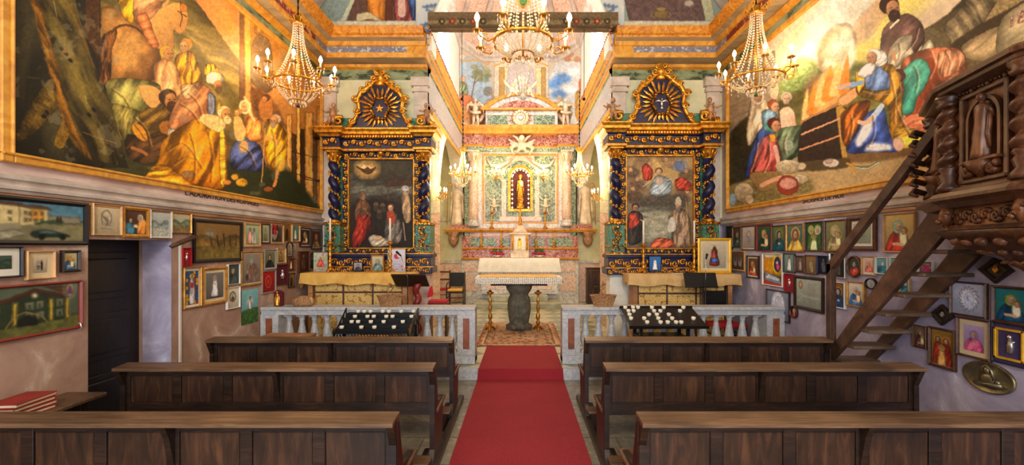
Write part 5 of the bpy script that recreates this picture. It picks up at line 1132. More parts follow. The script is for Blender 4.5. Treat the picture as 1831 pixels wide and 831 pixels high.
def lamp(kind, name, loc, power, col, size=0.1, rot=None, sy=None):
 l = bpy.data.lights.new(name, kind); l.energy = power; l.color = col
 if kind == 'AREA':
  l.shape = 'RECTANGLE'; l.size = size; l.size_y = sy or size
 else: l.shadow_soft_size = size
 o = bpy.data.objects.new(name, l); o.location = loc
 if rot: o.rotation_euler = rot
 COL.objects.link(o); return o
DAY = (0.80, 0.88, 1.0)
lamp('AREA', 'fill_rear_left', (-2.05, -3.85, 2.9), 110, DAY, 1.1, (PI / 2, 0, 0), 2.6)  # added fill behind the camera, cool, mostly for the right wall
lamp('AREA', 'fill_rear_right', (2.05, -3.85, 2.9), 45, (1, 0.9, 0.78), 1.1, (PI / 2, 0, 0), 2.6)  # added warm fill behind the camera
lamp('AREA', 'fill_rear_door', (0, -3.85, 1.4), 60, DAY, 1.6, (PI / 2, 0, 0), 2.4)  # added fill at the unseen rear doorway
lamp('AREA', 'fill_rear_lunette', (0, -3.85, 5.4), 210, (1, 0.93, 0.84), 1.6, (PI / 2 * 0.9, 0, 0), 1.6)  # added high fill that brightens the frescoes evenly
for s in (-1, 1):
 lamp('AREA', 'daylight_chancel', (s * 1.8, 9.5, 6.55), 45, (0.95, 0.97, 1), 1.5, (0, s * PI / 2 * 0.86, 0), 1.3)
def build_rail():
 for s, xa, xb, pa, lab, side in ((-1, XL + 0.01, -0.63, 'left', 'veined marble communion rail with balusters, left of the red carpet', -1), (1, 0.59, XR - 0.01, 'right', 'veined marble communion rail with balusters, right of the red carpet', 1)):
  t = thing('communion_rail', ((xa + xb) / 2, 6.08, ZF), lab, 'railing', 'marble communion rails')
  y0, y1 = 5.97, 6.2
  b = MB(); b.box(xa, xb, y0 - 0.03, y1 + 0.03, 0.9, 0.945, 0.01); b.box(xa, xb, y0, y1, 0.83, 0.9, 0.006); b.box(xa, xb, y0 - 0.012, y1 + 0.012, 0.885, 0.9); b.build('top_rail', 'grey_marble', t, world=True)
  b = MB(); b.box(xa, xb, y0 - 0.02, y1 + 0.02, ZF + 0.001, 0.27, 0.01); b.box(xa, xb, y0, y1, 0.27, 0.3, 0.004); b.build('base_rail', 'grey_marble', t, world=True)
  posts = [(xa, xa + 0.25), (xb - 0.25, xb)]
  for (a, c) in posts:
   b = MB(); b.box(a, c, y0 - 0.02, y1 + 0.02, 0.27, 0.84, 0.004); b.box(a - 0.02 if a > xa else a, c + (0.02 if c < xb else 0), y0 - 0.04, y1 + 0.04, ZF + 0.001, 0.25, 0.008)
   p = b.build('post', 'grey_marble', t, world=True)
   b = MB(); b.box((a + c) / 2 - 0.045, (a + c) / 2 + 0.045, y0 - 0.026, y0 - 0.018, 0.36, 0.79); o = b.build('inlay', 'marble_inlay', t, world=True); T = o.matrix_local.copy(); o.parent = p
  n = 14; L = (xb - 0.25) - (xa + 0.25)
  prof = [(0.055, 0.0), (0.055, 0.03), (0.035, 0.045), (0.045, 0.07), (0.068, 0.14), (0.07, 0.19), (0.052, 0.29), (0.034, 0.39), (0.03, 0.44), (0.042, 0.455), (0.034, 0.47), (0.05, 0.49), (0.055, 0.5), (0.055, 0.53)]
  for i in range(n):
   x = xa + 0.25 + L * (i + 0.5) / n
   b = MB(); b.lathe(prof, (x, 6.085, 0.3), 14); b.box(x - 0.062, x + 0.062, 6.085 - 0.062, 6.085 + 0.062, 0.28, 0.325, 0.004); b.box(x - 0.058, x + 0.058, 6.085 - 0.058, 6.085 + 0.058, 0.8, 0.835, 0.004)
   b.build('baluster', 'grey_marble', t, world=True)
build_rail()
def build_carpets():
 b = MB(); zz = 0.012
 w0, w1 = 0.585, 0.555
 row = [(-0.595, 0.60, 1.2, 0.0), (-0.575, 0.585, 5.69, 0.0), (-0.56, 0.575, 5.695, ZF - 0.004), (-0.555, 0.57, 5.75, ZF), (-0.545, 0.565, 6.98, ZF)]
 prev = None
 for (a, c, y, z) in row:
  cur = [(a, y, z + 0.004), (a, y, z + zz), (c, y, z + zz), (c, y, z + 0.004)]
  if prev:
   b.add(prev + cur, [(0, 1, 5, 4), (1, 2, 6, 5), (2, 3, 7, 6)], False)
  prev = cur
 o = b.build('aisle_carpet', 'carpet'); setp(o, 'bright red carpet runner up the middle aisle and over the step', 'carpet')
 nu, nv = 150, 90; x = np.linspace(-0.74, 0.72, nu); y = np.linspace(9.1, 7.0, nv); X, Y = np.meshgrid(x, y); P = np.stack([X.ravel(), Y.ravel(), np.full(X.size, ZF + 0.012)], 1)
 cv = Cv(X.ravel(), Y.ravel(), 0.012, 0.5); cv.base((186, 148, 112)); rr = random.Random(3)
 a = ((cv.u * 9).astype(int) + (cv.v * 9).astype(int)) % 2
 for i in range(420):
  cx, cy = rr.uniform(-0.74, 0.72), rr.uniform(7.0, 9.1); cv.ell(cx, cy, 0.03, 0.035, rr.choice([(150, 70, 50), (206, 176, 136), (120, 104, 96), (196, 110, 70), (86, 70, 60)]), a=0.8, f=0.7)
 for (w, col) in ((0.03, (140, 70, 50)), (0.1, (206, 180, 140)), (0.14, (120, 66, 48)), (0.26, (150, 90, 64))):
  cv.line([(-0.74 + w, 7.0 + w), (-0.74 + w, 9.1 - w)], 1.6, col); cv.line([(0.72 - w, 7.0 + w), (0.72 - w, 9.1 - w)], 1.6, col); cv.line([(-0.74 + w, 7.0 + w), (0.72 - w, 7.0 + w)], 1.6, col); cv.line([(-0.74 + w, 9.1 - w), (0.72 - w, 9.1 - w)], 1.6, col)
 cv.line([(-0.5, 7.5), (-0.2, 7.25), (0.2, 7.3), (0.5, 7.55)], 2, (110, 60, 44)); cv.speckle(0.2, 1.2)
 o = col_mesh('patterned_rug', P, nu, nv, cv, 'painted_matt'); setp(o, 'worn patterned oriental rug under the stone altar table', 'rug')
build_carpets()
def figure(mb, x, y, z, h, robe=True, arms=(), mitre=False, lean=0.0, legs=None, wings=False, face=-1, book=False):
 """standing figure of height h, feet at z, facing -y"""
 k = h / 1.7
 def T(p): return (x + p[0] * k + lean * p[2] * k, y + p[1] * k * -face * 1.0, z + p[2] * k)
 if robe:
  rows = [(0.0, 0.25, 0.2), (0.12, 0.24, 0.19), (0.45, 0.2, 0.16), (0.85, 0.17, 0.13), (1.02, 0.155, 0.12), (1.2, 0.19, 0.13), (1.36, 0.2, 0.12), (1.43, 0.13, 0.09), (1.47, 0.06, 0.06)]
  n = 30; vs = []; fs = []
  for j, (zz, rx, ry) in enumerate(rows):
   for i in range(n):
    a = 2 * PI * i / n; fold = 1 + (0.11 * max(0, 1 - zz / 1.1)) * math.sin(a * 7 + zz * 2) + 0.03 * math.sin(a * 11 - zz * 5)
    vs.append(T((rx * fold * math.cos(a), ry * fold * math.sin(a), zz)))
  for j in range(len(rows) - 1):
   for i in range(n): fs.append((j * n + i, j * n + (i + 1) % n, (j + 1) * n + (i + 1) % n, (j + 1) * n + i))
  fs.append(tuple(range(n))[::-1]); fs.append(tuple((len(rows) - 1) * n + i for i in range(n)))
  mb.add(vs, fs, True)
  for s in (-1, 1):
   mb.tube([T((s * 0.16, 0.1, 1.36)), T((s * 0.22, 0.04, 1.0)), T((s * 0.25, 0.0, 0.6)), T((s * 0.27, 0.02, 0.25))], [0.05 * k, 0.06 * k, 0.06 * k, 0.035 * k], 6)
   mb.tube([T((s * 0.07, 0.15, 1.2)), T((s * -0.04, 0.17, 0.8)), T((s * 0.1, 0.19, 0.1))], [0.02 * k, 0.03 * k, 0.035 * k], 5)
 else:
  mb.tube([T((0, 0, 0.78)), T((0, 0, 0.95)), T((0, 0.01, 1.2)), T((0, 0, 1.38)), T((0, 0, 1.46))], [0.15 * k, 0.16 * k, 0.17 * k, 0.13 * k, 0.06 * k], 10)
  for q, (kx, fx, fz) in enumerate(legs or ((0.12, 0.14, 0.0), (-0.12, -0.14, 0.0))):
   s = 1 if kx > 0 else -1
   mb.tube([T((s * 0.08, 0, 0.84)), T((kx * 1.1, 0.06, 0.46)), T((kx * 1.0, 0.03, 0.4)), T((fx, 0, fz + 0.08)), T((fx, 0.1, fz + 0.02))], [0.11 * k, 0.085 * k, 0.07 * k, 0.045 * k, 0.03 * k], 8)
 mb.tube([T((0, 0, 1.42)), T((0, 0.01, 1.54))], 0.05 * k, 8)
 hd = T((0, 0.02, 1.6)); mb.ell(hd, (0.085 * k, 0.095 * k, 0.115 * k), 12, 8)
 mb.ell(T((0, 0.11, 1.585)), (0.015 * k, 0.025 * k, 0.03 * k), 6, 4); mb.ell(T((0, -0.02, 1.63)), (0.095 * k, 0.1 * k, 0.11 * k), 10, 6)
 for s in (-1, 1): mb.ell(T((s * 0.035, 0.1, 1.615)), (0.014 * k, 0.012 * k, 0.009 * k), 6, 4); mb.ell(T((s * 0.09, 0.01, 1.59)), (0.012 * k, 0.02 * k, 0.028 * k), 6, 4)
 mb.ell(T((0, 0.105, 1.54)), (0.022 * k, 0.012 * k, 0.008 * k), 6, 4)
 for (s, e, w) in arms:
  mb.tube([T((s * 0.17, 0, 1.36)), T(((s * 0.2 + e[0]) / 2 + s * 0.02, e[1] * 0.5, (1.36 + e[2]) / 2)), T(e), T(w)], [0.065 * k, 0.06 * k, 0.05 * k, 0.032 * k], 8)
  d = Vector(w) - Vector(e); d.normalize()
  mb.ell(T(Vector(w) + d * 0.05), (0.035 * k, 0.03 * k, 0.04 * k), 7, 5)
  for q in range(4): mb.tube([T(Vector(w) + d * 0.07 + Vector(((q - 1.5) * 0.016, 0, 0))), T(Vector(w) + d * 0.13 + Vector(((q - 1.5) * 0.024, 0.015, 0)))], [0.011 * k, 0.007 * k], 5)
 if mitre:
  mb.add([T((-0.085, 0.08, 1.66)), T((0.085, 0.08, 1.66)), T((0.1, 0.06, 1.78)), T((0, 0.02, 1.95)), T((-0.1, 0.06, 1.78)), T((-0.085, -0.1, 1.66)), T((0.085, -0.1, 1.66)), T((0.1, -0.06, 1.78)), T((0, -0.03, 1.95)), T((-0.1, -0.06, 1.78))], [(0, 1, 2, 3, 4), (5, 9, 8, 7, 6), (0, 4, 9, 5), (1, 6, 7, 2), (2, 7, 8, 3), (4, 3, 8, 9)], False)
 if wings:
  for s in (-1, 1):
   for q in range(5):
    a = 0.4 + q * 0.28; mb.tube([T((s * 0.06, -0.1, 1.25)), T((s * (0.25 + 0.05 * q), -0.14, 1.45 + 0.1 * math.cos(a * 2))), T((s * (0.34 + 0.04 * q), -0.12, 1.35 - 0.13 * q))], [0.03 * k, 0.055 * k, 0.015 * k], 5)
 if book: mb.box(*[v for p in zip(T((-0.12, 0.16, 1.0)), T((0.06, 0.24, 1.22))) for v in sorted(p)])
def candle_stick(name, x, y, z, h, label, group, candle=0.0, r=0.06, mat='brass', candle_label=None, cgroup=None):
 t = thing(name, (x, y, z), label, 'candlestick', group)
 b = MB(); k = h
 for i in range(3):
  a = 2 * PI * i / 3 + 0.5; b.tube([(0, 0, 0.12 * k), (r * 0.7 * math.cos(a), r * 0.7 * math.sin(a), 0.07 * k), (r * 1.15 * math.cos(a), r * 1.15 * math.sin(a), 0.012 * k)], [r * 0.3, r * 0.3, r * 0.22], 6); b.ell((r * 1.15 * math.cos(a), r * 1.15 * math.sin(a), r * 0.22), r * 0.22, 6, 4)
 b.lathe([(r * 0.5, 0.05 * k), (r * 0.7, 0.09 * k), (r * 0.3, 0.14 * k)], (0, 0, 0), 12); b.build('foot', mat, t)
 b = MB(); b.lathe([(r * 0.3, 0.13 * k), (r * 0.5, 0.2 * k), (r * 0.26, 0.25 * k), (r * 0.46, 0.3 * k), (r * 0.5, 0.36 * k), (r * 0.24, 0.43 * k), (r * 0.34, 0.5 * k), (r * 0.4, 0.58 * k), (r * 0.22, 0.66 * k), (r * 0.42, 0.72 * k), (r * 0.24, 0.78 * k), (r * 0.2, 0.88 * k)], (0, 0, 0), 12); b.build('stem', mat, t)
 b = MB(); b.lathe([(r * 0.2, 0.87 * k), (r * 0.75, 0.92 * k), (r * 0.9, 0.95 * k), (r * 0.86, 0.955 * k), (r * 0.35, 0.945 * k), (r * 0.32, k), (0, k)], (0, 0, 0), 14); b.build('drip_pan', mat, t)
 if candle:
  c = MB(); c.lathe([(0.0, 0), (0.017, 0), (0.016, candle), (0.006, candle + 0.004), (0.0, candle + 0.006)], (0, 0, 0), 10); o = c.build('altar_candle', 'wax'); o.location = (x, y, z + h); setp(o, candle_label, 'candle', cgroup)
  c = MB(); c.tube([(0, 0, candle), (0, 0.001, candle + 0.015)], 0.002, 4); c.build('wick', 'iron', o)
 return t
def build_high_altar():
 YR = 12.6
 W = lambda px, py: Wp(px, py, YR)
 s = F / YR
 X = lambda px: (px - VX) / s
 Z = lambda py: CZ - (py - VY) / s
 t = thing('high_altar', (0.02, 12.5, ZF), 'high altar of coloured marble with gilded ledges, columns and a lit niche', 'altar')
 b = MB(); b.mi = 0
 b.box(-1.22, 1.12, 11.15, 12.7, ZF, 0.30, 0.01); b.build('altar_step', 'step_stone', t, world=True)
 b = MB(); b.box(-0.86, 0.76, 11.55, 12.7, 0.30, 0.45, 0.01); b.build('altar_step', 'step_stone', t, world=True)
 b = MB(); b.box(-1.1, 1.06, 12.0, 12.6, 0.45, 1.40, 0.01); b.box(-1.16, 1.12, 11.94, 12.6, 1.40, 1.45, 0.01); b.build('altar_block', 'white_marble', t, world=True)
 b = MB()
 for (x0, x1) in ((-0.95, -0.55), (-0.45, 0.4), (0.5, 0.9)): b.box(x0, x1, 11.985, 12.01, 0.58, 1.28, 0.006)
 b.build('block_panel', 'pink_marble', t, world=True)
 b = MB(); b.box(-1.69, 1.69, 12.3, 12.7, ZF, 1.40, 0.004); b.build('lower_wall', 'white_marble', t, world=True)
 for (x0, x1, m) in ((-1.62, -1.2, 'pink_marble'), (1.16, 1.6, 'pink_marble')):
  b = MB(); b.box(x0, x1, 12.28, 12.31, 0.5, 1.0, 0.006); b.box(x0, x1, 12.28, 12.31, 1.06, 1.32, 0.006); b.build('wall_panel', m, t, world=True)
 for (z0, z1, y, d, m) in ((1.40, 1.47, 12.24, 0.02, 'yellow_ochre'), (1.70, 1.76, 12.34, 0.02, 'yellow_ochre')):
  b = MB(); b.sweep([(-1.69, y), (1.69, y)], [(0.3, z0), (0, z0), (-0.03, z0 + 0.02), (-0.05, z1 - 0.015), (-0.05, z1), (0.3, z1)], side=1); b.build('gilt_ledge', m, t, world=True)
 b = MB(); b.box(-1.69, 1.69, 12.36, 12.7, 1.47, 1.70); b.box(-1.69, 1.69, 12.42, 12.7, 1.76, 2.1); b.build('gradine', 'red_marble', t, world=True)
 b = MB()
 for (x0, x1) in ((X(842), X(888)), (X(950), X(972)), (X(894), X(912)), (X(978), X(1022))): b.box(x0, x1, 12.40, 12.43, 1.8, 2.04, 0.004)
 b.build('gradine_panel', 'green_marble', t, world=True)
 b = MB(); z = Z(411); b.sweep([(X(800), 12.7), (X(800), 12.36), (X(848), 12.36), (X(848), 12.44), (X(1012), 12.44), (X(1012), 12.36), (X(1062), 12.36), (X(1062), 12.7)], [(-0.2, z - 0.07), (0, z - 0.07), (0.03, z - 0.04), (0.06, z), (0.06, z + 0.02), (-0.3, z + 0.02)], side=-1); b.build('gilt_ledge', 'yellow_ochre', t, world=True)
 for (q0, q1) in ((X(806), X(842)), (X(1018), X(1056))): b = MB(); b.box(q0, q1, 12.38, 12.7, z + 0.02, Z(402), 0.004); b.build('statue_plinth', 'red_marble', t, world=True)
 for px in (812, 1050):
  b = MB(); b.lathe([(0.02, Z(442)), (0.1, Z(436)), (0.14, Z(428)), (0.12, Z(422)), (0.22, Z(415))], (X(px), 12.5, 0), 12, flute=0.12, nf=6); b.ell((X(px), 12.4, Z(428)), 0.06, 8, 5); b.build('bracket', 'angel_paint', t, world=True)
 nx0, nx1, nz0, nz1 = X(913), X(948), Z(374), Z(318); r = (nx1 - nx0) / 2; cx = (nx0 + nx1) / 2
 b = MB(); b.box(X(832), nx0, 12.55, 12.75, 2.1, Z(262)); b.box(nx1, X(1028), 12.55, 12.75, 2.1, Z(262)); b.box(nx0, nx1, 12.55, 12.75, 2.1, nz0)
 n = 12
 for i in range(n):
  a0, a1 = PI - PI * i / n, PI - PI * (i + 1) / n
  p, q = (cx + r * math.cos(a0), nz1 + r * math.sin(a0)), (cx + r * math.cos(a1), nz1 + r * math.sin(a1)); top = Z(262)
  b.add([(p[0], 12.55, p[1]), (q[0], 12.55, q[1]), (q[0], 12.55, top), (p[0], 12.55, top), (p[0], 12.75, p[1]), (q[0], 12.75, q[1])], [(0, 1, 2, 3), (0, 4, 5, 1)], False)
 b.build('retable_wall', 'pink_marble', t, world=True)
 b = MB(); b.box(nx0 - 0.05, nx1 + 0.05, 12.9, 12.93, nz0 - 0.1, nz1 + r + 0.1); b.box(nx0 - 0.04, nx0, 12.6, 12.92, nz0, nz1 + r); b.box(nx1, nx1 + 0.04, 12.6, 12.92, nz0, nz1 + r); b.box(nx0, nx1, 12.6, 12.92, nz0 - 0.03, nz0); b.build('niche_lining', 'niche_dark', t, world=True)
 def rect_frame(name, x0, x1, z0, z1, w, y, d, m):
  b = MB(); b.box(x0 - w, x0, y - d, y, z0 - w, z1 + w, 0.004); b.box(x1, x1 + w, y - d, y, z0 - w, z1 + w, 0.004); b.box(x0, x1, y - d, y, z0 - w, z0, 0.004); b.box(x0, x1, y - d, y, z1, z1 + w, 0.004); b.build(name, m, t, world=True)
 rect_frame('marble_surround', X(862), X(999), Z(400), Z(276), 0.13, 12.56, 0.06, 'white_marble')
 rect_frame('gilt_fillet', X(866), X(995), Z(398), Z(279), 0.035, 12.545, 0.04, 'yellow_ochre')
 def pans(nm, mt_, L_, y0_, y1_, zf):
  for (q0, q1, r0, r1) in L_: b = MB(); b.box(q0, q1, y0_, y1_, r0, r1, 0.004); b.build(nm, mt_, t, world=True)
 pans('green_panel', 'green_marble', [(X(868), X(897), Z(396), Z(296)), (X(963), X(992), Z(396), Z(296)), (X(870), X(905), Z(294), Z(280)), (X(956), X(990), Z(294), Z(280))], 12.53, 12.56, 0)
 b = MB(); b.box(X(897), X(905), 12.5, 12.56, Z(393), Z(322)); b.box(X(956), X(964), 12.5, 12.56, Z(393), Z(322)); b.box(X(893), X(968), 12.49, 12.56, Z(396), Z(388), 0.004)
 b.build('niche_pilaster', 'pink_marble', t, world=True)
 def arch_frame(name, w0, w1, y, d, m):
  ra, rb = r + w0, r + w1; n = 20; poly = [(cx - rb, nz0 - w1)] + [(cx + rb * math.cos(PI - PI * i / n), nz1 + rb * math.sin(PI - PI * i / n)) for i in range(n + 1)] + [(cx + rb, nz0 - w1)]
  inner = [(cx - ra, nz0 - w0)] + [(cx + ra * math.cos(PI - PI * i / n), nz1 + ra * math.sin(PI - PI * i / n)) for i in range(n + 1)] + [(cx + ra, nz0 - w0)]
  b = MB(); m_ = len(poly)
  for i in range(m_):
   j = (i + 1) % m_
   b.add([(poly[i][0], y - d, poly[i][1]), (poly[j][0], y - d, poly[j][1]), (inner[j][0], y - d, inner[j][1]), (inner[i][0], y - d, inner[i][1]), (poly[i][0], y, poly[i][1]), (poly[j][0], y, poly[j][1]), (inner[j][0], y, inner[j][1]), (inner[i][0], y, inner[i][1])], [(0, 1, 2, 3), (0, 4, 5, 1), (3, 2, 6, 7)], False)
  b.build(name, m, t, world=True)
 arch_frame('niche_arch', 0.0, 0.07, 12.54, 0.07, 'gold'); arch_frame('niche_arch', 0.07, 0.2, 12.55, 0.04, 'green_marble')
 for s_ in (-1, 1):
  b = MB(); c0 = X(931 + s_ * 26); b.tube([(X(931 + s_ * 60), 12.5, Z(285)), (X(931 + s_ * 52), 12.47, Z(297)), (X(931 + s_ * 38), 12.46, Z(300)), (X(931 + s_ * 24), 12.46, Z(292)), (X(931 + s_ * 16), 12.48, Z(284))], [0.03, 0.045, 0.06, 0.05, 0.03], 8); b.build('garland', 'pink_marble', t, world=True)
 for px in (848, 1012):
  x = X(px); b = MB(); b.lathe([(0.13, Z(396)), (0.135, Z(380)), (0.13, Z(340)), (0.12, Z(300)), (0.115, Z(291))], (x, 12.38, 0), 18); c = b.build('column_shaft', 'pink_marble', t, world=True)
  b = MB(); b.lathe([(0.17, Z(405)), (0.17, Z(401)), (0.15, Z(399)), (0.16, Z(397)), (0.135, Z(394))], (x, 12.38, 0), 18); b.build('column_base', 'white_marble', t, world=True)
  b = MB(); b.lathe([(0.12, Z(291)), (0.13, Z(288)), (0.12, Z(286)), (0.19, Z(277)), (0.17, Z(276))], (x, 12.38, 0), 16, flute=0.14, nf=8); b.box(x - 0.18, x + 0.18, 12.2, 12.56, Z(276), Z(273))
  for q in range(8):
   a = PI * 2 * q / 8; b.tube([(x + 0.12 * math.cos(a), 12.38 + 0.12 * math.sin(a), Z(290)), (x + 0.17 * math.cos(a), 12.38 + 0.17 * math.sin(a), Z(282)), (x + 0.2 * math.cos(a), 12.38 + 0.2 * math.sin(a), Z(279))], [0.03, 0.025, 0.02], 5)
  b.build('capital', 'statue_white', t, world=True)
 for (x0, x1) in ((X(832), X(840)), (X(1020), X(1028))):
  b = MB(); b.box(x0, x1, 12.4, 12.56, 2.1, Z(273), 0.004); b.build('side_pilaster', 'green_marble', t, world=True)
 pth = [(X(826), 12.75), (X(826), 12.24), (X(866), 12.24), (X(866), 12.42), (X(996), 12.42), (X(996), 12.24), (X(1036), 12.24), (X(1036), 12.75)]
 b = MB(); b.sweep(pth, [(-0.4, Z(273)), (0, Z(273)), (0.01, Z(267)), (0.03, Z(265)), (0.0, Z(263))], mats=[0, 0, 1, 1], side=-1); b.build('architrave', ['green_marble', 'yellow_ochre'], t, world=True)
 b = MB(); b.sweep(pth, [(0, Z(263)), (0, Z(246)), (0.02, Z(245))], side=-1); b.build('frieze', 'red_marble', t, world=True)
 b = MB(); b.sweep([(X(826), 12.75), (X(826), 12.2), (X(1036), 12.2), (X(1036), 12.75)], [(-0.3, Z(245)), (0.02, Z(245)), (0.04, Z(241)), (0.08, Z(236)), (0.09, Z(231)), (-0.4, Z(229))], side=-1); b.build('cornice', 'yellow_ochre', t, world=True)
 YA = 12.35; sa = F / YA; XA = lambda px: (px - VX) / sa; ZA = lambda py: CZ - (py - VY) / sa
 b = MB(); b.box(XA(868), XA(997), YA, 12.6, ZA(231), ZA(196), 0.005); b.build('attic', 'white_marble', t, world=True)
 pans('attic_panel', 'green_marble', [(XA(872), XA(908), ZA(226), ZA(206)), (XA(954), XA(992), ZA(226), ZA(206))], YA - 0.02, YA + 0.01, 0)
 b = MB(); n = 20; xc, R0 = XA(932), (XA(1003) - XA(861)) / 2; zb = ZA(196); hh = ZA(167) - zb; RR = (R0 * R0 + hh * hh) / (2 * hh); th = math.asin(R0 / RR); zcc = zb + hh - RR
 arc = [(xc + RR * math.sin(-th + 2 * th * i / n), zcc + RR * math.cos(-th + 2 * th * i / n)) for i in range(n + 1)]
 for i in range(n):
  a, c = arc[i], arc[i + 1]
  f = lambda p, k: (xc + (p[0] - xc) * k, zb + (p[1] - zb) * k + (1 - k) * 0.0)
  k = 0.86
  A, B, C, D = a, c, f(c, k), f(a, k)
  b.add([(A[0], YA - 0.1, A[1]), (B[0], YA - 0.1, B[1]), (C[0], YA - 0.06, C[1]), (D[0], YA - 0.06, D[1]), (A[0], 12.6, A[1]), (B[0], 12.6, B[1]), (C[0], YA, C[1]), (D[0], YA, D[1])], [(0, 1, 2, 3), (0, 4, 5, 1), (3, 2, 6, 7)], False)
  if i % 2 == 0: b.ell((a[0], YA - 0.11, a[1]), 0.028, 6, 4)
 b.box(XA(859), XA(1005), YA - 0.1, 12.6, zb - 0.03, zb + 0.025, 0.005); b.build('pediment_moulding', 'yellow_ochre', t, world=True)
 b = MB(); b.prism([(xc + (p[0] - xc) * 0.88, zb + (p[1] - zb) * 0.88) for p in arc], YA, 12.6); b.build('pediment_field', 'white_marble', t, world=True)
 b = MB(); b.prism([(xc + (p[0] - xc) * 0.62, zb + 0.03 + (p[1] - zb) * 0.5) for p in arc], YA - 0.02, YA); b.build('pediment_panel', 'red_marble', t, world=True)
 b = MB(); c0 = (XA(931), YA - 0.05, ZA(212))
 for i in range(20):
  a = 2 * PI * i / 20; L = 0.34 if i % 2 else 0.26; ca, sa_ = math.cos(a), math.sin(a)
  b.add([(c0[0] + 0.16 * ca - 0.03 * sa_, c0[1], c0[2] + 0.16 * sa_ + 0.03 * ca), (c0[0] + 0.16 * ca + 0.03 * sa_, c0[1], c0[2] + 0.16 * sa_ - 0.03 * ca), (c0[0] + L * 1.25 * ca, c0[1], c0[2] + L * 0.85 * sa_), (c0[0] + 0.2 * ca, c0[1] - 0.03, c0[2] + 0.2 * sa_)], [(0, 3, 2), (3, 1, 2), (0, 1, 3)], False)
 b.build('sunburst', 'gold', t, world=True)
 b = MB();
 for i in range(14):
  a = 2 * PI * i / 14; b.ell((c0[0] + 0.19 * math.cos(a), c0[1] - 0.03, c0[2] + 0.19 * math.sin(a)), 0.055, 7, 5)
 b.ell((c0[0], c0[1] - 0.02, c0[2]), (0.15, 0.04, 0.15), 14, 6); b.build('medallion', 'statue_white', t, world=True)
 b = MB(); b.ell((c0[0], c0[1] - 0.06, c0[2]), (0.08, 0.03, 0.09), 10, 6); b.build('medallion_centre', 'silver', t, world=True)
 for s_ in (-1, 1):
  b = MB(); b.tube([(XA(932 + s_ * 66), 12.5, ZA(200)), (XA(932 + s_ * 74), 12.5, ZA(212)), (XA(932 + s_ * 88), 12.5, ZA(222)), (XA(932 + s_ * 98), 12.5, ZA(224))], [0.05, 0.06, 0.06, 0.05], 7); b.build('volute', 'pink_marble', t, world=True)
 b = MB(); b.box(X(914), X(945), 12.1, 12.5, 1.47, Z(420), 0.006); b.box(X(911), X(948), 12.06, 12.5, Z(420), Z(417), 0.004); b.build('tabernacle', 'statue_white', t, world=True)
 tb = t.children[-1]
 b = MB(); b.box(X(921), X(938), 12.085, 12.11, Z(446), Z(424), 0.004); o = b.build('tabernacle_door', 'cloth_white', t, world=True)
 b = MB(); b.box(X(926), X(932), 12.07, 12.09, Z(444), Z(430), 0.004); b.ell((X(929), 12.08, Z(428)), 0.04, 8, 6); b.build('door_relief', 'gold', t, world=True)
 b = MB();
 for px in (917, 942): b.tube([(X(px), 12.08, Z(447)), (X(px), 12.08, Z(421))], 0.03, 8)
 b.build('tabernacle_column', 'gold', t, world=True)
 b = MB(); b.lathe([(0.26, Z(417)), (0.2, Z(413)), (0.14, Z(408)), (0.12, Z(404))], (X(930), 12.3, 0), 8); b.build('tabernacle_roof', 'pink_marble', t, world=True)
 b = MB(); b.lathe([(0.08, Z(404)), (0.03, Z(400)), (0.05, Z(394)), (0.02, Z(388)), (0.04, Z(384)), (0.015, Z(380))], (X(930), 12.3, 0), 10); b.box(X(930) - 0.012, X(930) + 0.012, 12.29, 12.31, Z(381), Z(366)); b.box(X(930) - 0.09, X(930) + 0.09, 12.29, 12.31, Z(373), Z(371.5)); b.ell((X(930), 12.28, Z(374)), (0.02, 0.015, 0.07), 6, 5); o = b.build('altar_cross', 'gold'); setp(o, 'small gilded altar cross standing on the marble tabernacle', 'cross')
 niche = thing('madonna_statue', (cx, 12.74, nz0), 'small crowned statue in a dark robe inside the lit altar niche', 'statue')
 b = MB(); b.lathe([(0.14, Z(374)), (0.14, Z(366)), (0.1, Z(364)), (0.12, Z(352))], (cx, 12.76, 0), 8); b.build('pedestal', 'gold_carved', niche, world=True)
 b = MB(); figure(b, cx, 12.76, Z(352), 0.62, arms=((-1, (-0.2, 0.12, 1.1), (-0.05, 0.2, 1.15)), (1, (0.2, 0.12, 1.1), (0.08, 0.2, 1.1)))); b.build('robed_body', 'gold', niche, world=True)
 b = MB(); b.lathe([(0.045, Z(352) + 0.6), (0.06, Z(352) + 0.66), (0.03, Z(352) + 0.7)], (cx, 12.76, 0), 8); b.build('crown', 'gold', niche, world=True)
 b = MB(); b.ell((cx + 0.05, 12.68, Z(352) + 0.38), (0.04, 0.04, 0.08), 8, 6); b.build('child', 'statue_white', niche, world=True)
 gl = thing('niche_light_garland', (cx, 12.62, nz0), 'ring of small warm bulbs around the inside of the altar niche', 'string lights')
 k = 0
 path = [(cx - r + 0.05, nz0 + 0.05 + q * (nz1 - nz0) / 7) for q in range(8)] + [(cx + (r - 0.05) * math.cos(PI - PI * (i + 1) / 8), nz1 + (r - 0.05) * math.sin(PI - PI * (i + 1) / 8)) for i in range(7)] + [(cx + r - 0.05, nz0 + 0.05 + q * (nz1 - nz0) / 7) for q in range(7, -1, -1)]
 b = MB(); b.tube([(p[0], 12.63, p[1]) for p in path], 0.006, 4); b.build('wire', 'gold', gl, world=True)
 bb = None
 for p in path:
  if bb is None:
   m = MB(); m.ell((0, 0, 0), 0.018, 8, 6); bb = m.build('bulb', 'bulb_small', gl); o = bb
  else: o = bb.copy(); COL.objects.link(o)
  o.location = (p[0] - cx, 0.0, p[1] - nz0)
 lamp('POINT', 'niche_light', (cx, 12.66, nz1 - 0.1), 5, (1, 0.75, 0.45), 0.05)
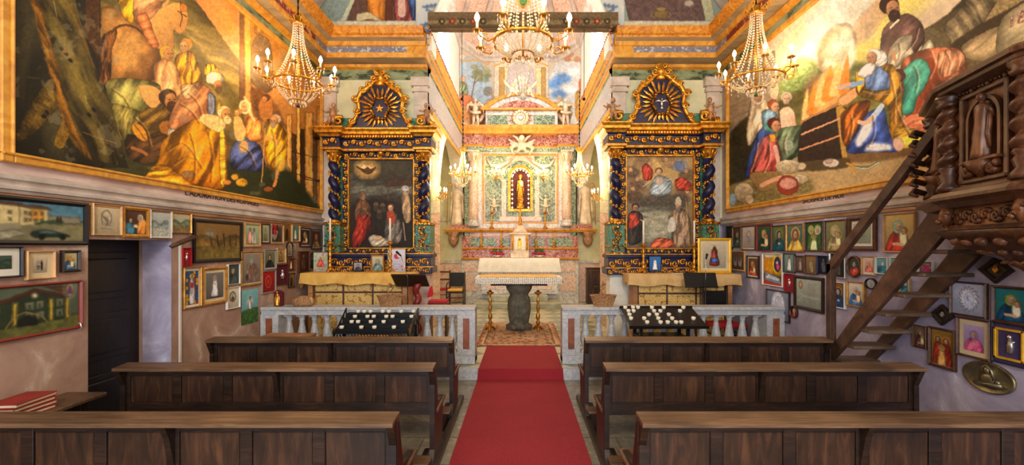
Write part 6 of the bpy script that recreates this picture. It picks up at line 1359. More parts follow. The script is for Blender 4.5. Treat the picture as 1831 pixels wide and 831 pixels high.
 b = MB(); c0 = (X(933), 12.28, Z(264)); b.ell(c0, (0.14, 0.08, 0.16), 12, 8); b.ell((c0[0], c0[1] - 0.06, c0[2] + 0.18), (0.09, 0.08, 0.1), 10, 8)
 for s_ in (-1, 1):
  for q in range(5): b.tube([(c0[0] + s_ * 0.08, c0[1], c0[2] + 0.02), (c0[0] + s_ * (0.2 + 0.03 * q), c0[1] - 0.04, c0[2] + 0.02 - 0.03 * q), (c0[0] + s_ * (0.38 - 0.04 * q), c0[1] - 0.02, c0[2] + 0.16 - 0.11 * q)], [0.04, 0.06, 0.015], 6)
  b.tube([(c0[0] + s_ * 0.06, c0[1] - 0.03, c0[2] + 0.08), (c0[0] + s_ * 0.16, c0[1] - 0.08, c0[2] + 0.2), (c0[0] + s_ * 0.26, c0[1] - 0.06, c0[2] + 0.26)], [0.04, 0.035, 0.02], 6)
  b.tube([(c0[0] + s_ * 0.06, c0[1] - 0.02, c0[2] - 0.1), (c0[0] + s_ * 0.12, c0[1] - 0.06, c0[2] - 0.2), (c0[0] + s_ * 0.22, c0[1] - 0.02, c0[2] - 0.18)], [0.05, 0.04, 0.02], 6)
 o = b.build('cherub_sculpture', 'statue_white'); setp(o, 'white winged cherub sculpture on the frieze above the altar niche', 'sculpture')
 for px, lab, m in ((818, 'white robed statue with a crozier on the left bracket of the high altar', 1), (1046, 'white robed statue wearing a mitre on the right bracket of the high altar', 1)):
  u = thing('robed_statue', (X(px), 12.45, Z(402)), lab, 'statue', 'statues flanking the high altar')
  b = MB(); figure(b, X(px), 12.5, Z(402), 1.28 if px > 900 else 1.2, arms=((-1, (-0.26, 0.1, 1.08), (-0.08, 0.2, 1.12)), (1, (0.27, 0.08, 1.08), (0.1, 0.22, 1.0))), mitre=px > 900, book=px < 900)
  b.build('body', 'statue_white', u, world=True)
  b = MB(); k = 1 if px < 900 else -1; b.tube([(X(px) - k * 0.27, 12.36, Z(402)), (X(px) - k * 0.24, 12.36, Z(402) + 1.1)] + spiral(X(px) - k * 0.16, Z(402) + 1.14, 0.08, 0.03, PI if k > 0 else 0, -1.1 * k, 12.36, 10), 0.012, 6); b.build('crozier', 'gold', u, world=True)
 for px, s_ in ((884, -1), (975, 1)):
  b = MB(); figure(b, X(px), 12.44, Z(388), 0.62, robe=False, arms=((-1, (-0.34, 0.08, 1.42), (-0.5, 0.1, 1.7)), (1, (0.34, 0.08, 1.4), (0.5, 0.1, 1.62 if s_ > 0 else 1.3))), legs=((0.16, 0.2 * s_ + 0.1, 0.05), (-0.12, -0.26, 0.2)), wings=False)
  b.tube([(X(px) - 0.12, 12.38, Z(388) + 0.34), (X(px), 12.35, Z(388) + 0.28), (X(px) + 0.13, 12.38, Z(388) + 0.33)], 0.03, 6)
  o = b.build('putto_sculpture', 'statue_white'); setp(o, 'white naked putto with raised arms on the green marble, %s of the niche' % ('left' if s_ < 0 else 'right'), 'sculpture', 'putti beside the niche')
 for px, s_ in ((850, -1), (1011, 1)):
  b = MB(); figure(b, XA(px), 12.35, ZA(229), 0.84, robe=False, arms=((-1, (-0.3, 0.1, 1.2), (-0.2, 0.25, 1.45)), (1, (0.3, 0.1, 1.2), (0.16, 0.2, 1.42))), legs=((0.14, 0.2, 0), (-0.1, -0.16, 0)), wings=True)
  b.tube([(XA(px) - 0.14, 12.28, ZA(229) + 0.46), (XA(px), 12.25, ZA(229) + 0.4), (XA(px) + 0.16, 12.28, ZA(229) + 0.44)], 0.04, 6)
  o = b.build('angel_sculpture', 'statue_white'); setp(o, 'white winged angel standing on the high altar cornice, %s of the attic' % ('left' if s_ < 0 else 'right'), 'sculpture', 'angels on the high altar cornice')
 for k_x in (X(916), X(946)):
  b = MB(); z0 = ZA(170); b.ell((k_x, 12.3, z0 + 0.1), (0.1, 0.08, 0.13), 10, 8); b.ell((k_x + 0.05 * (1 if k_x < cx else -1), 12.26, z0 + 0.27), 0.07, 10, 8)
  s_ = 1 if k_x < cx else -1
  b.tube([(k_x + s_ * 0.06, 12.28, z0 + 0.1), (k_x + s_ * 0.16, 12.25, z0 - 0.04)], [0.05, 0.03], 6); b.tube([(k_x - s_ * 0.05, 12.28, z0 + 0.16), (k_x - s_ * 0.18, 12.26, z0 + 0.3), (k_x - s_ * 0.24, 12.28, z0 + 0.42)], [0.04, 0.05, 0.015], 6); b.tube([(k_x - s_ * 0.04, 12.28, z0 + 0.02), (k_x - s_ * 0.14, 12.24, z0 - 0.1)], [0.05, 0.03], 6)
  o = b.build('cherub_sculpture', 'statue_white'); setp(o, 'small white cherub seated on top of the high altar pediment, %s' % ('left one' if k_x < cx else 'right one'), 'sculpture', 'cherubs on the pediment')
 for i, (px, zb_, top) in enumerate(((862, 441, 405), (897, 441, 405), (958, 441, 405), (989, 441, 405), (880, 412, 378), (974, 412, 378))):
  z0 = 1.76 if zb_ == 441 else Z(411) + 0.02
  candle_stick('altar_candlestick', X(px), 12.33 if zb_ == 441 else 12.42, z0, 0.52, '%s gilded candlestick on the %s ledge of the high altar' % (['leftmost', 'second from left', 'third from left', 'rightmost', 'left', 'right'][i], 'lower' if zb_ == 441 else 'upper'), 'gilded candlesticks on the high altar', 0.14, 0.07, 'gold', 'slim white candle on the %s candlestick of the %s altar ledge' % (['leftmost', 'second', 'third', 'rightmost', 'left', 'right'][i], 'lower' if zb_ == 441 else 'upper'), 'candles on the high altar')
 for px in (890, 964):
  f = thing('flower_arrangement', (X(px), 12.3, 1.47), 'low bowl of crimson flowers on the altar gradine, %s of the tabernacle' % ('left' if px < 930 else 'right'), 'flowers', 'flower bowls on the high altar')
  b = MB(); b.lathe([(0.06, 0), (0.13, 0.05), (0.14, 0.07)], (0, 0, 0), 12); b.build('bowl', 'white_marble', f)
  b = MB(); rr = random.Random(px)
  for i in range(26): b.ell((rr.uniform(-0.2, 0.2), rr.uniform(-0.08, 0.06), 0.09 + rr.uniform(0, 0.07)), rr.uniform(0.022, 0.036), 6, 4)
  b.build('blossoms', 'flower_red', f)
  b = MB()
  for i in range(22):
   a = rr.uniform(0, PI); b.tube([(0, 0, 0.06), (0.1 * math.cos(a), -0.02, 0.14), (0.16 * math.cos(a), 0, 0.16 + 0.14 * math.sin(a))], [0.01, 0.014, 0.003], 4)
  b.build('foliage', 'leaf_green', f)
 b = MB(); n = 40; x0, x1 = -1.13, 1.09
 rows = [(12.5, 1.462), (11.93, 1.462), (11.915, 1.44), (11.90, 1.28), (11.895, 1.08)]
 vs = []; fs = []
 for j, (y, z) in enumerate(rows):
  for i in range(n + 1):
   x = x0 + (x1 - x0) * i / n; wv = 0.012 * math.sin(i * 1.7) + 0.008 * math.sin(i * 3.1); k = max(0, j - 2) / 2.0
   xx = x + (0.06 * k if i > n * 0.9 else (-0.06 * k if i < n * 0.1 else 0)); vs.append((xx, y - wv * k, z - (0.01 * k * (i % 2))))
 for j in range(len(rows) - 1):
  for i in range(n): fs.append((j * (n + 1) + i, j * (n + 1) + i + 1, (j + 1) * (n + 1) + i + 1, (j + 1) * (n + 1) + i))
 b.add(vs, fs, True); o = b.build('altar_cloth', 'cloth_white'); setp(o, 'long white pleated cloth hanging over the front of the high altar', 'cloth')
build_high_altar()
def build_table():
 t = thing('stone_altar_table', (-0.03, 8.45, ZF), 'stone altar table on one thick carved pedestal, standing on the rug', 'table')
 b = MB(); b.box(-0.84, 0.78, 8.12, 8.78, 1.12, 1.2, 0.012); b.build('table_top', 'dark_stone', t, world=True)
 b = MB(); b.lathe([(0.26, ZF + 0.012), (0.26, 0.24), (0.19, 0.28), (0.2, 0.34), (0.22, 0.46), (0.235, 0.6), (0.22, 0.75), (0.18, 0.84), (0.2, 0.88), (0.24, 0.93), (0.26, 1.0), (0.26, 1.12)], (-0.02, 8.45, 0), 4 * 6, sx=1, sy=0.9); b.build('pedestal', 'dark_stone', t, world=True)
 b = MB(); b.ell((-0.04, 8.2, 0.3), (0.12, 0.1, 0.12), 10, 7); b.ell((-0.12, 8.14, 0.25), (0.06, 0.05, 0.06)); b.ell((0.05, 8.14, 0.25), (0.06, 0.05, 0.06)); b.build('carved_foot', 'dark_stone', t, world=True)
 b = MB(); b.box(-0.6, 0.55, 8.6, 8.7, 1.0, 1.12, 0.01); b.build('under_brace', 'iron', t, world=True)
 def cloth(name, x0, x1, y0, y1, z, drop, mat, lab, n=50, sc_=0.0):
  b = MB(); rows = [(y1 + 0.012, z - drop), (y1 + 0.012, z), (y0 - 0.012, z), (y0 - 0.016, z - drop * 0.5), (y0 - 0.02, z - drop)]
  vs = []; fs = []
  for j, (y, zz) in enumerate(rows):
   for i in range(n + 1):
    x = x0 + (x1 - x0) * i / n; k = 1 if j in (0, 4) else (0.5 if j == 3 else 0)
    vs.append((x, y + (-1 if j > 1 else 1) * 0.006 * k * math.sin(i * 1.3), zz - sc_ * k * abs(math.sin(i * PI / 2))))
  for j in range(len(rows) - 1):
   for i in range(n): fs.append((j * (n + 1) + i, j * (n + 1) + i + 1, (j + 1) * (n + 1) + i + 1, (j + 1) * (n + 1) + i))
  b.add(vs, fs, True)
  for xe in (x0, x1):   # ends
   sg = -1 if xe == x0 else 1; b.add([(xe, y0 - 0.012, z), (xe, y1 + 0.012, z), (xe + sg * 0.02, y1 + 0.02, z - drop), (xe + sg * 0.02, y0 - 0.02, z - drop)], [(0, 1, 2, 3)], False)
  o = b.build(name, mat); return setp(o, lab, 'cloth')
 cloth('lace_cloth', -0.86, 0.8, 8.1, 8.8, 1.205, 0.115, 'lace', 'white lace tablecloth with a crocheted border on the stone altar table', 80, 0.015)
 b = MB(); b.box(-0.8, 0.72, 8.14, 8.74, 1.209, 1.218, 0.003); o = b.build('table_runner', 'cloth_yellow'); setp(o, 'yellow gold runner laid flat over the lace tablecloth', 'cloth')
 for x, lab in ((-0.585, 'left tall brass floor candlestick beside the stone altar table'), (0.35, 'right tall brass floor candlestick beside the stone altar table')):
  candle_stick('floor_candlestick', x, 8.3, ZF + 0.012, 0.78, lab, 'floor candlesticks beside the altar table', 0, 0.085, 'brass')
build_table()
def side_altar(cx, k, zb, paintfn, px_lo, px_hi, py_lo, py_hi, star, label, left):
 """k: size; cx: centre line; zb: height of the predella top"""
 t = thing('side_altar', (cx, 7.6, ZF), label, 'altar', 'carved blue and gold side altars')
 Yf = 7.82
 Xc = lambda u: cx + u * k
 Zc = lambda v: zb + v * k
 b = MB(); b.mi = 0; b.box(Xc(-0.86), Xc(0.86), 7.7, Yf, Zc(0), Zc(2.45), 0.0); b.build('back_board', 'teal_paint', t, world=True)
 b = MB(); b.box(Xc(-0.98), Xc(0.98), 7.34, Yf, Zc(-0.34), Zc(-0.22), 0.01); b.box(Xc(-0.94), Xc(0.94), 7.42, Yf, Zc(-0.22), Zc(-0.06), 0.006); b.box(Xc(-0.97), Xc(0.97), 7.38, Yf, Zc(-0.06), Zc(0.0), 0.006); b.build('predella', 'blue_enamel', t, world=True)
 b = MB(); scrollwork(b, Xc(-0.92), Xc(0.92), Zc(-0.22), Zc(-0.07), 7.415, 0.13 * k, 0.014, 3); scrollwork(b, Xc(-0.96), Xc(0.96), Zc(-0.33), Zc(-0.23), 7.335, 0.1 * k, 0.012, 4); b.box(Xc(-0.99), Xc(0.99), 7.33, 7.42, Zc(-0.235), Zc(-0.215), 0.004); b.box(Xc(-0.985), Xc(0.985), 7.37, 7.45, Zc(-0.01), Zc(0.01), 0.004); b.build('predella_carving', 'gold', t, world=True)
 b = MB(); b.box(Xc(-0.9), Xc(0.9), 7.5, Yf, ZF, Zc(-0.34), 0.006); b.build('altar_body', 'white_plaster' if not left else 'plaster_pink', t, world=True)
 for s in (-1, 1):
  x0, x1 = sorted((Xc(s * 0.66), Xc(s * 0.93)))
  b = MB(); b.box(x0, x1, 7.44, Yf, Zc(0), Zc(0.5), 0.006); b.build('pedestal', 'teal_paint', t, world=True)
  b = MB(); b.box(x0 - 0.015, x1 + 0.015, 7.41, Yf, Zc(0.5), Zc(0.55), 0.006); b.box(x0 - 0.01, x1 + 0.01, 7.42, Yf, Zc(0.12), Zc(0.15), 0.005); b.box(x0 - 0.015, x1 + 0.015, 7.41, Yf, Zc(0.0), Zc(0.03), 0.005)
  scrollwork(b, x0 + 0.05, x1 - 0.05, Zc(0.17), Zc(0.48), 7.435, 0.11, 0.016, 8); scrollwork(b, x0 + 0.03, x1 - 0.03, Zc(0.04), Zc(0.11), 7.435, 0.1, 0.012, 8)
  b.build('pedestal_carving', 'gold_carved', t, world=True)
  x = (x0 + x1) / 2; y = 7.54; r = 0.082 * k
  b = MB(); twisted_column(b, x, y, Zc(0.6), Zc(1.62), r * 0.95, 3.6, 14, s, 0.26); b.build('column_shaft', 'blue_enamel', t, world=True)
  b = MB()
  hp = helix(x, y, Zc(0.6), Zc(1.62), r * 1.0, 3.6, PI * 0.9, s, 10)
  for i, p in enumerate(hp):
   b.ell(p, (0.024 * k, 0.024 * k, 0.02 * k), 6, 4)
   if i % 2: b.ell((p[0], p[1] - 0.012, p[2] + 0.02 * k), (0.016 * k, 0.02, 0.026 * k), 5, 4)
  b.lathe([(0.1 * k, Zc(0.55)), (0.105 * k, Zc(0.565)), (0.085 * k, Zc(0.575)), (0.09 * k, Zc(0.59)), (0.075 * k, Zc(0.605))], (x, y, 0), 14)
  b.build('column_garland', 'gold', t, world=True)
  b = MB(); b.lathe([(0.07 * k, Zc(1.62)), (0.085 * k, Zc(1.64)), (0.07 * k, Zc(1.65)), (0.11 * k, Zc(1.78))], (x, y, 0), 14, flute=0.12, nf=7); b.box(x - 0.115 * k, x + 0.115 * k, y - 0.115 * k, y + 0.115 * k, Zc(1.78), Zc(1.81), 0.004)
  for q in range(9):
   a = PI * 2 * q / 9; b.tube([(x + 0.075 * k * math.cos(a), y + 0.075 * k * math.sin(a), Zc(1.65)), (x + 0.1 * k * math.cos(a), y + 0.1 * k * math.sin(a), Zc(1.71)), (x + 0.125 * k * math.cos(a), y + 0.125 * k * math.sin(a), Zc(1.73 + 0.03 * (q % 2)))], [0.02, 0.018, 0.015], 5)
  b.build('capital', 'gold', t, world=True)
  j0, j1 = sorted((Xc(s * 0.59), Xc(s * 0.70)))
  b = MB(); b.box(j0, j1, 7.66, Yf, Zc(0.02), Zc(1.82), 0.004); b.build('frame_jamb', 'blue_enamel', t, world=True)
  b = MB(); scrollwork(b, j0, j1, Zc(0.04), Zc(1.8), 7.655, 0.13 * k, 0.018, 11); b.build('jamb_carving', 'gold', t, world=True)
 b = MB(); b.box(Xc(-0.59), Xc(0.59), 7.66, Yf, Zc(1.71), Zc(1.84), 0.004); b.build('frame_head', 'blue_enamel', t, world=True); b = MB(); b.box(Xc(-0.59), Xc(0.59), 7.66, Yf, Zc(0.0), Zc(0.09), 0.004); b.build('frame_sill', 'blue_enamel', t, world=True)
 b = MB(); scrollwork(b, Xc(-0.66), Xc(0.66), Zc(1.71), Zc(1.83), 7.655, 0.14 * k, 0.02, 12); scrollwork(b, Xc(-0.58), Xc(0.58), Zc(0.01), Zc(0.08), 7.655, 0.12 * k, 0.014, 12)
 for (x0, x1, z0, z1) in ((-0.6, -0.575, 0.08, 1.72), (0.575, 0.6, 0.08, 1.72), (-0.6, 0.6, 1.69, 1.715), (-0.6, 0.6, 0.08, 0.105)): b.box(Xc(x0), Xc(x1), 7.63, 7.7, Zc(z0), Zc(z1), 0.004)
 b.ell((Xc(0), 7.62, Zc(1.82)), (0.06 * k, 0.05, 0.08 * k), 10, 7); b.build('picture_moulding', 'gold', t, world=True)
 nu, nv = 190, 260; xx = np.linspace(Xc(-0.58), Xc(0.58), nu); zz = np.linspace(Zc(1.70), Zc(0.10), nv); XX, ZZ = np.meshgrid(xx, zz)
 P = np.stack([XX.ravel(), np.full(XX.size, 7.69), ZZ.ravel()], 1)
 U = px_lo + (px_hi - px_lo) * (XX - xx[0]) / (xx[-1] - xx[0]); V = py_lo + (py_hi - py_lo) * (zz[0] - ZZ) / (zz[0] - zz[-1])
 cv = Cv(U.ravel(), V.ravel(), 0.62, 1.2); paintfn(cv); P -= np.array(t.location); col_mesh('altar_painting', P, nu, nv, cv, 'painted_gloss', t)
 pth = [(Xc(-0.95), Yf), (Xc(-0.95), 7.42), (Xc(-0.66), 7.42), (Xc(-0.66), 7.56), (Xc(0.66), 7.56), (Xc(0.66), 7.42), (Xc(0.95), 7.42), (Xc(0.95), Yf)]
 b = MB(); b.sweep(pth, [(-0.2, Zc(1.81)), (0, Zc(1.81)), (0.01, Zc(1.84)), (0.0, Zc(1.86)), (0, Zc(2.02)), (0.03, Zc(2.04))], mats=[0] * 5, side=-1); b.build('entablature', 'blue_enamel', t, world=True)
 b = MB(); scrollwork(b, Xc(-0.64), Xc(0.64), Zc(1.9), Zc(2.02), 7.55, 0.15 * k, 0.022, 21); scrollwork(b, Xc(-0.93), Xc(-0.68), Zc(1.9), Zc(2.02), 7.41, 0.12 * k, 0.02, 2); scrollwork(b, Xc(0.68), Xc(0.93), Zc(1.9), Zc(2.02), 7.41, 0.12 * k, 0.02, 2)
 b.sweep(pth, [(0, Zc(1.815)), (0.025, Zc(1.82)), (0.03, Zc(1.855)), (0.0, Zc(1.87))], side=-1); b.build('frieze_carving', 'gold', t, world=True)
 b = MB(); b.sweep([(Xc(-0.98), Yf), (Xc(-0.98), 7.4), (Xc(-0.66), 7.4), (Xc(-0.66), 7.52), (Xc(0.66), 7.52), (Xc(0.66), 7.4), (Xc(0.98), 7.4), (Xc(0.98), Yf)], [(-0.25, Zc(2.04)), (0.0, Zc(2.04)), (0.02, Zc(2.08)), (0.07, Zc(2.1)), (0.075, Zc(2.14)), (0.1, Zc(2.18)), (0.1, Zc(2.2)), (-0.4, Zc(2.21))], side=-1)
 for i in range(26): b.box(Xc(-0.62 + i * 0.048), Xc(-0.62 + i * 0.048 + 0.026), 7.46, 7.52, Zc(2.045), Zc(2.075))
 b.build('cornice', 'gold', t, world=True)
 n = 12
 edge = [(0.62, 2.2), (0.5, 2.32), (0.42, 2.46), (0.38, 2.6), (0.41, 2.76), (0.34, 2.88), (0.22, 2.96), (0.12, 3.06), (0.0, 3.12)]
 poly = [(Xc(-p[0]), Zc(p[1])) for p in edge] + [(Xc(p[0]), Zc(p[1])) for p in edge[-2::-1]]
 b = MB(); b.prism(poly, 7.62, 7.74); b.build('gable_field', 'blue_enamel', t, world=True)
 b = MB()
 for s in (-1, 1):
  pts = [(Xc(s * p[0]), 7.6, Zc(p[1])) for p in edge]; b.tube(pts, [0.045 * k, 0.04 * k, 0.035 * k, 0.035 * k, 0.04 * k, 0.05 * k, 0.05 * k, 0.04 * k, 0.04 * k], 7)
  for i, (q, rr_) in enumerate((((0.5, 2.36), 0.05), ((0.41, 2.54), 0.055), ((0.44, 2.76), 0.06), ((0.31, 2.92), 0.055), ((0.2, 3.02), 0.05), ((0.11, 3.12), 0.055), ((0.06, 3.22), 0.04))):
   b.tube(spiral(Xc(s * q[0]), Zc(q[1]), rr_ * 1.2 * k, 0.012, 0, 1.4 * s, 7.58, 14, -0.03), [0.02] * 14, 5)
  b.box(*sorted((Xc(s * 0.36), Xc(s * 0.47))), 7.6, 7.7, Zc(2.7), Zc(2.76))
 b.lathe([(0.1 * k, Zc(3.0)), (0.06 * k, Zc(3.06)), (0.09 * k, Zc(3.12)), (0.07 * k, Zc(3.2)), (0.03 * k, Zc(3.24)), (0.045 * k, Zc(3.27)), (0.0, Zc(3.31))], (Xc(0), 7.62, 0), 10, flute=0.15, nf=5)
 b.build('gable_carving', 'gold', t, world=True)
 b = MB(); c0 = (Xc(0), Zc(2.58))
 for i in range(24):
  a = 2 * PI * (i + 0.5) / 24; L = (0.47 if i % 3 == 1 else 0.38) * k; r0 = 0.17 * k; w_ = 0.024 * k
  if math.sin(a) < -0.55 and abs(math.cos(a)) < 0.45: L *= 0.75
  if abs(math.cos(a)) > 0.85: L *= 0.86
  ca, sa_ = math.cos(a), math.sin(a)
  b.add([(c0[0] + r0 * ca - w_ * sa_ * 0.6, 7.6, c0[1] + r0 * sa_ + w_ * ca * 0.6), (c0[0] + r0 * ca + w_ * sa_ * 0.6, 7.6, c0[1] + r0 * sa_ - w_ * ca * 0.6), (c0[0] + L * 0.8 * ca + w_ * sa_, 7.585, c0[1] + L * 0.8 * sa_ - w_ * ca), (c0[0] + L * ca, 7.59, c0[1] + L * sa_), (c0[0] + L * 0.8 * ca - w_ * sa_, 7.585, c0[1] + L * 0.8 * sa_ + w_ * ca), (c0[0] + L * 0.6 * ca, 7.565, c0[1] + L * 0.6 * sa_)], [(0, 1, 5), (1, 2, 5), (2, 3, 5), (3, 4, 5), (4, 0, 5)], False)
 b.build('gilded_rays', 'gold', t, world=True)
 b = MB()
 for i in range(30):
  a = 2 * PI * i / 30; rr_ = 1 + 0.1 * math.cos(6 * a); b.ell((c0[0] + 0.15 * k * rr_ * math.cos(a), 7.56, c0[1] + 0.19 * k * rr_ * math.sin(a)), 0.027 * k, 6, 4)
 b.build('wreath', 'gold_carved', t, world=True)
 b = MB(); b.prism([(c0[0] + 0.14 * k * math.cos(2 * PI * i / 20), c0[1] + 0.18 * k * math.sin(2 * PI * i / 20)) for i in range(20)], 7.575, 7.6); b.build('wreath_field', 'blue_enamel', t, world=True)
 b = MB()
 if star:
  pts = [((0.075 if i % 2 == 0 else 0.03) * k * math.sin(2 * PI * i / 10), (0.075 if i % 2 == 0 else 0.03) * k * math.cos(2 * PI * i / 10)) for i in range(10)]
  b.prism([(c0[0] + p[0], c0[1] + p[1]) for p in pts], 7.555, 7.575); b.build('star', 'gold', t, world=True)
 else:
  b.ell((c0[0], 7.56, c0[1]), (0.025, 0.02, 0.06), 8, 6); b.ell((c0[0], 7.55, c0[1] + 0.07), 0.018, 6, 5); b.tube([(c0[0], 7.56, c0[1] - 0.04), (c0[0], 7.56, c0[1] - 0.11)], [0.015, 0.035], 6)
  for s in (-1, 1): b.tube([(c0[0], 7.56, c0[1] + 0.02), (c0[0] + s * 0.06, 7.56, c0[1] + 0.045), (c0[0] + s * 0.12, 7.56, c0[1] + 0.02)], [0.02, 0.028, 0.008], 6)
  b.build('dove', 'silver', t, world=True)
 for s in (-1, 1):
  b = MB(); X0 = Xc(s * 0.82); z0 = Zc(2.22)
  b.tube([(Xc(s * 0.99), 7.58, z0 + 0.02)] + [(Xc(s * (0.97 - 0.1 * i)), 7.58, z0 + 0.05 + 0.17 * k * math.sin(i / 3 * PI * 0.62)) for i in range(1, 4)], [0.04, 0.05, 0.05, 0.04], 7); b.tube(spiral(Xc(s * 0.73), z0 + 0.14 * k, 0.085 * k, 0.02, 0.6, -1.3 * s, 7.56, 14, -0.02), [0.026] * 14, 6); b.tube(spiral(Xc(s * 0.95), z0 + 0.07 * k, 0.05 * k, 0.012, 0.6, 1.2 * s, 7.56, 12, -0.02), [0.02] * 12, 6); b.build('side_scroll', 'gold', t, world=True)
  b = MB(); xx_, zz_ = Xc(s * 0.84), Zc(2.4); b.tube([(xx_, 7.6, zz_), (xx_, 7.58, zz_ + 0.08 * k), (xx_ - s * 0.01, 7.58, zz_ + 0.17 * k)], [0.05 * k, 0.055 * k, 0.035 * k], 9); b.ell((xx_ - s * 0.015, 7.565, zz_ + 0.23 * k), (0.036 * k, 0.038 * k, 0.044 * k), 10, 7); b.ell((xx_ - s * 0.01, 7.59, zz_ + 0.25 * k), (0.04 * k, 0.04 * k, 0.04 * k), 8, 6)
  b.tube([(xx_ + s * 0.03, 7.58, zz_ + 0.14 * k), (xx_ + s * 0.1 * k, 7.54, zz_ + 0.1 * k), (xx_ + s * 0.17 * k, 7.52, zz_ + 0.13 * k)], [0.022, 0.018, 0.012], 6); b.tube([(xx_ - s * 0.03, 7.57, zz_ + 0.14 * k), (xx_ - s * 0.08 * k, 7.53, zz_ + 0.12 * k), (xx_ - s * 0.13 * k, 7.52, zz_ + 0.13 * k)], [0.022, 0.018, 0.012], 6)
  b.tube([(xx_ - 0.02, 7.58, zz_), (xx_ - 0.03, 7.5, zz_ - 0.01), (xx_ - 0.035, 7.5, zz_ - 0.12 * k)], [0.035, 0.028, 0.016], 6); b.tube([(xx_ + 0.02, 7.58, zz_), (xx_ + 0.04, 7.5, zz_ - 0.01), (xx_ + 0.05, 7.5, zz_ - 0.1 * k)], [0.035, 0.028, 0.016], 6)
  b.tube([(xx_ + s * 0.02, 7.62, zz_ + 0.14 * k), (xx_ + s * 0.07, 7.64, zz_ + 0.2 * k), (xx_ + s * 0.08, 7.64, zz_ + 0.08 * k)], [0.015, 0.03, 0.01], 6); b.build('angel_figure', 'angel_paint', t, world=True)
 return t
side_altar(-2.5, 1.0, 1.67, paint_altar_left, 620, 738, 278, 443, True, 'carved blue and gold side altar on the left with a gilded star in its gable', True)
side_altar(2.52, 1.04, 1.66, paint_altar_right, 1130, 1250, 264, 440, False, 'carved blue and gold side altar on the right with a silver dove in its gable', False)
def altar_table(x0, x1, y0, y1, zt, cloth, lab, clab, side):
 t = thing('altar_mensa', ((x0 + x1) / 2, (y0 + y1) / 2, ZF), lab, 'table', 'draped side altar tables')
 b = MB(); b.box(x0 + 0.06, x1 - 0.1, y0 + 0.05, y1, zt - 0.05, zt - 0.004, 0.006); b.build('table_top', 'light_wood', t, world=True)
 for (a, c) in ((x0 + 0.08, x0 + 0.16), (x1 - 0.2, x1 - 0.1)): b = MB(); b.box(a, c, y0 + 0.08, y1 - 0.05, ZF, zt - 0.05, 0.006); b.build('side_post', 'light_wood', t, world=True)
 b = MB(); b.box(x0 + 0.16, x1 - 0.2, y0 + 0.12, y0 + 0.15, ZF + 0.02, zt - 0.1); b.build('brocade_front', 'brocade', t, world=True)
 b = MB(); ym = y0 + 0.115
 for i in range(4):
  xx = x0 + 0.17 + (x1 - x0 - 0.38) * i / 3; b.box(xx - 0.012, xx + 0.012, ym - 0.012, ym + 0.01, ZF + 0.02, zt - 0.1)
 for z in (zt - 0.32, ZF + 0.1, zt - 0.12): b.box(x0 + 0.16, x1 - 0.2, ym - 0.01, ym + 0.01, z - 0.014, z + 0.014)
 b.build('front_braid', 'brown_frame', t, world=True)
 b = MB(); n = 60; d = 0.165
 rows = [(y1, 0.003), (y0 + 0.012, 0.003), (y0, -0.01), (y0 - 0.008, -d * 0.5), (y0 - 0.014, -d)]
 vs = []; fs = []
 for j, (y, z) in enumerate(rows):
  for i in range(n + 1):
   x = x0 + (x1 - x0) * i / n; k = [0, 0, 0, 0.5, 1][j]
   e = 0.0
   if x < x0 + 0.04: e = -0.02 * k
   vs.append((x + e, y - k * (0.012 * math.sin(i * 0.55) + 0.006 * math.sin(i * 1.9)), zt + z - k * 0.03 * (math.sin(i * 0.17) ** 2)))
 for j in range(len(rows) - 1):
  for i in range(n): fs.append((j * (n + 1) + i, j * (n + 1) + i + 1, (j + 1) * (n + 1) + i + 1, (j + 1) * (n + 1) + i))
 b.add(vs, fs, True)
 for xe, sg in ((x0, -1), (x1, 1)):
  m = 8; vv = []
  for q in range(m + 1):
   y = y0 + (y1 - y0) * q / m; dd = 0.2 if sg * side > 0 else d
   vv += [(xe, y, zt + 0.003), (xe + sg * (0.012 + 0.008 * math.sin(q * 2)), y, zt - dd * (1 + 0.25 * math.sin(q * 1.4)))]
  b.add(vv, [(2 * q, 2 * q + 1, 2 * q + 3, 2 * q + 2) for q in range(m)], True)
 o = b.build('altar_cloth', cloth); setp(o, clab, 'cloth')
altar_table(-3.58, -1.74, 6.92, 7.33, 1.36, 'cloth_yellow', 'long side altar table with a gold brocade front, below the left altar', 'bright yellow cloth draped over the left side altar table', -1)
altar_table(1.78, 3.6, 6.92, 7.33, 1.34, 'cloth_tan', 'long side altar table with a gold brocade front, below the right altar', 'dull tan cloth draped over the right side altar table', 1)
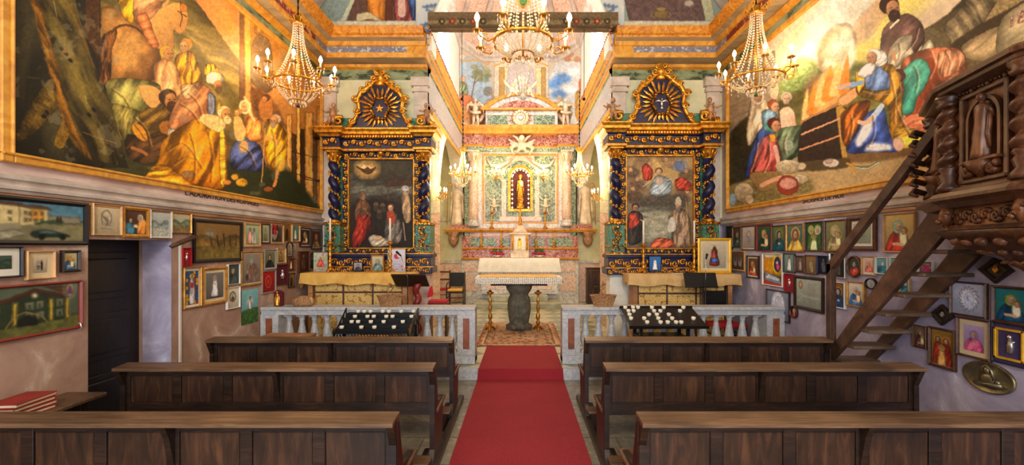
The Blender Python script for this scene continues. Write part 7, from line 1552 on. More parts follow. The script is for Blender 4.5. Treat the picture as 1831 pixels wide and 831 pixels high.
def make_pew(L=2.54):
 """back faces -y at y = 0; x from 0 to L; the seat is on the +y side"""
 t = thing('church_pew', (0, 0, 0), '', 'pew', 'dark panelled church pews')
 b = MB(); b.add([(0, -0.1, 0.832), (L, -0.1, 0.832), (L, 0.04, 0.845), (0, 0.04, 0.845), (0, -0.1, 0.808), (L, -0.1, 0.808), (L, 0.04, 0.82), (0, 0.04, 0.82)], [(0, 1, 2, 3), (4, 7, 6, 5), (0, 4, 5, 1), (2, 6, 7, 3), (0, 3, 7, 4), (1, 5, 6, 2)], False)
 b.build('book_ledge', 'pew_top', t)
 b = MB(); b.box(0.02, L - 0.02, -0.012, 0.025, 0.75, 0.81, 0.003); b.box(0.02, L - 0.02, -0.012, 0.025, 0.43, 0.53, 0.003)
 st = [0.03 + (L - 0.06) * i / 6 for i in range(7)]
 for i, x in enumerate(st): b.box(x - 0.035, x + 0.035, -0.014, 0.022, 0.43, 0.81, 0.003)
 b.build('back_frame', 'pew_wood', t)
 for i in range(6):
  b = MB(); x0, x1 = st[i] + 0.03, st[i + 1] - 0.03
  b.box(x0, x1, 0.0, 0.012, 0.52, 0.76); b.box(x0 + 0.012, x1 - 0.012, -0.006, 0.004, 0.536, 0.742, 0.005); b.build('back_panel', 'pew_panel', t)
 for i, x in enumerate((0.0, L / 2, L)):
  b = MB(); xx = x - 0.02 if i == 1 else (0 if i == 0 else L - 0.04)
  if i == 1: b.prism([(0.0, 0.44), (0.0, 0.807), (-0.09, 0.807), (-0.06, 0.74), (-0.03, 0.6)], xx, xx + 0.035, 'x'); b.build('ledge_bracket', 'pew_wood', t)
  else:
   b.prism([(-0.1, 0.0), (-0.09, 0.08), (-0.035, 0.16), (-0.03, 0.68), (-0.085, 0.807), (0.03, 0.815), (0.06, 0.7), (0.12, 0.5), (0.36, 0.47), (0.37, 0.42), (0.33, 0.36), (0.3, 0.12), (0.36, 0.0)], xx, xx + 0.04, 'x'); b.build('end_panel', 'pew_wood', t)
 b = MB(); b.box(-0.015, L + 0.015, 0.04, 0.40, 0.43, 0.462, 0.006); b.build('seat', 'pew_top', t)
 b = MB(); b.box(0.03, L - 0.03, 0.33, 0.35, 0.33, 0.43, 0.003); b.build('seat_rail', 'pew_wood', t)
 b = MB(); b.box(-0.01, L + 0.01, -0.34, -0.19, 0.17, 0.195, 0.005); b.build('kneeler', 'pew_top', t)
 for xx in (0.04, L - 0.08):
  b = MB(); b.box(xx, xx + 0.04, -0.33, -0.02, 0.0, 0.17, 0.004); b.build('kneeler_support', 'pew_wood', t)
 return t
pw = make_pew(); pw['label'] = 'dark panelled wooden pew, nearest of the three rows left of the aisle'; pw.location = (-0.697 - 2.54, 2.42, 0)
for (x, y, lab) in ((-0.69 - 2.54, 3.46, 'dark panelled wooden pew, middle row of three left of the aisle'), (-0.697 - 2.54, 4.46, 'dark panelled wooden pew, row closest to the altar, left of the aisle'), (0.67, 2.42, 'dark panelled wooden pew, nearest of the three rows right of the aisle'), (0.68, 3.46, 'dark panelled wooden pew, middle row of three right of the aisle'), (0.675, 4.46, 'dark panelled wooden pew, row closest to the altar, right of the aisle')):
 copy_tree(pw, None, (x, y, 0), 0, lab)
for s in (-1, 1):
 b = MB(); x = s * 0.66; b.box(*sorted((x, x + s * 0.06)), 1.7, 5.0, 0.001, 0.055, 0.006); o = b.build('floor_beam', 'pew_wood'); setp(o, 'low dark floor beam running along the aisle ends of the %s pews' % ('left' if s < 0 else 'right'), 'beam', 'floor beams under the pews')
t = thing('wall_bench', (-3.44, 2.7, 0), 'plank bench standing against the left wall before the dark doorway', 'bench')
b = MB(); b.box(-3.64, -3.32, 1.9, 3.42, 0.6, 0.63, 0.006); b.build('bench_top', 'pew_top', t, world=True)
b = MB(); b.box(-3.6, -3.36, 2.1, 2.16, 0.0, 0.6, 0.004); b.build('bench_leg', 'pew_wood', t, world=True)
b = MB(); b.box(-3.6, -3.36, 3.25, 3.31, 0.0, 0.6, 0.004); b.build('bench_leg', 'pew_wood', t, world=True)
for i in range(4):
 z = 0.631 + i * 0.028; bk = thing('prayer_book', (-3.48, 2.96 + 0.01 * (i % 2), z), ['red prayer book at the bottom of the stack on the left bench', 'red prayer book, second from the bottom of the stack on the bench', 'red prayer book, second from the top of the stack on the bench', 'red prayer book on top of the stack on the left bench'][i], 'book', 'red books stacked on the wall bench', 0.05 * (i - 1))
 b = MB(); b.box(-0.1, 0.1, -0.14, 0.14, 0.0, 0.004); b.box(-0.1, 0.1, -0.14, 0.14, 0.022, 0.026); b.box(-0.1, -0.095, -0.14, 0.14, 0, 0.026); b.build('cover', 'book_red', bk)
 b = MB(); b.box(-0.094, 0.094, -0.134, 0.134, 0.004, 0.022); b.build('pages', 'paper', bk)
BULBL = []
def chandelier(cx, cy, zt, zr, rr, rt, ra, zarm, na, label, ball, zb, power, sc_=1.0, a0=0.0, ceil=7.2, strands=16, drop=None, single=False):
 t = thing('crystal_chandelier', (cx, cy, zt), label, 'chandelier')
 P = lambda x, y, z: (x, y, z - zt)
 b = MB(); b.tube([P(0, 0, zt), P(0, 0, ceil)], 0.008, 6)
 for i in range(int((ceil - zt) / 0.09)): b.ell(P(0, 0, zt + 0.05 + i * 0.09), (0.016, 0.007, 0.035), 6, 4)
 b.build('chain', 'iron', t)
 b = MB(); b.lathe([(rt * 1.5, zt - zt + 0.0), (rt * 1.2, 0.03), (rt * 0.6, 0.04), (rt * 0.9, 0.09), (0.01, 0.13)], (0, 0, 0), 14); b.tube([P(0, 0, zt), P(0, 0, zb + 0.06)], 0.012 * sc_, 6)
 for i in range(8):
  a = 2 * PI * i / 8; b.tube([(rt * math.cos(a), rt * math.sin(a), 0.01), (rt * 1.9 * math.cos(a), rt * 1.9 * math.sin(a), 0.06), (rt * 1.6 * math.cos(a), rt * 1.6 * math.sin(a), 0.12)], [0.006, 0.01, 0.006], 5)
 b.build('crown', 'gold', t)
 def ring(r, z, th): return [P(r * math.cos(2 * PI * i / 32), r * math.sin(2 * PI * i / 32), z) for i in range(33)]
 b = MB(); b.tube(ring(rr, zr, 0), 0.014 * sc_, 6)
 for i in range(32): b.ell(P(rr * math.cos(2 * PI * i / 32), rr * math.sin(2 * PI * i / 32), zr + 0.016), 0.012 * sc_, 5, 4)
 b.build('hoop', 'gold', t)
 b = MB(); b.tube(ring(rr * 0.36, zb + 0.07 * sc_, 0), 0.01 * sc_, 6); b.build('lower_hoop', 'gold', t)
 bd = 0.0115 * sc_
 for i in range(strands):
  a = 2 * PI * i / strands; b = MB(); n = int((zt - zr) / (bd * 2.9));
  for j in range(n + 1):
   q = j / n; r = rt + (rr - rt) * (q ** 2.1); z = zt + (zr - zt) * q; b.octa(P(r * math.cos(a), r * math.sin(a), z), bd, bd * 1.15)
  n2 = int(rr * 1.35 / (bd * 2.9))
  for j in range(n2 + 1):
   q = j / n2; r = rr + (rr * 0.34 - rr) * q; z = zr + (zb + 0.07 * sc_ - zr) * (1 - (1 - q) ** 1.7); b.octa(P(r * math.cos(a + 0.12 * q), r * math.sin(a + 0.12 * q), z), bd, bd * 1.15)
  b.build('bead_string', 'crystal', t)
 for i in range(16):
  a = 2 * PI * (i + 0.5) / 16; b = MB(); r = rr * 1.02; b.octa(P(r * math.cos(a), r * math.sin(a), zr - 0.04 * sc_), 0.012 * sc_, 0.03 * sc_); b.octa(P(r * math.cos(a), r * math.sin(a), zr - 0.1 * sc_), 0.008 * sc_, 0.02 * sc_); r = rr * 0.34; b.octa(P(r * math.cos(a), r * math.sin(a), zb + 0.03 * sc_), 0.01 * sc_, 0.03 * sc_); b.build('drop', 'crystal', t)
 b = MB(); b.ell(P(0, 0, zb), 0.024 * sc_, 12, 8); b.tube([P(0, 0, zb), P(0, 0, zb + 0.08 * sc_)], 0.006, 5); b.build('finial_ball', ball, t)
 for i in range(na):
  a = a0 + 2 * PI * i / na; ca, sa = math.cos(a), math.sin(a); f = lambda r, z: P(r * ca, r * sa, z)
  h = 0.0 if single else (0.0 if i % 2 else 0.0)
  b = MB(); z0 = zr + 0.01; zA = zarm - 0.1 * sc_
  b.tube([f(rr * 0.96, z0), f(rr + (ra - rr) * 0.4, z0 - 0.05 * sc_), f(rr + (ra - rr) * 0.85, z0 - 0.02), f(ra, zA)], [0.009 * sc_, 0.008 * sc_, 0.008 * sc_, 0.007 * sc_], 6)
  b.tube(spiral(0, 0, 0.035 * sc_, 0.01, 0, 1.2, 0, 10) and [tuple(Vector(f(rr + (ra - rr) * 0.55 + 0.035 * sc_ * math.cos(k), zr - 0.0 + 0.03 * sc_ * math.sin(k)))) for k in [0, 0.8, 1.6, 2.4, 3.2, 4.0]], 0.006 * sc_, 5)
  arm = b.build('arm', 'gold', t)
  b = MB(); c = f(ra, zA); b.lathe([(0.008, -0.01), (0.045 * sc_, 0.0), (0.05 * sc_, 0.012), (0.02 * sc_, 0.012)], c, 10); b.build('drip_pan', 'gold', arm)
  b = MB(); b.lathe([(0.013 * sc_, 0.01), (0.012 * sc_, 0.085 * sc_), (0.0, 0.087 * sc_)], c, 8); b.build('candle_sleeve', 'wax', arm)
  b = MB(); b.lathe([(0.0, 0.085 * sc_), (0.016 * sc_, 0.095 * sc_), (0.025 * sc_, 0.12 * sc_), (0.017 * sc_, 0.15 * sc_), (0.0, 0.175 * sc_)], c, 8); b.build('bulb', 'bulb_warm', arm)
  b = MB()
  for k in range(6):
   q = 2 * PI * k / 6; b.octa((c[0] + 0.045 * sc_ * math.cos(q), c[1] + 0.045 * sc_ * math.sin(q), c[2] - 0.03 * sc_), 0.007 * sc_, 0.028 * sc_)
  b.build('prisms', 'crystal', arm)
  BULBL.append((cx + ra * ca, cy + ra * sa, zarm + 0.02, power))
 return t
chandelier(-3.03, 5.8, 4.82, 4.02, 0.30, 0.06, 0.47, 4.22, 9, 'crystal chandelier with a dark blue ball, hanging before the left fresco', 'blue_enamel', 3.71, 1.6, a0=0.2)
chandelier(3.12, 5.62, 4.86, 4.0, 0.33, 0.07, 0.45, 4.22, 8, 'crystal chandelier with a green ball, hanging before the right fresco', 'leaf_green', 3.80, 1.6, a0=0.5)
c = chandelier(0.035, 5.07, 4.95, 4.22, 0.35, 0.2, 0.57, 4.38, 8, 'largest crystal chandelier, hanging in the centre before the painted beam', 'crystal', 4.0, 3.2, 1.25, a0=PI / 8, strands=24)
b = MB(); b.ell((0, -0.3, -0.4), (0.045, 0.02, 0.05), 14, 8); b.build('green_medallion', 'leaf_green', c)
b = MB()
for i in range(16):
 a = 2 * PI * i / 16; b.ell((0.06 * math.cos(a), -0.3, -0.4 + 0.065 * math.sin(a)), 0.012, 6, 4)
b.build('medallion_beads', 'gold', c)
b = MB(); b.lathe([(0.0, -1.42), (0.022, -1.39), (0.03, -1.35), (0.02, -1.31), (0.006, -1.28), (0.006, -0.95)], (0, 0, 0), 12)
for i in range(10):
 a = 2 * PI * i / 10
 for k in range(7): b.octa((0.1 * (1 - k / 9) * math.cos(a), 0.1 * (1 - k / 9) * math.sin(a), -1.02 - 0.06 * k), 0.011, 0.026)
b.build('hanging_prisms', 'crystal', c)
chandelier(-1.25, 9.3, 3.85, 3.35, 0.17, 0.04, 0.27, 3.5, 6, 'small crystal chandelier hanging left of the high altar', 'crystal', 3.1, 6, 0.8, ceil=5.2, strands=12, single=True)
chandelier(1.3, 9.3, 3.85, 3.35, 0.17, 0.04, 0.27, 3.5, 6, 'small crystal chandelier hanging right of the high altar', 'crystal', 3.1, 6, 0.8, ceil=5.2, strands=12, single=True)
def sconce(x, y, z, s, lab, n=5):
 t = thing('wall_sconce', (x, y, z), lab, 'lamp', 'gilded wall sconces on the chancel piers')
 b = MB(); b.lathe([(0.0, -0.16), (0.05, -0.1), (0.02, 0.0), (0.06, 0.12), (0.0, 0.2)], (s * 0.02, 0, 0), 10, sy=1.0, sx=0.4); b.build('back_plate', 'gold', t)
 for i in range(n):
  a = PI * (i + 0.5) / n - PI / 2; dx, dy = -s * (0.08 + 0.12 * math.cos(a)), 0.22 * math.sin(a)
  b = MB(); b.tube([(0, 0, -0.05), (dx * 0.5, dy * 0.5, -0.11), (dx, dy, -0.02)], 0.008, 5); b.lathe([(0.01, -0.02), (0.03, -0.01), (0.032, 0.0)], (dx, dy, 0), 8); a_ = b.build('arm', 'gold', t)
  b = MB(); b.lathe([(0.009, 0), (0.009, 0.06), (0.0, 0.06)], (dx, dy, 0), 8); b.build('candle_sleeve', 'wax', a_)
  b = MB(); b.lathe([(0, 0.06), (0.014, 0.08), (0.009, 0.1), (0, 0.12)], (dx, dy, 0), 8); b.build('bulb', 'bulb_warm', a_)
  b = MB(); b.octa((dx, dy, -0.06), 0.01, 0.035); b.octa((dx * 0.6, dy * 0.6, -0.14), 0.01, 0.035); b.build('prisms', 'crystal', a_)
 BULBL.append((x - s * 0.2, y, z + 0.12, 5))
sconce(-1.69, 8.6, 2.86, -1, 'small gilded wall sconce with lit bulbs on the left chancel pier')
sconce(1.69, 8.8, 2.86, 1, 'small gilded wall sconce with lit bulbs on the right chancel pier')
for px, lab in ((887, 'cluster of lit candle bulbs on the green marble, left of the altar niche'), (972, 'cluster of lit candle bulbs on the green marble, right of the altar niche')):
 x = (px - VX) / (F / 12.3); t = thing('altar_candelabrum', (x, 12.32, 3.85), lab, 'lamp', 'candelabra beside the altar niche')
 b = MB(); b.tube([(0, 0.2, -0.1), (0, 0.02, -0.15), (0, 0, -0.02)], 0.012, 6); b.lathe([(0.0, -0.14), (0.04, -0.1), (0.015, -0.03), (0.03, 0.0)], (0, 0, 0), 8); b.build('bracket', 'gold', t)
 for i in range(5):
  dx = -0.22 + 0.11 * i; dz = 0.04 * (2 - abs(i - 2)); b = MB(); b.tube([(0, 0, -0.02), (dx * 0.6, -0.03, -0.05), (dx, -0.03, dz)], 0.007, 5); b.lathe([(0.009, dz), (0.03, dz + 0.005), (0.01, dz + 0.01)], (dx, -0.03, 0), 8); a_ = b.build('arm', 'gold', t)
  b = MB(); b.lathe([(0, dz + 0.07), (0.016, dz + 0.09), (0.01, dz + 0.12), (0, dz + 0.14)], (dx, -0.03, 0), 8); b.build('bulb', 'bulb_warm', a_)
  b = MB(); b.lathe([(0.01, dz + 0.01), (0.01, dz + 0.07), (0.0, dz + 0.07)], (dx, -0.03, 0), 8); b.build('candle_sleeve', 'wax', a_)
 BULBL.append((x, 12.0, 4.05, 12))
for i, (x, y, z, p) in enumerate(BULBL):
 lamp('POINT', 'bulb_light', (x, y, z + 0.08), p, (1, 0.68, 0.36), 0.03)
def beam_paint():
 nu, nv = 330, 28; x = np.linspace(-1.6, 1.7, nu); z = np.linspace(5.85, 5.59, nv); X_, Z_ = np.meshgrid(x, z); P = np.stack([X_.ravel(), np.full(X_.size, 7.355), Z_.ravel()], 1)
 u, v = proj(P); c = Cv(u, v, 1, 0.6); c.base((118, 96, 66), (84, 66, 44), 26, 52); rr = random.Random(2)
 c.poly([(700, 36), (1200, 36), (1200, 44), (700, 44)], (136, 116, 78), sm=0, edge=0.1)
 for i in range(17):
  px = 790 + i * 18.5
  if 880 < px < 1000: continue
  c.ell(px, 38, 6, 6, (150, 56, 36) if i % 2 else (74, 62, 44)); c.ell(px, 38, 2.4, 2.4, (196, 160, 90)); c.line([(px - 9, 33), (px, 38), (px - 9, 43)], 1, (60, 40, 28))
 c.speckle(0.25, 2, 3); return P, nu, nv, c
t = thing('painted_beam', (0.05, 7.42, 5.585), 'old painted timber beam spanning the chancel arch behind the chandelier', 'beam')
b = MB(); b.box(-1.6, 1.7, 7.36, 7.56, 5.59, 5.85, 0.02); b.build('timber', 'old_beam', t, world=True)
P_, a_, c_, cv = beam_paint(); P_ = P_ - np.array([0.05, 7.42, 5.585]); col_mesh('painted_face', P_, a_, c_, cv, 'painted_matt', t)
for (x, lab) in ((-1.02, 'thin wire hanging from the left part of the painted beam'), (1.12, 'thin wire hanging from the right part of the painted beam')):
 b = MB(); b.tube([(x, 7.45, 5.59), (x * 1.15, 9.3, 3.98) if False else (x, 7.46, 4.4)], 0.005, 5); b.ell((x, 7.46, 4.38), 0.03, 8, 5); o = b.build('hanging_wire', 'iron'); setp(o, lab, 'wire', 'wires under the painted beam')
def build_stair():
 t = thing('pulpit_stair', (3.45, 4.3, 0), 'steep open wooden stair with plank sides climbing the right wall to the pulpit', 'stairs')
 m = 1.064; y_lo, y_hi = 4.86, 3.12
 def zlow(y): return 0.525 + m * (4.51 - y)
 for (x0, x1, nm) in ((3.24, 3.285, 'stringer'), (3.665, 3.71, 'stringer')):
  b = MB(); b.prism([(y_lo + 0.12, 0.001), (y_lo - 0.28, 0.001), (y_hi, zlow(y_hi) + 0.02), (y_hi, zlow(y_hi) + 0.24), (y_hi + 0.1, zlow(y_hi) + 0.33)] [::-1] + [], x0, x1, 'x') if False else b.prism([(4.99, 0.001), (4.99, 0.05), (y_hi + 0.06, zlow(y_hi) + 0.30), (y_hi, zlow(y_hi) + 0.24), (y_hi, zlow(y_hi) + 0.03)], x0, x1, 'x'); b.build(nm, 'stair_wood', t, world=True)
 for i in range(9):
  z = 0.22 + i * 0.19; y = 4.51 - (z - 0.525) / m + 0.02
  b = MB(); b.box(3.27, 3.68, y - 0.13, y + 0.09, z, z + 0.032, 0.006); b.build('tread', 'tread_wood', t, world=True)
 b = MB(); b.box(3.235, 3.30, 4.43, 4.50, 0.0, 1.62, 0.006); b.build('newel_post', 'stair_wood', t, world=True)
 b = MB(); b.prism([(4.50, 1.49), (4.50, 1.60), (3.12, 2.98), (3.12, 2.87)], 3.235, 3.29, 'x'); b.build('handrail', 'stair_wood', t, world=True)
build_stair()
def build_pulpit():
 t = thing('pulpit', (3.3, 2.4, 2.1), 'dark carved wooden pulpit with twisted columns and a niche figure on the right wall', 'pulpit')
 V = [(3.70, 3.56), (3.36, 3.46), (2.98, 2.96), (2.80, 2.36), (2.98, 1.78), (3.36, 1.42), (3.70, 1.36)]
 wm = 'pulpit_wood'
 def sw(name, prof, mat, path=V, mats=None):
  b = MB(); b.sweep(path, prof, side=-1, mats=mats); return b.build(name, mat, t, world=True)
 zb, zt = 2.17, 2.83
 sw('body', [(-0.03, zb), (-0.03, zt)], 'pulpit_panel'); sw('inner_wall', [(-0.09, zt), (-0.09, 2.12)], wm)
 sw('rim', [(-0.14, zt + 0.05), (-0.12, zt + 0.09), (0.06, zt + 0.09), (0.085, zt + 0.07), (0.08, zt + 0.045), (0.05, zt + 0.04), (0.045, zt + 0.02), (0.01, zt + 0.0), (-0.03, zt - 0.02)], wm)
 sw('base_moulding', [(-0.05, zb + 0.02), (0.02, zb + 0.02), (0.03, zb), (0.07, zb - 0.01), (0.1, zb - 0.04), (0.1, zb - 0.06), (0.06, zb - 0.08), (0.03, zb - 0.11), (-0.02, zb - 0.115)], wm)
 sw('lower_frieze', [(-0.04, zb - 0.11), (-0.04, zb - 0.24)], 'pulpit_panel'); sw('lower_moulding', [(-0.06, zb - 0.23), (0.0, zb - 0.235), (0.02, zb - 0.26), (-0.01, zb - 0.285), (-0.06, zb - 0.29), (-0.4, zb - 0.3)], wm)
 b = MB(); b.prism([(p[0], p[1]) for p in V], 2.10, 2.14, 'z'); b.build('pulpit_floor', wm, t, world=True)
 b = MB(); b.lathe([(0.02, 1.5), (0.1, 1.54), (0.14, 1.6), (0.1, 1.64), (0.22, 1.7), (0.36, 1.78), (0.46, 1.86), (0.5, 1.9)], (3.2, 2.42, 0), 24, sx=0.92, sy=1.35, flute=0.06, nf=12); b.build('hanging_bowl', wm, t, world=True)
 b = MB()
 for i in range(20):
  a = PI * 0.35 + i * PI * 1.3 / 19; p = lambda r, z: (3.2 + r * 0.92 * math.cos(a), 2.42 + r * 1.35 * math.sin(a), z)
  b.ell(p(0.43, 1.83), (0.03, 0.04, 0.028), 7, 5); b.ell(p(0.33, 1.765), (0.025, 0.03, 0.02), 7, 5); b.tube([p(0.13, 1.6), p(0.18, 1.67), p(0.24, 1.71), p(0.26, 1.69)], [0.01, 0.02, 0.018, 0.006], 6)
 b.build('bowl_leaves', 'statue_wood', t, world=True)
 for i in range(1, 5):
  A, B = Vector(V[i] + (0,)), Vector(V[i + 1] + (0,)); d = (B - A); L = d.length; d.normalize(); nrm = Vector((d.y, -d.x, 0)) * 1.0
  if nrm.x > 0: nrm = -nrm
  M = Matrix(((d.x, -nrm.x, 0, A.x), (d.y, -nrm.y, 0, A.y), (0, 0, 1, 0), (0, 0, 0, 1)))
  b = MB(M); w = 0.035; x0, x1 = 0.11, L - 0.11
  for (a0, a1, z0, z1) in ((x0, x0 + w, zb + 0.04, zt - 0.04), (x1 - w, x1, zb + 0.04, zt - 0.04), (x0, x1, zb + 0.04, zb + 0.065), (x0, x1, zt - 0.065, zt - 0.04)): b.box(a0, a1, -0.002, 0.04, z0, z1, 0.004)
  b.build('panel_frame', wm, t, world=True)
  xm = L / 2; hw = min(0.12, L / 2 - 0.18)
  if hw > 0.04:
   b = MB(M); n = 14; r = hw; zc_, zl = zt - 0.11 - r, zb + 0.18
   for q in range(n):
    a0, a1 = PI - PI * q / n, PI - PI * (q + 1) / n
    ra, rb = r, r + 0.022
    b.add([(xm + ra * math.cos(a0), 0.0, zc_ + ra * math.sin(a0)), (xm + ra * math.cos(a1), 0.0, zc_ + ra * math.sin(a1)), (xm + rb * math.cos(a1), 0.0, zc_ + rb * math.sin(a1)), (xm + rb * math.cos(a0), 0, zc_ + rb * math.sin(a0)), (xm + ra * math.cos(a0), 0.06, zc_ + ra * math.sin(a0)), (xm + ra * math.cos(a1), 0.06, zc_ + ra * math.sin(a1)), (xm + rb * math.cos(a1), 0.06, zc_ + rb * math.sin(a1)), (xm + rb * math.cos(a0), 0.06, zc_ + rb * math.sin(a0))], [(0, 1, 2, 3), (0, 4, 5, 1), (3, 2, 6, 7)], False)
   b.box(xm - r - 0.022, xm - r, 0.0, 0.06, zl, zc_); b.box(xm + r, xm + r + 0.022, 0.0, 0.06, zl, zc_); b.build('niche_arch', wm, t, world=True)
   b = MB(M); b.prism([(xm - r, zl), (xm + r, zl)] + [(xm + r * math.cos(PI * q / 12), zc_ + r * math.sin(PI * q / 12)) for q in range(13)], 0.022, 0.028); b.build('niche_back', wm, t, world=True)
   b = MB(M); scrollwork(b, xm - r - 0.03, xm + r + 0.03, zl - 0.1, zl - 0.01, 0.005, 0.09, 0.02, 5); b.box(xm - r - 0.03, xm + r + 0.03, -0.035, 0.03, zl - 0.02, zl, 0.004); b.lathe([(0.01, zl - 0.12), (0.05, zl - 0.07), (0.09, zl - 0.02)], (xm, 0.0, 0), 10, flute=0.15, nf=6); b.build('niche_bracket', 'statue_wood', t, world=True)
   b = MB(M); figure(b, xm, -0.005, zl, 0.40 if hw > 0.1 else 0.34, arms=((-1, (-0.24, 0.1, 1.1), (-0.06, 0.22, 1.05)), (1, (0.24, 0.1, 1.08), (0.05, 0.22, 1.12))), lean=0.02); b.build('niche_figure', 'statue_wood', t, world=True)
  b = MB(M); scrollwork(b, 0.02, L - 0.02, zb - 0.225, zb - 0.125, 0.035, 0.085, 0.013, 6); b.build('frieze_carving', 'statue_wood', t, world=True)
  b = MB(M); scrollwork(b, 0.04, L - 0.04, zt - 0.03, zt + 0.005, 0.02, 0.07, 0.008, 6); b.build('top_carving', wm, t, world=True)
 for i in range(1, 6):
  x, y = V[i]; b = MB(); twisted_column(b, x + 0.01, y, zb + 0.17, zt - 0.07, 0.05, 4.0, 14, 1, 0.3)
  b.lathe([(0.06, zt - 0.07), (0.07, zt - 0.05), (0.055, zt - 0.04), (0.075, zt - 0.01), (0.075, zt + 0.01)], (x + 0.01, y, 0), 10); b.lathe([(0.075, zb + 0.01), (0.07, zb + 0.04), (0.045, zb + 0.07), (0.06, zb + 0.12), (0.045, zb + 0.14), (0.062, zb + 0.16), (0.055, zb + 0.175)], (x + 0.01, y, 0), 10, flute=0.1, nf=6)
  b.build('twisted_column', wm, t, world=True)
  b = MB(); b.tube([(x, y, zb - 0.11), (x - 0.02, y, zb - 0.16), (x - 0.01, y, zb - 0.23)], [0.035, 0.036, 0.02], 8)
  for q in range(4): b.ell((x - 0.035, y + 0.022 * (q - 1.5), zb - 0.14 - 0.02 * q), 0.018, 7, 5)
  b.build('corner_carving', 'statue_wood', t, world=True)
 b = MB()
 for q in range(7):
  z = zb + 0.06 + 0.08 * q; b.tube([(3.34, 3.5, z), (3.27, 3.53, z + 0.03), (3.22, 3.5, z + 0.0), (3.25, 3.47, z - 0.03)], [0.022, 0.026, 0.02, 0.01], 6)
 b.build('side_ornament', wm, t, world=True)
build_pulpit()
def picture(M, w, h, fr, fw, mount, mw, style, o, label, shape='rect', th=0.03, loc=None, group=None, cat='picture', tilt=0.0):
 """M maps local (x right, y into the wall, z up) to the world; centred"""
 t = bpy.data.objects.new(o.get('name', 'framed_picture'), None); COL.objects.link(t); t.matrix_world = M @ Matrix.Rotation(tilt, 4, 'Y'); t.empty_display_size = 0.05
 setp(t, label, cat, group)
 hw, hh = w / 2, h / 2
 def outline(a, c, n=28):
  if shape == 'oval': return [(a * math.cos(2 * PI * i / n), c * math.sin(2 * PI * i / n)) for i in range(n)]
  if shape == 'arch': return [(-a, -c), (a, -c)] + [(a * math.cos(PI * i / 12), c - a + a * math.sin(PI * i / 12)) for i in range(13)]
  if shape == 'diamond': return [(0, -c), (a, 0), (0, c), (-a, 0)]
  return [(-a, -c), (a, -c), (a, c), (-a, c)]
 if fw > 0:
  O = outline(hw, hh); k = 1.41 if shape == 'diamond' else 1
  I = outline(hw - fw * k, hh - fw * k); n = len(O); b = MB()
  mid = outline(hw - fw * 0.45 * k, hh - fw * 0.45 * k)
  for i in range(n):
   j = (i + 1) % n
   R = lambda P, y, q: (P[q][0], y, P[q][1])
   b.add([R(O, 0, i), R(O, 0, j), R(O, -th * 0.75, i), R(O, -th * 0.75, j), R(mid, -th, i), R(mid, -th, j), R(I, -th * 0.55, i), R(I, -th * 0.55, j), R(I, -0.004, i), R(I, -0.004, j)], [(0, 1, 3, 2), (2, 3, 5, 4), (4, 5, 7, 6), (6, 7, 9, 8)], False)
  b.build('frame', fr, t)
 iw, ih = hw - fw * 0.98, hh - fw * 0.98
 if shape == 'diamond': iw, ih = hw - fw * 1.41, hh - fw * 1.41
 y = -th * 0.25
 b = MB(); b.prism(outline(hw - 0.002, hh - 0.002), y + 0.001, 0.0); b.build('backing', mount or 'dark_frame', t)
 if mount: iw, ih = iw - mw, ih - mw
 if style == 'relief':
  b = MB(); m = o.get('m', 'silver'); q = min(iw, ih)
  if o.get('heart'):
   b.prism([(q * 0.34 * 0.95 * (math.sin(a) ** 3), q * 0.3 * (math.cos(a) - 0.38 * math.cos(2 * a) - 0.12 * math.cos(3 * a))) for a in [2 * PI * i / 24 for i in range(24)]], y - 0.012, y);
   for i in range(7): a = PI * (i + 1) / 8; b.tube([(q * 0.1 * math.cos(a), y - 0.008, q * 0.25), (q * 0.22 * math.cos(a), y - 0.008, q * 0.25 + q * 0.3 * math.sin(a))], 0.004, 5)
  else:
   b.ell((0, y - 0.008, ih * 0.42), (iw * 0.16, 0.014, iw * 0.19)); b.tube([(0, y, ih * 0.3), (iw * 0.08, y - 0.006, 0), (0, y, -ih * 0.45)], [iw * 0.15, iw * 0.2, iw * 0.22], 8); b.tube([(-iw * 0.3, y, -ih * 0.1), (iw * 0.1, y - 0.01, ih * 0.1), (iw * 0.3, y, ih * 0.2)], iw * 0.06, 6)
  b.build('silver_relief' if m == 'silver' else 'carved_relief', m, t); return t
 nu, nv, cv, asp = pic_canvas(2 * iw, 2 * ih, o.get('n', 1.0)); paint_picture(cv, asp, style, o)
 if shape == 'rect' or mount:
  xs = np.linspace(-iw, iw, nu); zs = np.linspace(ih, -ih, nv); X_, Z_ = np.meshgrid(xs, zs)
 else:
  xs = np.linspace(-1, 1, nu); zs = np.linspace(1, -1, nv); A_, B_ = np.meshgrid(xs, zs)
  if shape == 'oval': X_ = A_ * np.sqrt(1 - B_ ** 2 / 2) * iw; Z_ = B_ * np.sqrt(1 - A_ ** 2 / 2) * ih
  elif shape == 'arch': X_ = A_ * iw; Z_ = np.where(B_ > 0, B_ * (ih - iw + np.sqrt(np.maximum(0, 1 - A_ ** 2)) * iw), B_ * ih)
  else: X_ = (A_ + B_) / 2 * iw; Z_ = (B_ - A_) / 2 * ih
 y2 = y - (0.003 if mount else 0.001)
 P = np.stack([X_.ravel(), np.full(X_.size, y2), Z_.ravel()], 1); col_mesh('print', P, nu, nv, cv, o.get('mat', 'painted_matt'), t)
 return t
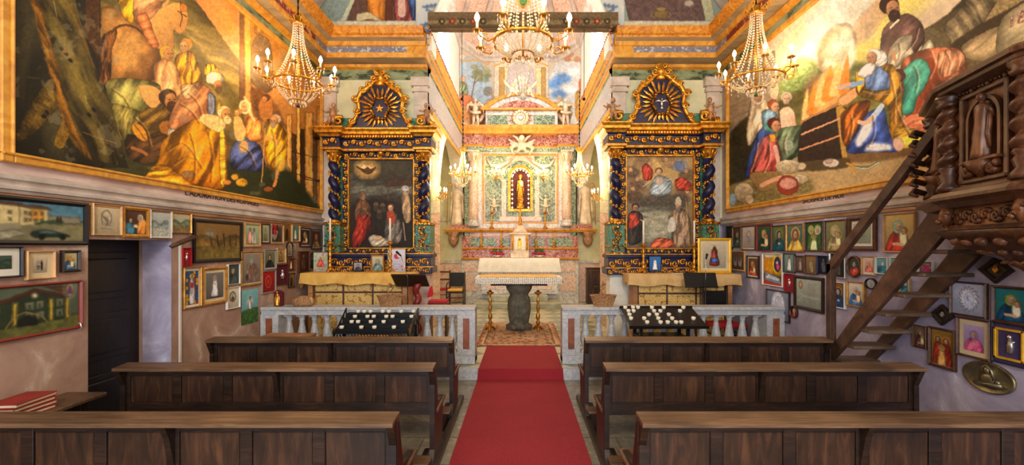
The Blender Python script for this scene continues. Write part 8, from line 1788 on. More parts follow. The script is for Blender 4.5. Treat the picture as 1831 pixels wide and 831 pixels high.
def wallpic(s, x0, x1, y0, y1, *a, **k):
 xw = XL if s < 0 else XR; ya, yb = sorted((F * xw / (x0 - VX), F * xw / (x1 - VX))); xm = (x0 + x1) / 2; sc_ = (xm - VX) / xw
 yc = (ya + yb) / 2; sc_ = F / yc; z1, z0 = CZ - (y0 - VY) / sc_, CZ - (y1 - VY) / sc_
 M = Matrix(((0, -1 if s < 0 else 1, 0, xw - s * 0.002), (1 if s < 0 else -1, 0, 0, yc), (0, 0, 1, (z0 + z1) / 2), (0, 0, 0, 1)))
 return picture(M, yb - ya, z1 - z0, *a, **k)
G = 'gilt_frame'; BR = 'brown_frame'; BK = 'black_frame'; DK = 'dark_frame'; LT = 'light_frame'; SV = 'silver_frame'; WH = 'white_frame'; RD = 'red_frame'; MW = 'mount_white'; MC = 'mount_cream'; MG = 'mount_grey'
GL, GR = 'framed pictures on the left wall', 'framed pictures on the right wall'
LP = [
 (-58, 154, 354, 438, BK, .035, None, 0, 'street', dict(n=1.4), 'large black framed painting of a village street with a green car'),
 (-62, 143, 507, 602, RD, .02, None, 0, 'facade', dict(n=1.4), 'red framed painting of a dark green house with an arched doorway'),
 (-50, 36, 441, 497, BK, .012, MW, .05, 'landscape', dict(bg=(70, 84, 74), hill=(40, 58, 44), field=(50, 66, 50)), 'black framed dark landscape in a white mount at the left photo edge'),
 (42, 94, 448, 499, LT, .013, MC, .04, 'photo', dict(bg=(206, 186, 156)), 'old photograph of a bearded man beside a table, pale wooden frame'),
 (106, 140, 447, 486, DK, .022, None, 0, 'madonna_child', dict(bg=(206, 196, 150), robe=(60, 110, 150), veil=(206, 120, 50), halo=(226, 190, 90)), 'small dark framed icon of a haloed mother above the red framed house'),
 (161, 214, 365, 421, LT, .012, None, 0, 'sketch', dict(bg=(216, 196, 156)), 'pale pencil sketch of a turned head, light wooden frame, over the doorway'),
 (215, 265, 370, 425, G, .035, None, 0, 'adoration', dict(bg=(90, 60, 40), robe=(60, 110, 130), robe2=(206, 130, 60), veil=(230, 210, 180)), 'thick gold framed colourful nativity print over the doorway'),
 (264, 303, 376, 426, SV, .008, MW, .018, 'landscape', dict(bg=(190, 196, 186), hill=(130, 140, 130), field=(180, 180, 166)), 'pale washed out view in a thin silver frame over the doorway'),
 (303, 339, 380, 417, G, .01, None, 0, 'landscape', dict(bg=(196, 180, 140), bg2=(120, 150, 150), hill=(96, 106, 80), field=(130, 110, 70)), 'small landscape print with pink sky, right of the doorway top'),
 (343, 431, 394, 468, BK, .04, None, 0, 'landscape', dict(bg=(140, 104, 54), hill=(110, 84, 40), field=(120, 100, 46), trees=1, n=1.3), 'large black framed brown painting of a woodland valley'),
 (325, 357, 478, 550, G, .012, MW, .025, 'window_saint', dict(), 'tall gold framed stained glass style figure beside the white cable'),
 (359, 404.5, 477, 543, G, .035, MC, .035, 'standing', dict(bg=(120, 116, 110), robe=(206, 206, 200), veil=(200, 190, 170)), 'wide gold framed photograph of a white robed statue'),
 (404.5, 426, 472, 508, WH, .004, None, 0, 'portrait', dict(bg=(70, 76, 70), robe=(60, 70, 66), hair=(150, 150, 140)), 'small dark photo with thin white edge, under the black framed valley'),
 (403, 426, 513, 551, WH, .006, None, 0, 'oval_medal', dict(bg=(226, 216, 190)), 'white card with a painted oval medallion on the left wall'),
 (428, 467, 449, 510, G, .025, MW, .012, 'gravure', dict(bg=(150, 136, 120)), 'gold framed greyish print with a crowd of figures'),
 (431, 461, 517, 578, None, 0, None, 0, 'grassy', dict(bg=(126, 186, 190), name='painted_panel'), 'unframed sky blue panel with grass green bottom, lowest on the left wall'),
 (434, 464, 398.6, 441.5, LT, .03, None, 0, 'two_standing', dict(bg=(170, 196, 160), robe=(226, 150, 130), robe2=(206, 206, 190)), 'orange wood framed bright print of two figures in a garden'),
 (465, 481, 400, 435, DK, .015, MC, .02, 'standing', dict(bg=(170, 180, 140), robe=(110, 120, 70)), 'narrow dark framed print left of the red bow'),
 (482, 505, 401, 436, LT, .02, MG, .02, 'portrait', dict(bg=(96, 84, 70), robe=(60, 50, 44)), 'brown framed portrait under the red bow'),
 (505.5, 519, 402, 431, None, 0, None, 0, 'darkfigure', dict(bg=(150, 104, 44), robe=(70, 50, 30), name='painted_panel'), 'small unframed brown panel with a dark figure, top row left wall'),
 (519.5, 534, 402, 432, LT, .012, MC, .01, 'standing', dict(bg=(90, 150, 130), robe=(220, 216, 200)), 'cream framed print of a white figure on green, top row left wall'),
 (534.5, 554, 407, 441.5, DK, .02, MW, .015, 'madonna_child', dict(bg=(70, 50, 40), robe=(96, 60, 50), veil=(180, 140, 100)), 'dark framed brown mother and child, second from the left altar'),
 (555, 573, 410, 445, DK, .015, MC, .015, 'madonna', dict(bg=(90, 60, 30), robe=(150, 110, 60), veil=(190, 60, 40)), 'dark framed print of a woman in red veil, next to the left altar'),
 (469.5, 492, 445.5, 482.5, MG, .025, MW, .01, 'portrait', dict(bg=(120, 126, 90), robe=(30, 36, 40)), 'grey framed portrait of a person in dark robes'),
 (492.5, 509, 443, 471, LT, .02, None, 0, 'standing', dict(bg=(190, 166, 110), robe=(120, 96, 60)), 'pale gold framed print of a small brown figure'),
 (510.5, 522, 432, 459, DK, .015, MC, .01, 'standing', dict(bg=(206, 186, 150), robe=(110, 110, 110)), 'small arched dark frame with a pale figure', 'arch'),
 (522.5, 528.5, 436, 451, None, 0, None, 0, 'standing', dict(bg=(206, 186, 156), robe=(130, 130, 120), name='painted_panel'), 'tiny pale card beside the arched frame'),
 (513, 525.5, 461, 484, BR, .02, None, 0, 'standing', dict(bg=(110, 60, 24), robe=(214, 190, 150)), 'small brown panel with a thin white figure'),
 (493, 512.5, 473, 509, 'velvet_maroon', .01, 'velvet_maroon', .01, 'relief', dict(), 'dark maroon velvet panel with a silver figure'),
 (465.5, 491, 483.5, 523.5, MG, .015, None, 0, 'emblem', dict(bg=(176, 26, 22)), 'bright red panel with a traced emblem in a grey frame'),
 (514, 526, 488.5, 514, DK, .012, None, 0, 'darkfigure', dict(bg=(150, 110, 50), robe=(60, 40, 30)), 'small narrow dark icon beside the maroon panel'),
 (531.5, 552, 449, 486.5, BR, .02, None, 0, 'darkfigure', dict(bg=(84, 46, 28), robe=(120, 80, 50)), 'plain brown wooden framed dark picture just left of the yellow cloth'),
 (553, 562.5, 451, 480, DK, .012, None, 0, 'portrait', dict(bg=(100, 110, 80), robe=(40, 60, 44)), 'oval dark framed picture nearest the left altar table', 'oval'),
]
for r in LP:
 sh = r[11] if len(r) > 11 else 'rect'
 wallpic(-1, *r[:11], shape=sh, group=GL, th=0.03 if r[4] else 0.012)
tm = (50, 84, 90)
RP = [
 (1300, 1311, 404, 446, DK, .02, None, 0, 'darkfigure', dict(bg=(50, 36, 26), robe=(80, 60, 40)), 'very dark narrow picture half hidden by the right altar'),
 (1312, 1327, 406, 442, BR, .012, None, 0, 'madonna', dict(bg=(96, 70, 40), robe=(60, 84, 70), veil=(90, 110, 90)), 'brown framed figure in a green cloak, first of the right wall top row'),
 (1328, 1353, 404, 447, BR, .015, MW, .02, 'sketch', dict(bg=(210, 196, 180), ink=(120, 130, 160)), 'pale watercolour with white mount, left of the red framed mother'),
 (1355, 1382, 401, 449, RD, .02, None, 0, 'madonna_child', dict(bg=(60, 90, 66), robe=(30, 60, 56), veil=(206, 170, 90)), 'red framed print of a mother in a golden veil holding a child'),
 (1382.5, 1407, 403, 449, DK, .012, None, 0, 'madonna', dict(bg=(110, 120, 60), robe=(20, 76, 88), veil=(22, 80, 100), halo=(160, 150, 80), look=1), 'print of a woman in deep teal veil with bowed head'),
 (1408, 1440, 400, 450, G, .018, None, 0, 'madonna', dict(bg=(84, 120, 110), robe=(206, 170, 80), veil=(130, 80, 50), halo=(200, 170, 90)), 'gold framed frontal figure in yellow robe on green ground'),
 (1441, 1475.5, 396, 449, BR, .015, None, 0, 'group', dict(bg=(44, 76, 36), robe=(70, 100, 50), halo=(160, 180, 80), child=(206, 220, 160)), 'brown framed green tinted print of a haloed family of three'),
 (1476.5, 1517, 393, 451, BR, .015, G, .01, 'madonna_child', dict(bg=(130, 130, 86), robe=(150, 140, 96), veil=(190, 180, 130), halo=(190, 176, 110)), 'wide olive toned print of mother and child crossed by the handrail'),
 (1518, 1570, 386, 448, BR, .05, MW, .03, 'sketch', dict(bg=(176, 186, 160), ink=(120, 130, 110)), 'heavy dark wooden frame with a faint drawing in a white mount'),
 (1582, 1640, 380.5, 451.5, LT, .015, None, 0, 'madonna_child', dict(bg=(206, 176, 110), robe=(180, 60, 50), veil=(150, 180, 150), child=(220, 200, 160)), 'orange framed print of a crowned mother in red, above the stair'),
 (1308, 1334, 448, 484.5, LT, .03, None, 0, 'shoes', dict(bg=(120, 90, 70)), 'glazed wooden box holding two small pale shoes'),
 (1337, 1359, 457, 497, DK, .018, MW, .025, 'madonna_child', dict(bg=(120, 80, 50), robe=(190, 80, 50), veil=(200, 150, 80)), 'small mother and child print in a wide white mount, lower row'),
 (1365.5, 1402, 453, 511, WH, .014, None, 0, 'naive_bed', dict(n=1.3), 'white framed vivid yellow painting of a sick child in bed'),
 (1403, 1423, 453, 487, DK, .01, None, 0, 'standing', dict(bg=(130, 160, 150), robe=(216, 220, 216)), 'small print of a white figure among green trees, second row'),
 (1423.7, 1441.5, 457, 487, BR, .014, None, 0, 'standing', dict(bg=(110, 90, 80), robe=(146, 120, 106)), 'small faded brown photograph in a brown frame, second row'),
 (1442, 1463, 456, 490, BR, .008, None, 0, 'darkfigure', dict(bg=(150, 116, 70), robe=(200, 180, 140)), 'small tan icon of a pale figure, second row'),
 (1463.7, 1484, 457, 490, 'navy_frame', .01, None, 0, 'darkfigure', dict(bg=(20, 26, 44), robe=(110, 120, 140)), 'very dark navy picture left of the handrail post'),
 (1486, 1515, 452, 497, SV, .014, None, 0, 'darkfigure', dict(bg=(36, 34, 34), robe=(96, 90, 84)), 'black picture with a thin silver frame behind the handrail'),
 (1516.5, 1542.5, 457, 496, BR, .022, None, 0, 'madonna', dict(bg=(70, 70, 56), robe=(170, 60, 50), veil=(60, 90, 90), look=-1), 'oval portrait of a veiled woman in red', 'oval'),
 (1543.5, 1568, 458, 492, LT, .01, MW, .025, 'madonna', dict(bg=(226, 180, 160), robe=(206, 110, 100), veil=(226, 150, 140)), 'small pink portrait in a white mount, right of the oval portrait'),
 (1568.7, 1591, 460, 490, WH, .01, None, 0, 'wave', dict(bg=(120, 176, 186)), 'small turquoise seascape print above the stair plank'),
 (1594, 1608, 460, 480, WH, .01, None, 0, 'wave', dict(bg=(150, 190, 196)), 'tiny pale blue print beside the turquoise seascape'),
 (1405, 1421.5, 490, 521.5, 'velvet_red', .005, 'velvet_red', .01, 'relief', dict(), 'bright red velvet panel with a slim silver figure'),
 (1422, 1475, 494, 555, DK, .04, None, 0, 'document', dict(bg=(176, 184, 170), n=1.3), 'large dark framed handwritten document with an oval portrait'),
 (1372, 1414, 519, 572, DK, .015, None, 0, 'lacehead', dict(bg=(140, 146, 170), ink=(170, 176, 196)), 'blue grey picture with faint white head, behind the rail end'),
 (1414.5, 1428, 546, 569, BR, .016, None, 0, 'madonna', dict(bg=(60, 30, 30), robe=(150, 40, 40), veil=(206, 190, 170)), 'tiny oval picture beside the end of the rail', 'oval'),
 (1488, 1514, 504, 550.5, WH, .012, None, 0, 'madonna', dict(bg=(140, 90, 40), robe=(24, 56, 96), veil=(30, 66, 110), halo=(190, 130, 50), look=-1), 'white framed woman in dark blue veil on orange ground'),
 (1517, 1549, 503, 549, G, .018, None, 0, 'madonna_child', dict(bg=(226, 220, 200), robe=(60, 110, 170), veil=(226, 200, 180), child=(230, 190, 160)), 'gold framed small blue robed mother on white paper'),
 (1550, 1570, 497, 517, BK, .012, None, 0, 'emblem', dict(bg=(206, 206, 206), ink=(90, 96, 110)), 'small round black rimmed plaque above the stair plank', 'oval'),
 (1611, 1630, 497, 525, LT, .01, None, 0, 'wave', dict(bg=(120, 150, 170)), 'small blue print seen between the stair planks'),
 (1645, 1672, 467, 490, WH, .006, None, 0, 'flower', dict(bg=(130, 140, 90)), 'small print of pink flowers seen behind the stair treads'),
 (1753, 1817, 458, 507, DK, .03, None, 0, 'relief', dict(heart=1, m='gold'), 'larger diamond shaped dark frame with a gilded flaming heart', 'diamond'),
 (1702, 1769, 504, 566, BR, .016, None, 0, 'lacehead', dict(bg=(196, 200, 220)), 'brown framed white picture of a head wreathed in dark stitches'),
 (1777, 1850, 512, 580, BR, .022, None, 0, 'madonna_child', dict(bg=(40, 130, 130), robe=(20, 70, 100), veil=(150, 160, 70), child=(226, 210, 180), n=1.3), 'teal picture of a mother in olive scarf cradling a baby'),
 (1667, 1710, 544, 582, DK, .03, None, 0, 'relief', dict(heart=1, m='silver'), 'smaller diamond shaped dark frame with a silver heart', 'diamond'),
 (1636, 1661, 582, 622, BR, .008, None, 0, 'madonna_child', dict(bg=(110, 90, 70), robe=(96, 60, 50), veil=(70, 50, 50), halo=(170, 140, 90)), 'small unglazed brown icon below the silver heart diamond'),
 (1663.5, 1712.5, 587, 658, BR, .022, MW, .004, 'group', dict(bg=(150, 110, 40), robe=(150, 46, 30), v1=(90, 40, 30), v2=(150, 50, 36), halo=(206, 160, 60), child=(206, 150, 80)), 'reddish brown framed icon of a holy family on gold'),
 (1714, 1776, 569.5, 640, BR, .016, MC, .04, 'madonna', dict(bg=(186, 160, 200), robe=(206, 90, 130), veil=(150, 120, 180)), 'mauve and pink portrait in a cream mount with dark frame'),
]
for r in RP:
 sh = r[11] if len(r) > 11 else 'rect'
 wallpic(1, *r[:11], shape=sh, group=GR, th=0.03 if r[4] else 0.012)
p = wallpic(1, 1778, 1843, 579, 653, 'navy_frame', .012, 'mount_purple', .01, 'relief', {}, 'purple mounted silver figure inside an inner gold frame, right photo edge', group=GR)
b = MB(); hw, hh = .1, .12
for (a0, a1, z0, z1) in ((-hw, -hw + .018, -hh, hh), (hw - .018, hw, -hh, hh), (-hw, hw, -hh, -hh + .018), (-hw, hw, hh - .018, hh)): b.box(a0, a1, -0.03, -0.006, z0, z1, 0.003)
b.build('inner_frame', 'yellow_frame', p)
M = Matrix(((0, 1, 0, XR - 0.002), (-1, 0, 0, 0), (0, 0, 1, 0), (0, 0, 0, 1)))
ya, yb = F * XR / (1819 - VX), F * XR / (1724 - VX); s_ = F / ((ya + yb) / 2); zc_ = CZ - (674.5 - VY) / s_
pl = thing('oval_plaque', (XR, (ya + yb) / 2, zc_), 'oval bronze relief plaque of a veiled mother, lowest on the right wall', 'plaque')
hy, hz = (yb - ya) / 2, 27.5 / s_; b = MB(); n = 40
vs = []; fs = []
for (k, x) in ((1.0, 0.0), (1.0, -0.015), (0.96, -0.022), (0.91, -0.015), (0.5, -0.012), (0.0, -0.012)):
 for i in range(n): vs.append((x, k * hy * math.cos(2 * PI * i / n), k * hz * math.sin(2 * PI * i / n)))
for j in range(5):
 for i in range(n): fs.append((j * n + i, j * n + (i + 1) % n, (j + 1) * n + (i + 1) % n, (j + 1) * n + i))
b.add(vs, fs, True); b.build('disc', 'bronze', pl)
b = MB(); q = hz
b.ell((-0.018, 0.0, q * 0.45), (0.02, q * 0.2, q * 0.26), 12, 8); b.tube([(-0.015, q * 0.28, q * 0.1), (-0.02, q * 0.26, q * 0.6), (-0.02, 0, q * 0.8), (-0.02, -q * 0.26, q * 0.5), (-0.015, -q * 0.4, -q * 0.1)], q * 0.1, 7); b.ell((-0.012, 0, -q * 0.15), (0.025, q * 0.5, q * 0.45), 12, 8)
b.tube([(-0.02, q * 0.7, -q * 0.5), (-0.03, 0, -q * 0.45), (-0.02, -q * 0.9, -q * 0.3)], q * 0.16, 8); b.ell((-0.025, -q * 0.7, -q * 0.15), (0.018, q * 0.15, q * 0.15)); b.build('relief', 'bronze', pl)
def stand(px0, px1, py0, py1, Y, *a, **k):
 s_ = F / Y; w, h = (px1 - px0) / s_, (py1 - py0) / s_; x = ((px0 + px1) / 2 - VX) / s_; z = CZ - ((py0 + py1) / 2 - VY) / s_
 if 'zb' in k: z = k.pop('zb') + h / 2 + 0.001
 return picture(Matrix.Translation((x, Y, z)) , w, h, *a, **k)
GS = 'pictures standing on the side altar tables'
Zt, Zu = 1.366, 1.346
stand(562, 586, 449, 483, 7.28, WH, .005, None, 0, 'festive', dict(bg=(206, 206, 180)), 'colourful flowery print leaning at the left end of the left altar', group=GS, zb=Zt)
stand(632, 649, 457, 474, 7.3, BK, .012, None, 0, 'portrait', dict(bg=(170, 170, 176), robe=(60, 60, 66)), 'tiny black framed photo standing on the left altar', group=GS, zb=Zt)
stand(664, 687, 454, 484, 7.2, G, .02, None, 0, 'madonna', dict(bg=(206, 196, 156), robe=(90, 120, 120), veil=(120, 150, 140)), 'gold framed veiled figure standing on the left altar', group=GS, zb=Zt)
stand(694, 725, 444, 485, 7.2, WH, .006, None, 0, 'poster', dict(bg=(226, 220, 232)), 'white poster with a red emblem standing on the left altar', group=GS, zb=Zt)
stand(1160, 1182, 441, 468, 7.3, 'navy_frame', .008, None, 0, 'standing', dict(bg=(60, 120, 190), robe=(226, 230, 236)), 'small bright blue picture of a white angel on the right altar', group=GS, zb=1.37)
stand(1247, 1307, 422, 485, 7.1, 'yellow_frame', .045, MC, .045, 'statue', dict(bg=(206, 190, 160), robe=(150, 60, 50), n=1.3), 'large yellow gold framed picture of a crowned statue on the right altar', group=GS, zb=Zu)
for (x, Y, zb_, h, lab) in ((-3.2, 7.16, Zt + .003, 0.52, 'left brass candlestick on the left side altar'), (-2.19, 7.16, Zt + .003, 0.52, 'right brass candlestick on the left side altar'), (2.09, 7.2, Zu + .003, 0.5, 'left brass candlestick on the right side altar'), (2.95, 7.2, Zu + .003, 0.5, 'right brass candlestick on the right side altar')):
 candle_stick('altar_candlestick', x, Y, zb_, h, lab, 'brass candlesticks on the side altars', 0.38, 0.07, 'gold', lab.replace('brass candlestick', 'tall white candle'), 'tall candles on the side altars')
b = MB(); b.box(-0.13, 0.13, -0.09, 0.09, 0, 0.004); o = b.build('open_leaflet', 'cloth_white'); o.location = (2.62, 7.0, Zu); setp(o, 'white leaflet lying on the tan altar cloth', 'paper')
def votive_stand():
 t = thing('votive_stand', (-1.86, 5.55, 0), 'black tiered iron candle stand before the rail, left of the aisle', 'candle stand')
 b = MB()
 for i in range(4): y = 5.36 + 0.11 * i; z = 0.74 + 0.05 * i; b.box(-2.33, -1.42, y, y + 0.105, z, z + 0.012, 0.002); b.box(-2.33, -1.42, y - 0.004, y + 0.002, z - 0.04, z + 0.018)
 b.build('tier', 'iron', t, world=True)
 b = MB()
 for i in range(24): x = -2.32 + 0.039 * i; b.tube([(x, 5.35, 0.62), (x + 0.015, 5.345, 0.66), (x, 5.35, 0.70)], 0.006, 4)
 b.box(-2.36, -1.40, 5.335, 5.35, 0.7, 0.715); b.box(-2.36, -1.40, 5.335, 5.35, 0.6, 0.615); b.build('front_grille', 'iron', t, world=True)
 b = MB()
 for s in (0, 1):
  x = -2.37 if s == 0 else -1.39; b.tube([(x, 5.34, 0.62), (x, 5.8, 0.95)], 0.012, 6); b.tube([(x, 5.34, 0.5), (x, 5.8, 0.6)], 0.012, 6)
  for k in range(6): y = 5.34 + 0.09 * k; b.tube([(x, y, 0.5 + 0.02 * k), (x, y, 0.62 + 0.065 * k)], 0.008, 5)
 b.build('side_grille', 'iron', t, world=True)
 for (x, y) in ((-2.35, 5.36), (-1.41, 5.36), (-2.35, 5.7), (-1.41, 5.7)):
  b = MB(); b.tube([(x, y, 0.75), (x, y, 0.3), (x + (0.03 if x > -2 else -0.03), y, 0.001)], 0.014, 6); b.build('leg', 'iron', t, world=True)
 b = MB(); b.box(-2.05, -1.66, 5.36, 5.6, 0.55, 0.68, 0.006); b.build('coin_box', 'light_wood', t, world=True)
 b = MB(); b.box(-1.93, -1.8, 5.345, 5.36, 0.56, 0.67, 0.003); b.build('box_door', 'iron', t, world=True)
votive_stand()
m = MB(); m.lathe([(0.0, 0.0), (0.026, 0.0), (0.028, 0.032), (0.024, 0.036), (0.0, 0.034)], (0, 0, 0), 12); V0 = m.build('votive_candle', 'wax')
rows = ((0, (0, 3, 5, 8)), (1, (1, 2, 4, 6, 9)), (2, (1, 3, 4, 6, 7, 10)), (3, (1, 2, 3, 5, 6, 8, 10)))
VN = ['front', 'second', 'third', 'back']; ON = ['first', 'second', 'third', 'fourth', 'fifth', 'sixth', 'seventh', 'eighth', 'ninth']; first = True
for (r_, cols) in rows:
 for q, c_ in enumerate(cols):
  o = V0 if first else V0.copy()
  if not first: COL.objects.link(o)
  first = False; o.location = (-2.27 + c_ * 0.083, 5.41 + 0.11 * r_, 0.753 + 0.05 * r_); setp(o, '%s white votive candle from the left, %s row of the black tiered stand' % (ON[q], VN[r_]), 'candle', 'votive candles on the tiered stand')
t = thing('votive_tray', (1.85, 5.5, 0), 'black sloping votive tray on a dark stand before the rail, right of the aisle', 'candle stand')
M = Matrix.Translation((1.86, 5.64, 0.895)) @ Matrix.Rotation(math.radians(18), 4, 'X')
b = MB(M); b.box(-0.48, 0.50, -0.32, 0.22, -0.02, 0.0, 0.004); b.box(-0.49, 0.51, -0.335, -0.32, -0.03, 0.012); b.box(-0.49, 0.51, 0.22, 0.232, -0.03, 0.012); b.build('tray', 'black_plastic', t, world=True)
b = MB(); b.box(1.55, 2.2, 5.5, 5.85, 0.42, 0.62, 0.01); b.build('stand_box', 'iron', t, world=True)
for (x, y) in ((1.57, 5.52), (2.18, 5.52), (1.57, 5.83), (2.18, 5.83)): b = MB(); b.box(x - 0.02, x + 0.02, y - 0.02, y + 0.02, 0.0 if y < 5.7 else 0.155, 0.8); b.build('leg', 'iron', t, world=True)
rr = random.Random(8); n = 0
for r_ in range(5):
 cs = ((0, 1, 2, 4, 6, 9), (0, 1, 4, 5, 8), (0, 3, 4, 6), (0, 2, 4, 6, 9), (1, 4, 5, 6, 7))[r_][::1] if r_ < 4 else (2, 4, 5, 6, 7)
 for q, c_ in enumerate(cs):
  o = V0.copy(); COL.objects.link(o); p = M @ Vector((-0.42 + 0.088 * c_ + rr.uniform(-0.012, 0.012), 0.17 - 0.105 * r_, 0.001)); o.location = p; o.rotation_euler = (math.radians(18), 0, 0)
  setp(o, '%s white votive candle from the left, %s row of the sloping black tray' % (ON[q], ['back', 'second', 'middle', 'fourth', 'front'][r_]), 'candle', 'votive candles on the sloping tray')
def basket(x, y, z, lab, k=1.0):
 t = thing('wicker_basket', (x, y, z), lab, 'basket', 'wicker baskets on the rail')
 b = MB(); vs = []; fs = []; n = 40; rws = 12
 for j in range(rws + 1):
  q = j / rws; r = 0.115 + 0.045 * q
  for i in range(n):
   a = 2 * PI * i / n; w = 1 + 0.025 * (1 if (i + j) % 2 else -1); vs.append((r * 1.15 * w * math.cos(a) * k, r * 0.7 * w * math.sin(a) * k, 0.15 * q * k))
 for j in range(rws):
  for i in range(n): fs.append((j * n + i, j * n + (i + 1) % n, (j + 1) * n + (i + 1) % n, (j + 1) * n + i))
 fs.append(tuple(range(n))[::-1]); b.add(vs, fs, False); b.build('bowl', 'wicker', t)
 b = MB(); b.tube([(0.184 * k * math.cos(2 * PI * i / 32), 0.112 * k * math.sin(2 * PI * i / 32), 0.15 * k) for i in range(33)], 0.011, 6); b.build('rim', 'wicker', t)
 b = MB(); b.tube([(0.02 * math.sin(i * 9), 0.112 * k * math.cos(PI * i / 16), 0.15 * k + 0.17 * k * math.sin(PI * i / 16)) for i in range(17)], 0.009, 6); b.build('handle', 'wicker', t)
basket(-1.86, 6.08, 0.946, 'wicker basket standing on the left marble rail', 1.0)
basket(1.19, 6.08, 0.946, 'wicker basket standing on the right marble rail near the carpet', 1.0)
t = thing('wicker_cushion', (-3.1, 6.08, 0.946), 'low round wicker bundle with a pale ribbon on the left rail end', 'basket')
b = MB(); b.lathe([(0.0, 0), (0.12, 0.0), (0.16, 0.04), (0.15, 0.1), (0.08, 0.14), (0.0, 0.15)], (0, 0, 0), 24, sy=0.6, flute=0.03, nf=12); b.build('bundle', 'wicker', t)
b = MB(); b.tube([(0.13, -0.05, 0.12), (0.16, -0.08, 0.1), (0.17, -0.08, 0.04)], [0.02, 0.012, 0.004], 6); b.build('ribbon', 'cloth_tan', t)
t = thing('figurine_case', (-3.45, 6.08, 0.946), 'small red and gold figure case standing at the wall end of the left rail', 'figurine')
b = MB(); b.box(-0.055, 0.055, -0.04, 0.05, 0, 0.2, 0.01); b.ell((0, 0.0, 0.2), (0.055, 0.045, 0.03)); b.build('case', 'velvet_maroon', t)
b = MB(); figure(b, 0, -0.045, 0.01, 0.2); b.build('figure', 'gold', t)
def lectern():
 t = thing('lectern', (-1.72, 6.75, ZF), 'dark red wooden lectern behind the rail, left of the altar opening', 'lectern')
 M = Matrix.Translation((-1.74, 6.72, 1.28)) @ Matrix.Rotation(math.radians(-35), 4, 'X')
 b = MB(M); b.box(-0.27, 0.27, -0.14, 0.22, -0.012, 0.012, 0.004); b.build('book_rest', 'dark_frame', t, world=True)
 b = MB(); twisted_column(b, -1.66, 6.85, 0.22, 1.2, 0.055, 4, 12); b.lathe([(0.13, ZF + 0.001), (0.13, 0.19), (0.07, 0.23)], (-1.66, 6.85, 0), 12); b.build('column', 'red_frame', t, world=True)
lectern()
def mic(x, y, z0, h, lab, lean):
 t = thing('microphone_stand', (x, y, z0), lab, 'microphone stand', 'microphone stands at the rail')
 b = MB(); b.tube([(0, 0, 0.02), (0, 0, h * 0.78)], 0.009, 6); b.build('pole', 'black_plastic', t)
 b = MB(); b.tube([(0, 0, h * 0.78), (lean, 0, h)], 0.006, 6); b.build('boom', 'silver', t)
 b = MB(); b.tube([(lean, 0, h), (lean * 1.5, -0.01, h + 0.05)], [0.012, 0.018], 8); b.ell((lean * 1.6, -0.012, h + 0.06), 0.022, 8, 6); b.build('microphone', 'black_plastic', t)
 for i in range(3): a = 2 * PI * i / 3; b = MB(); b.tube([(0, 0, 0.06), (0.16 * math.cos(a), 0.16 * math.sin(a), 0.008)], 0.008, 5); b.build('foot', 'black_plastic', t)
mic(-1.72, 6.5, ZF, 1.5, 'black microphone stand beside the dark lectern', -0.1)
mic(2.8, 6.42, ZF, 1.46, 'black microphone stand before the right side altar', 0.01)
def chair(name, x, y, rz, lab, wood_, seat, arms=True, back='bars', cush=None, H=0.95, z=ZF):
 t = thing(name, (x, y, z), lab, 'chair', None, rz)
 for (a, c, h) in ((-0.22, -0.2, 0.44), (0.22, -0.2, 0.44), (-0.21, 0.2, H), (0.21, 0.2, H)):
  b = MB(); b.tube([(a, c, 0.0), (a, c + (0.03 if c > 0 else 0), h * 0.5), (a, c + (0.05 if c > 0 else 0), h)], 0.018, 6); b.build('leg', wood_, t)
 b = MB(); b.box(-0.24, 0.24, -0.23, 0.23, 0.41, 0.45, 0.008); b.build('seat', seat, t)
 b = MB()
 for zz in (0.15, 0.28): b.box(-0.22, 0.22, -0.205, -0.19, zz, zz + 0.02); b.box(-0.225, -0.21, -0.2, 0.22, zz, zz + 0.02); b.box(0.21, 0.225, -0.2, 0.22, zz, zz + 0.02)
 b.build('stretcher', wood_, t)
 b = MB()
 if back == 'bars':
  for zz in (0.66, 0.88): b.box(-0.2, 0.2, 0.23, 0.25, zz, zz + 0.05, 0.004)
 else: b.box(-0.19, 0.19, 0.225, 0.25, 0.55, 0.93, 0.01)
 b.build('backrest', wood_ if back == 'bars' else 'black_plastic', t)
 if arms:
  for s in (-1, 1): b = MB(); b.tube([(s * 0.22, -0.2, 0.44), (s * 0.22, -0.2, 0.62), (s * 0.23, 0.0, 0.66), (s * 0.22, 0.23, 0.66)], 0.015, 6); b.build('armrest', wood_, t)
 if cush: b = MB(); b.box(-0.2, 0.2, -0.2, 0.18, 0.451, 0.51, 0.02); b.build('cushion', cush, t)
 return t
chair('armchair', -2.22, 12.1, 0.1, 'wooden armchair with a red seat in the left chancel recess', 'brown_frame', 'red_cloth')
chair('armchair', -1.72, 11.4, 0.0, 'dark armchair with a golden cushion left of the high altar steps', 'dark_frame', 'dark_frame', True, 'panel', 'cloth_yellow')
chair('side_chair', 2.3, 10.9, 0, 'dark chair with red back cloth in the right chancel recess', 'dark_frame', 'red_cloth', False, 'bars')
chair('side_chair', 3.2, 6.66, 0.15, 'dark wooden chair with a red seat before the right side altar', 'dark_frame', 'red_cloth', False, 'panel', None, 1.02)
t = thing('music_stand', (2.78, 6.56, ZF), 'black music stand with a wide book rest before the right altar', 'music stand')
b = MB(); b.tube([(0, 0, 0.03), (0, 0, 1.1)], 0.01, 6); b.build('pole', 'black_plastic', t)
b = MB(Matrix.Rotation(math.radians(-25), 4, 'X'));
b = MB(Matrix.Translation((0, -0.02, 1.1)) @ Matrix.Rotation(math.radians(68), 4, 'X')); b.box(-0.25, 0.25, -0.08, 0.15, -0.006, 0.006, 0.003); b.box(-0.25, 0.25, -0.09, -0.08, -0.006, 0.04); b.build('book_rest', 'black_plastic', t)
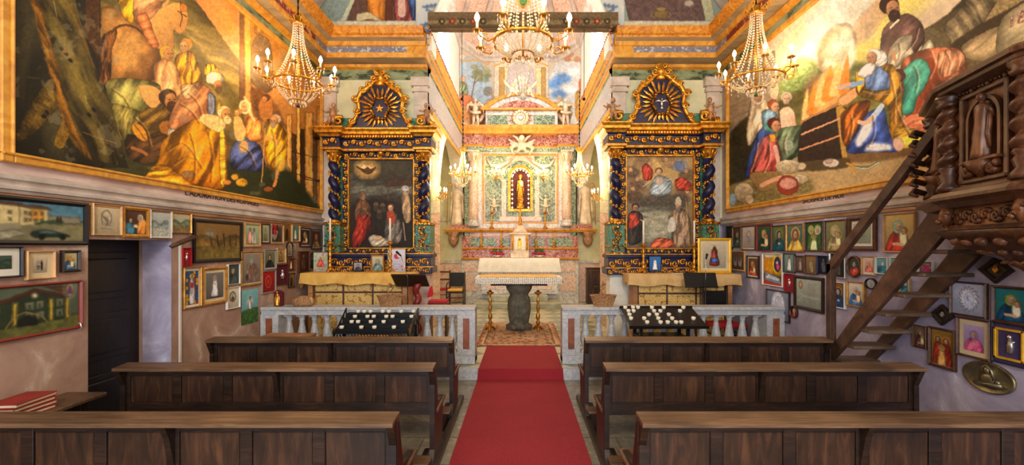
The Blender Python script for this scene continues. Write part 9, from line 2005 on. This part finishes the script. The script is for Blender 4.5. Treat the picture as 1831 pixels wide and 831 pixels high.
for i in range(3): a = 2 * PI * i / 3 + 0.4; b = MB(); b.tube([(0, 0, 0.15), (0.16 * math.cos(a), 0.16 * math.sin(a), 0.008)], 0.008, 5); b.build('foot', 'black_plastic', t)
t = thing('folding_screen_door', (2.16, 12.3, ZF), 'dark wooden cabinet standing in the right chancel recess', 'cabinet'); t.name = 'wooden_cabinet'
b = MB(); b.box(-0.24, 0.24, -0.14, 0.14, 0.001, 1.0, 0.01); b.build('body', 'brown_frame', t)
b = MB(); b.box(-0.26, 0.26, -0.16, 0.16, 1.0, 1.03, 0.006); b.build('top', 'pew_wood', t)
for s in (0, 1): b = MB(); b.box(-0.22 + 0.225 * s, -0.005 + 0.225 * s, -0.155, -0.14, 0.05, 0.95, 0.006); d = b.build('door', 'pew_panel', t); b = MB(); b.ell((-0.03 + 0.06 * s, -0.165, 0.5), 0.014, 8, 5); b.build('knob', 'brass', d)
t = thing('prayer_kneeler', (-1.34, 7.0, ZF), 'small kneeler with a red cushion behind the left rail', 'kneeler')
b = MB(); b.box(-0.16, 0.16, -0.12, 0.12, 0.70, 0.73, 0.005); b.build('arm_shelf', 'brown_frame', t)
b = MB(); b.box(-0.15, 0.15, -0.12, 0.12, 0.731, 0.765, 0.02); b.build('cushion', 'red_cloth', t)
b = MB(); b.box(-0.15, -0.12, -0.12, 0.12, 0, 0.70, 0.004); b.box(0.12, 0.15, -0.12, 0.12, 0, 0.70, 0.004); b.box(-0.14, 0.14, -0.4, -0.1, 0.12, 0.16, 0.006); b.build('side_frame', 'brown_frame', t)
b = MB(); b.prism([(-0.03, 0.0), (0.05, 0.02), (0.07, 0.06), (0.05, 0.2), (0.01, 0.16), (-0.02, 0.06)], -0.01, 0.01); o = b.build('red_pennant', 'red_cloth'); o.location = (-1.47, 6.86, 0.97); setp(o, 'folded red cloth hanging beside the lectern column', 'cloth')
t = thing('heart_ornament', (XL + 0.03, F * XL / (486 - VX), 1.99), 'red bow with a silver heart hanging in the left picture group', 'ornament')
b = MB(); b.tube([(0.01, 0, 0.09), (0.02, 0.05, 0.12), (0.02, 0.06, 0.07), (0.01, 0, 0.08), (0.02, -0.05, 0.12), (0.02, -0.06, 0.07), (0.01, 0, 0.08)], 0.012, 6); b.tube([(0.01, 0, 0.09), (0.01, 0, -0.02)], 0.016, 6); b.build('bow', 'red_cloth', t)
b = MB(); b.prism([(0.05 * (math.sin(a) ** 3), -0.05 + 0.045 * (math.cos(a) - 0.38 * math.cos(2 * a) - 0.12 * math.cos(3 * a))) for a in [2 * PI * i / 24 for i in range(24)]], 0.0, 0.02, 'x'); b.build('heart', 'silver', t)
wallpic(-1, 322.5, 339, 443, 476, 'velvet_red', .006, 'velvet_red', .004, 'relief', {}, 'small red velvet plaque with a silver medal, beside the white cable', group=GL)
b = MB(); y = F * XL / (320.5 - VX); b.box(XL, XL + 0.018, y - 0.014, y + 0.014, 0.02, 1.86, 0.003); o = b.build('cable_duct', 'white_pvc'); setp(o, 'white vertical cable duct on the left wall beside the dark doorway', 'cable duct')
b = MB(); b.tube([(XL + 0.01, 4.75, 1.905), (-3.36, 4.1, 1.80)], [0.03, 0.024], 4); b.build('wooden_peg', 'stair_wood'); o = bpy.data.objects['wooden_peg']; setp(o, 'rough wooden pole end jutting from the left wall above the doorway', 'pole')
b = MB(); b.tube([(XL, 3.5, 1.17), (XL + 0.03, 3.5, 1.165), (XL + 0.04, 3.5, 1.13), (XL + 0.02, 3.5, 1.11)], 0.006, 6); o = b.build('wall_hook', 'silver'); setp(o, 'small metal hook on the wall edge left of the doorway', 'hook')
t = thing('low_table', (-3.02, 5.45, 0), 'low pale wooden table end in front of the left rail', 'table')
b = MB(); b.box(-0.3, 0.32, -0.22, 0.2, 0.62, 0.65, 0.006); b.build('table_top', 'light_wood', t)
for (x, y) in ((-0.27, -0.19), (0.29, -0.19), (-0.27, 0.17), (0.29, 0.17)): b = MB(); b.box(x - 0.02, x + 0.02, y - 0.02, y + 0.02, 0.001, 0.62, 0.003); b.build('leg', 'light_wood', t)
bpy.context.view_layer.update()
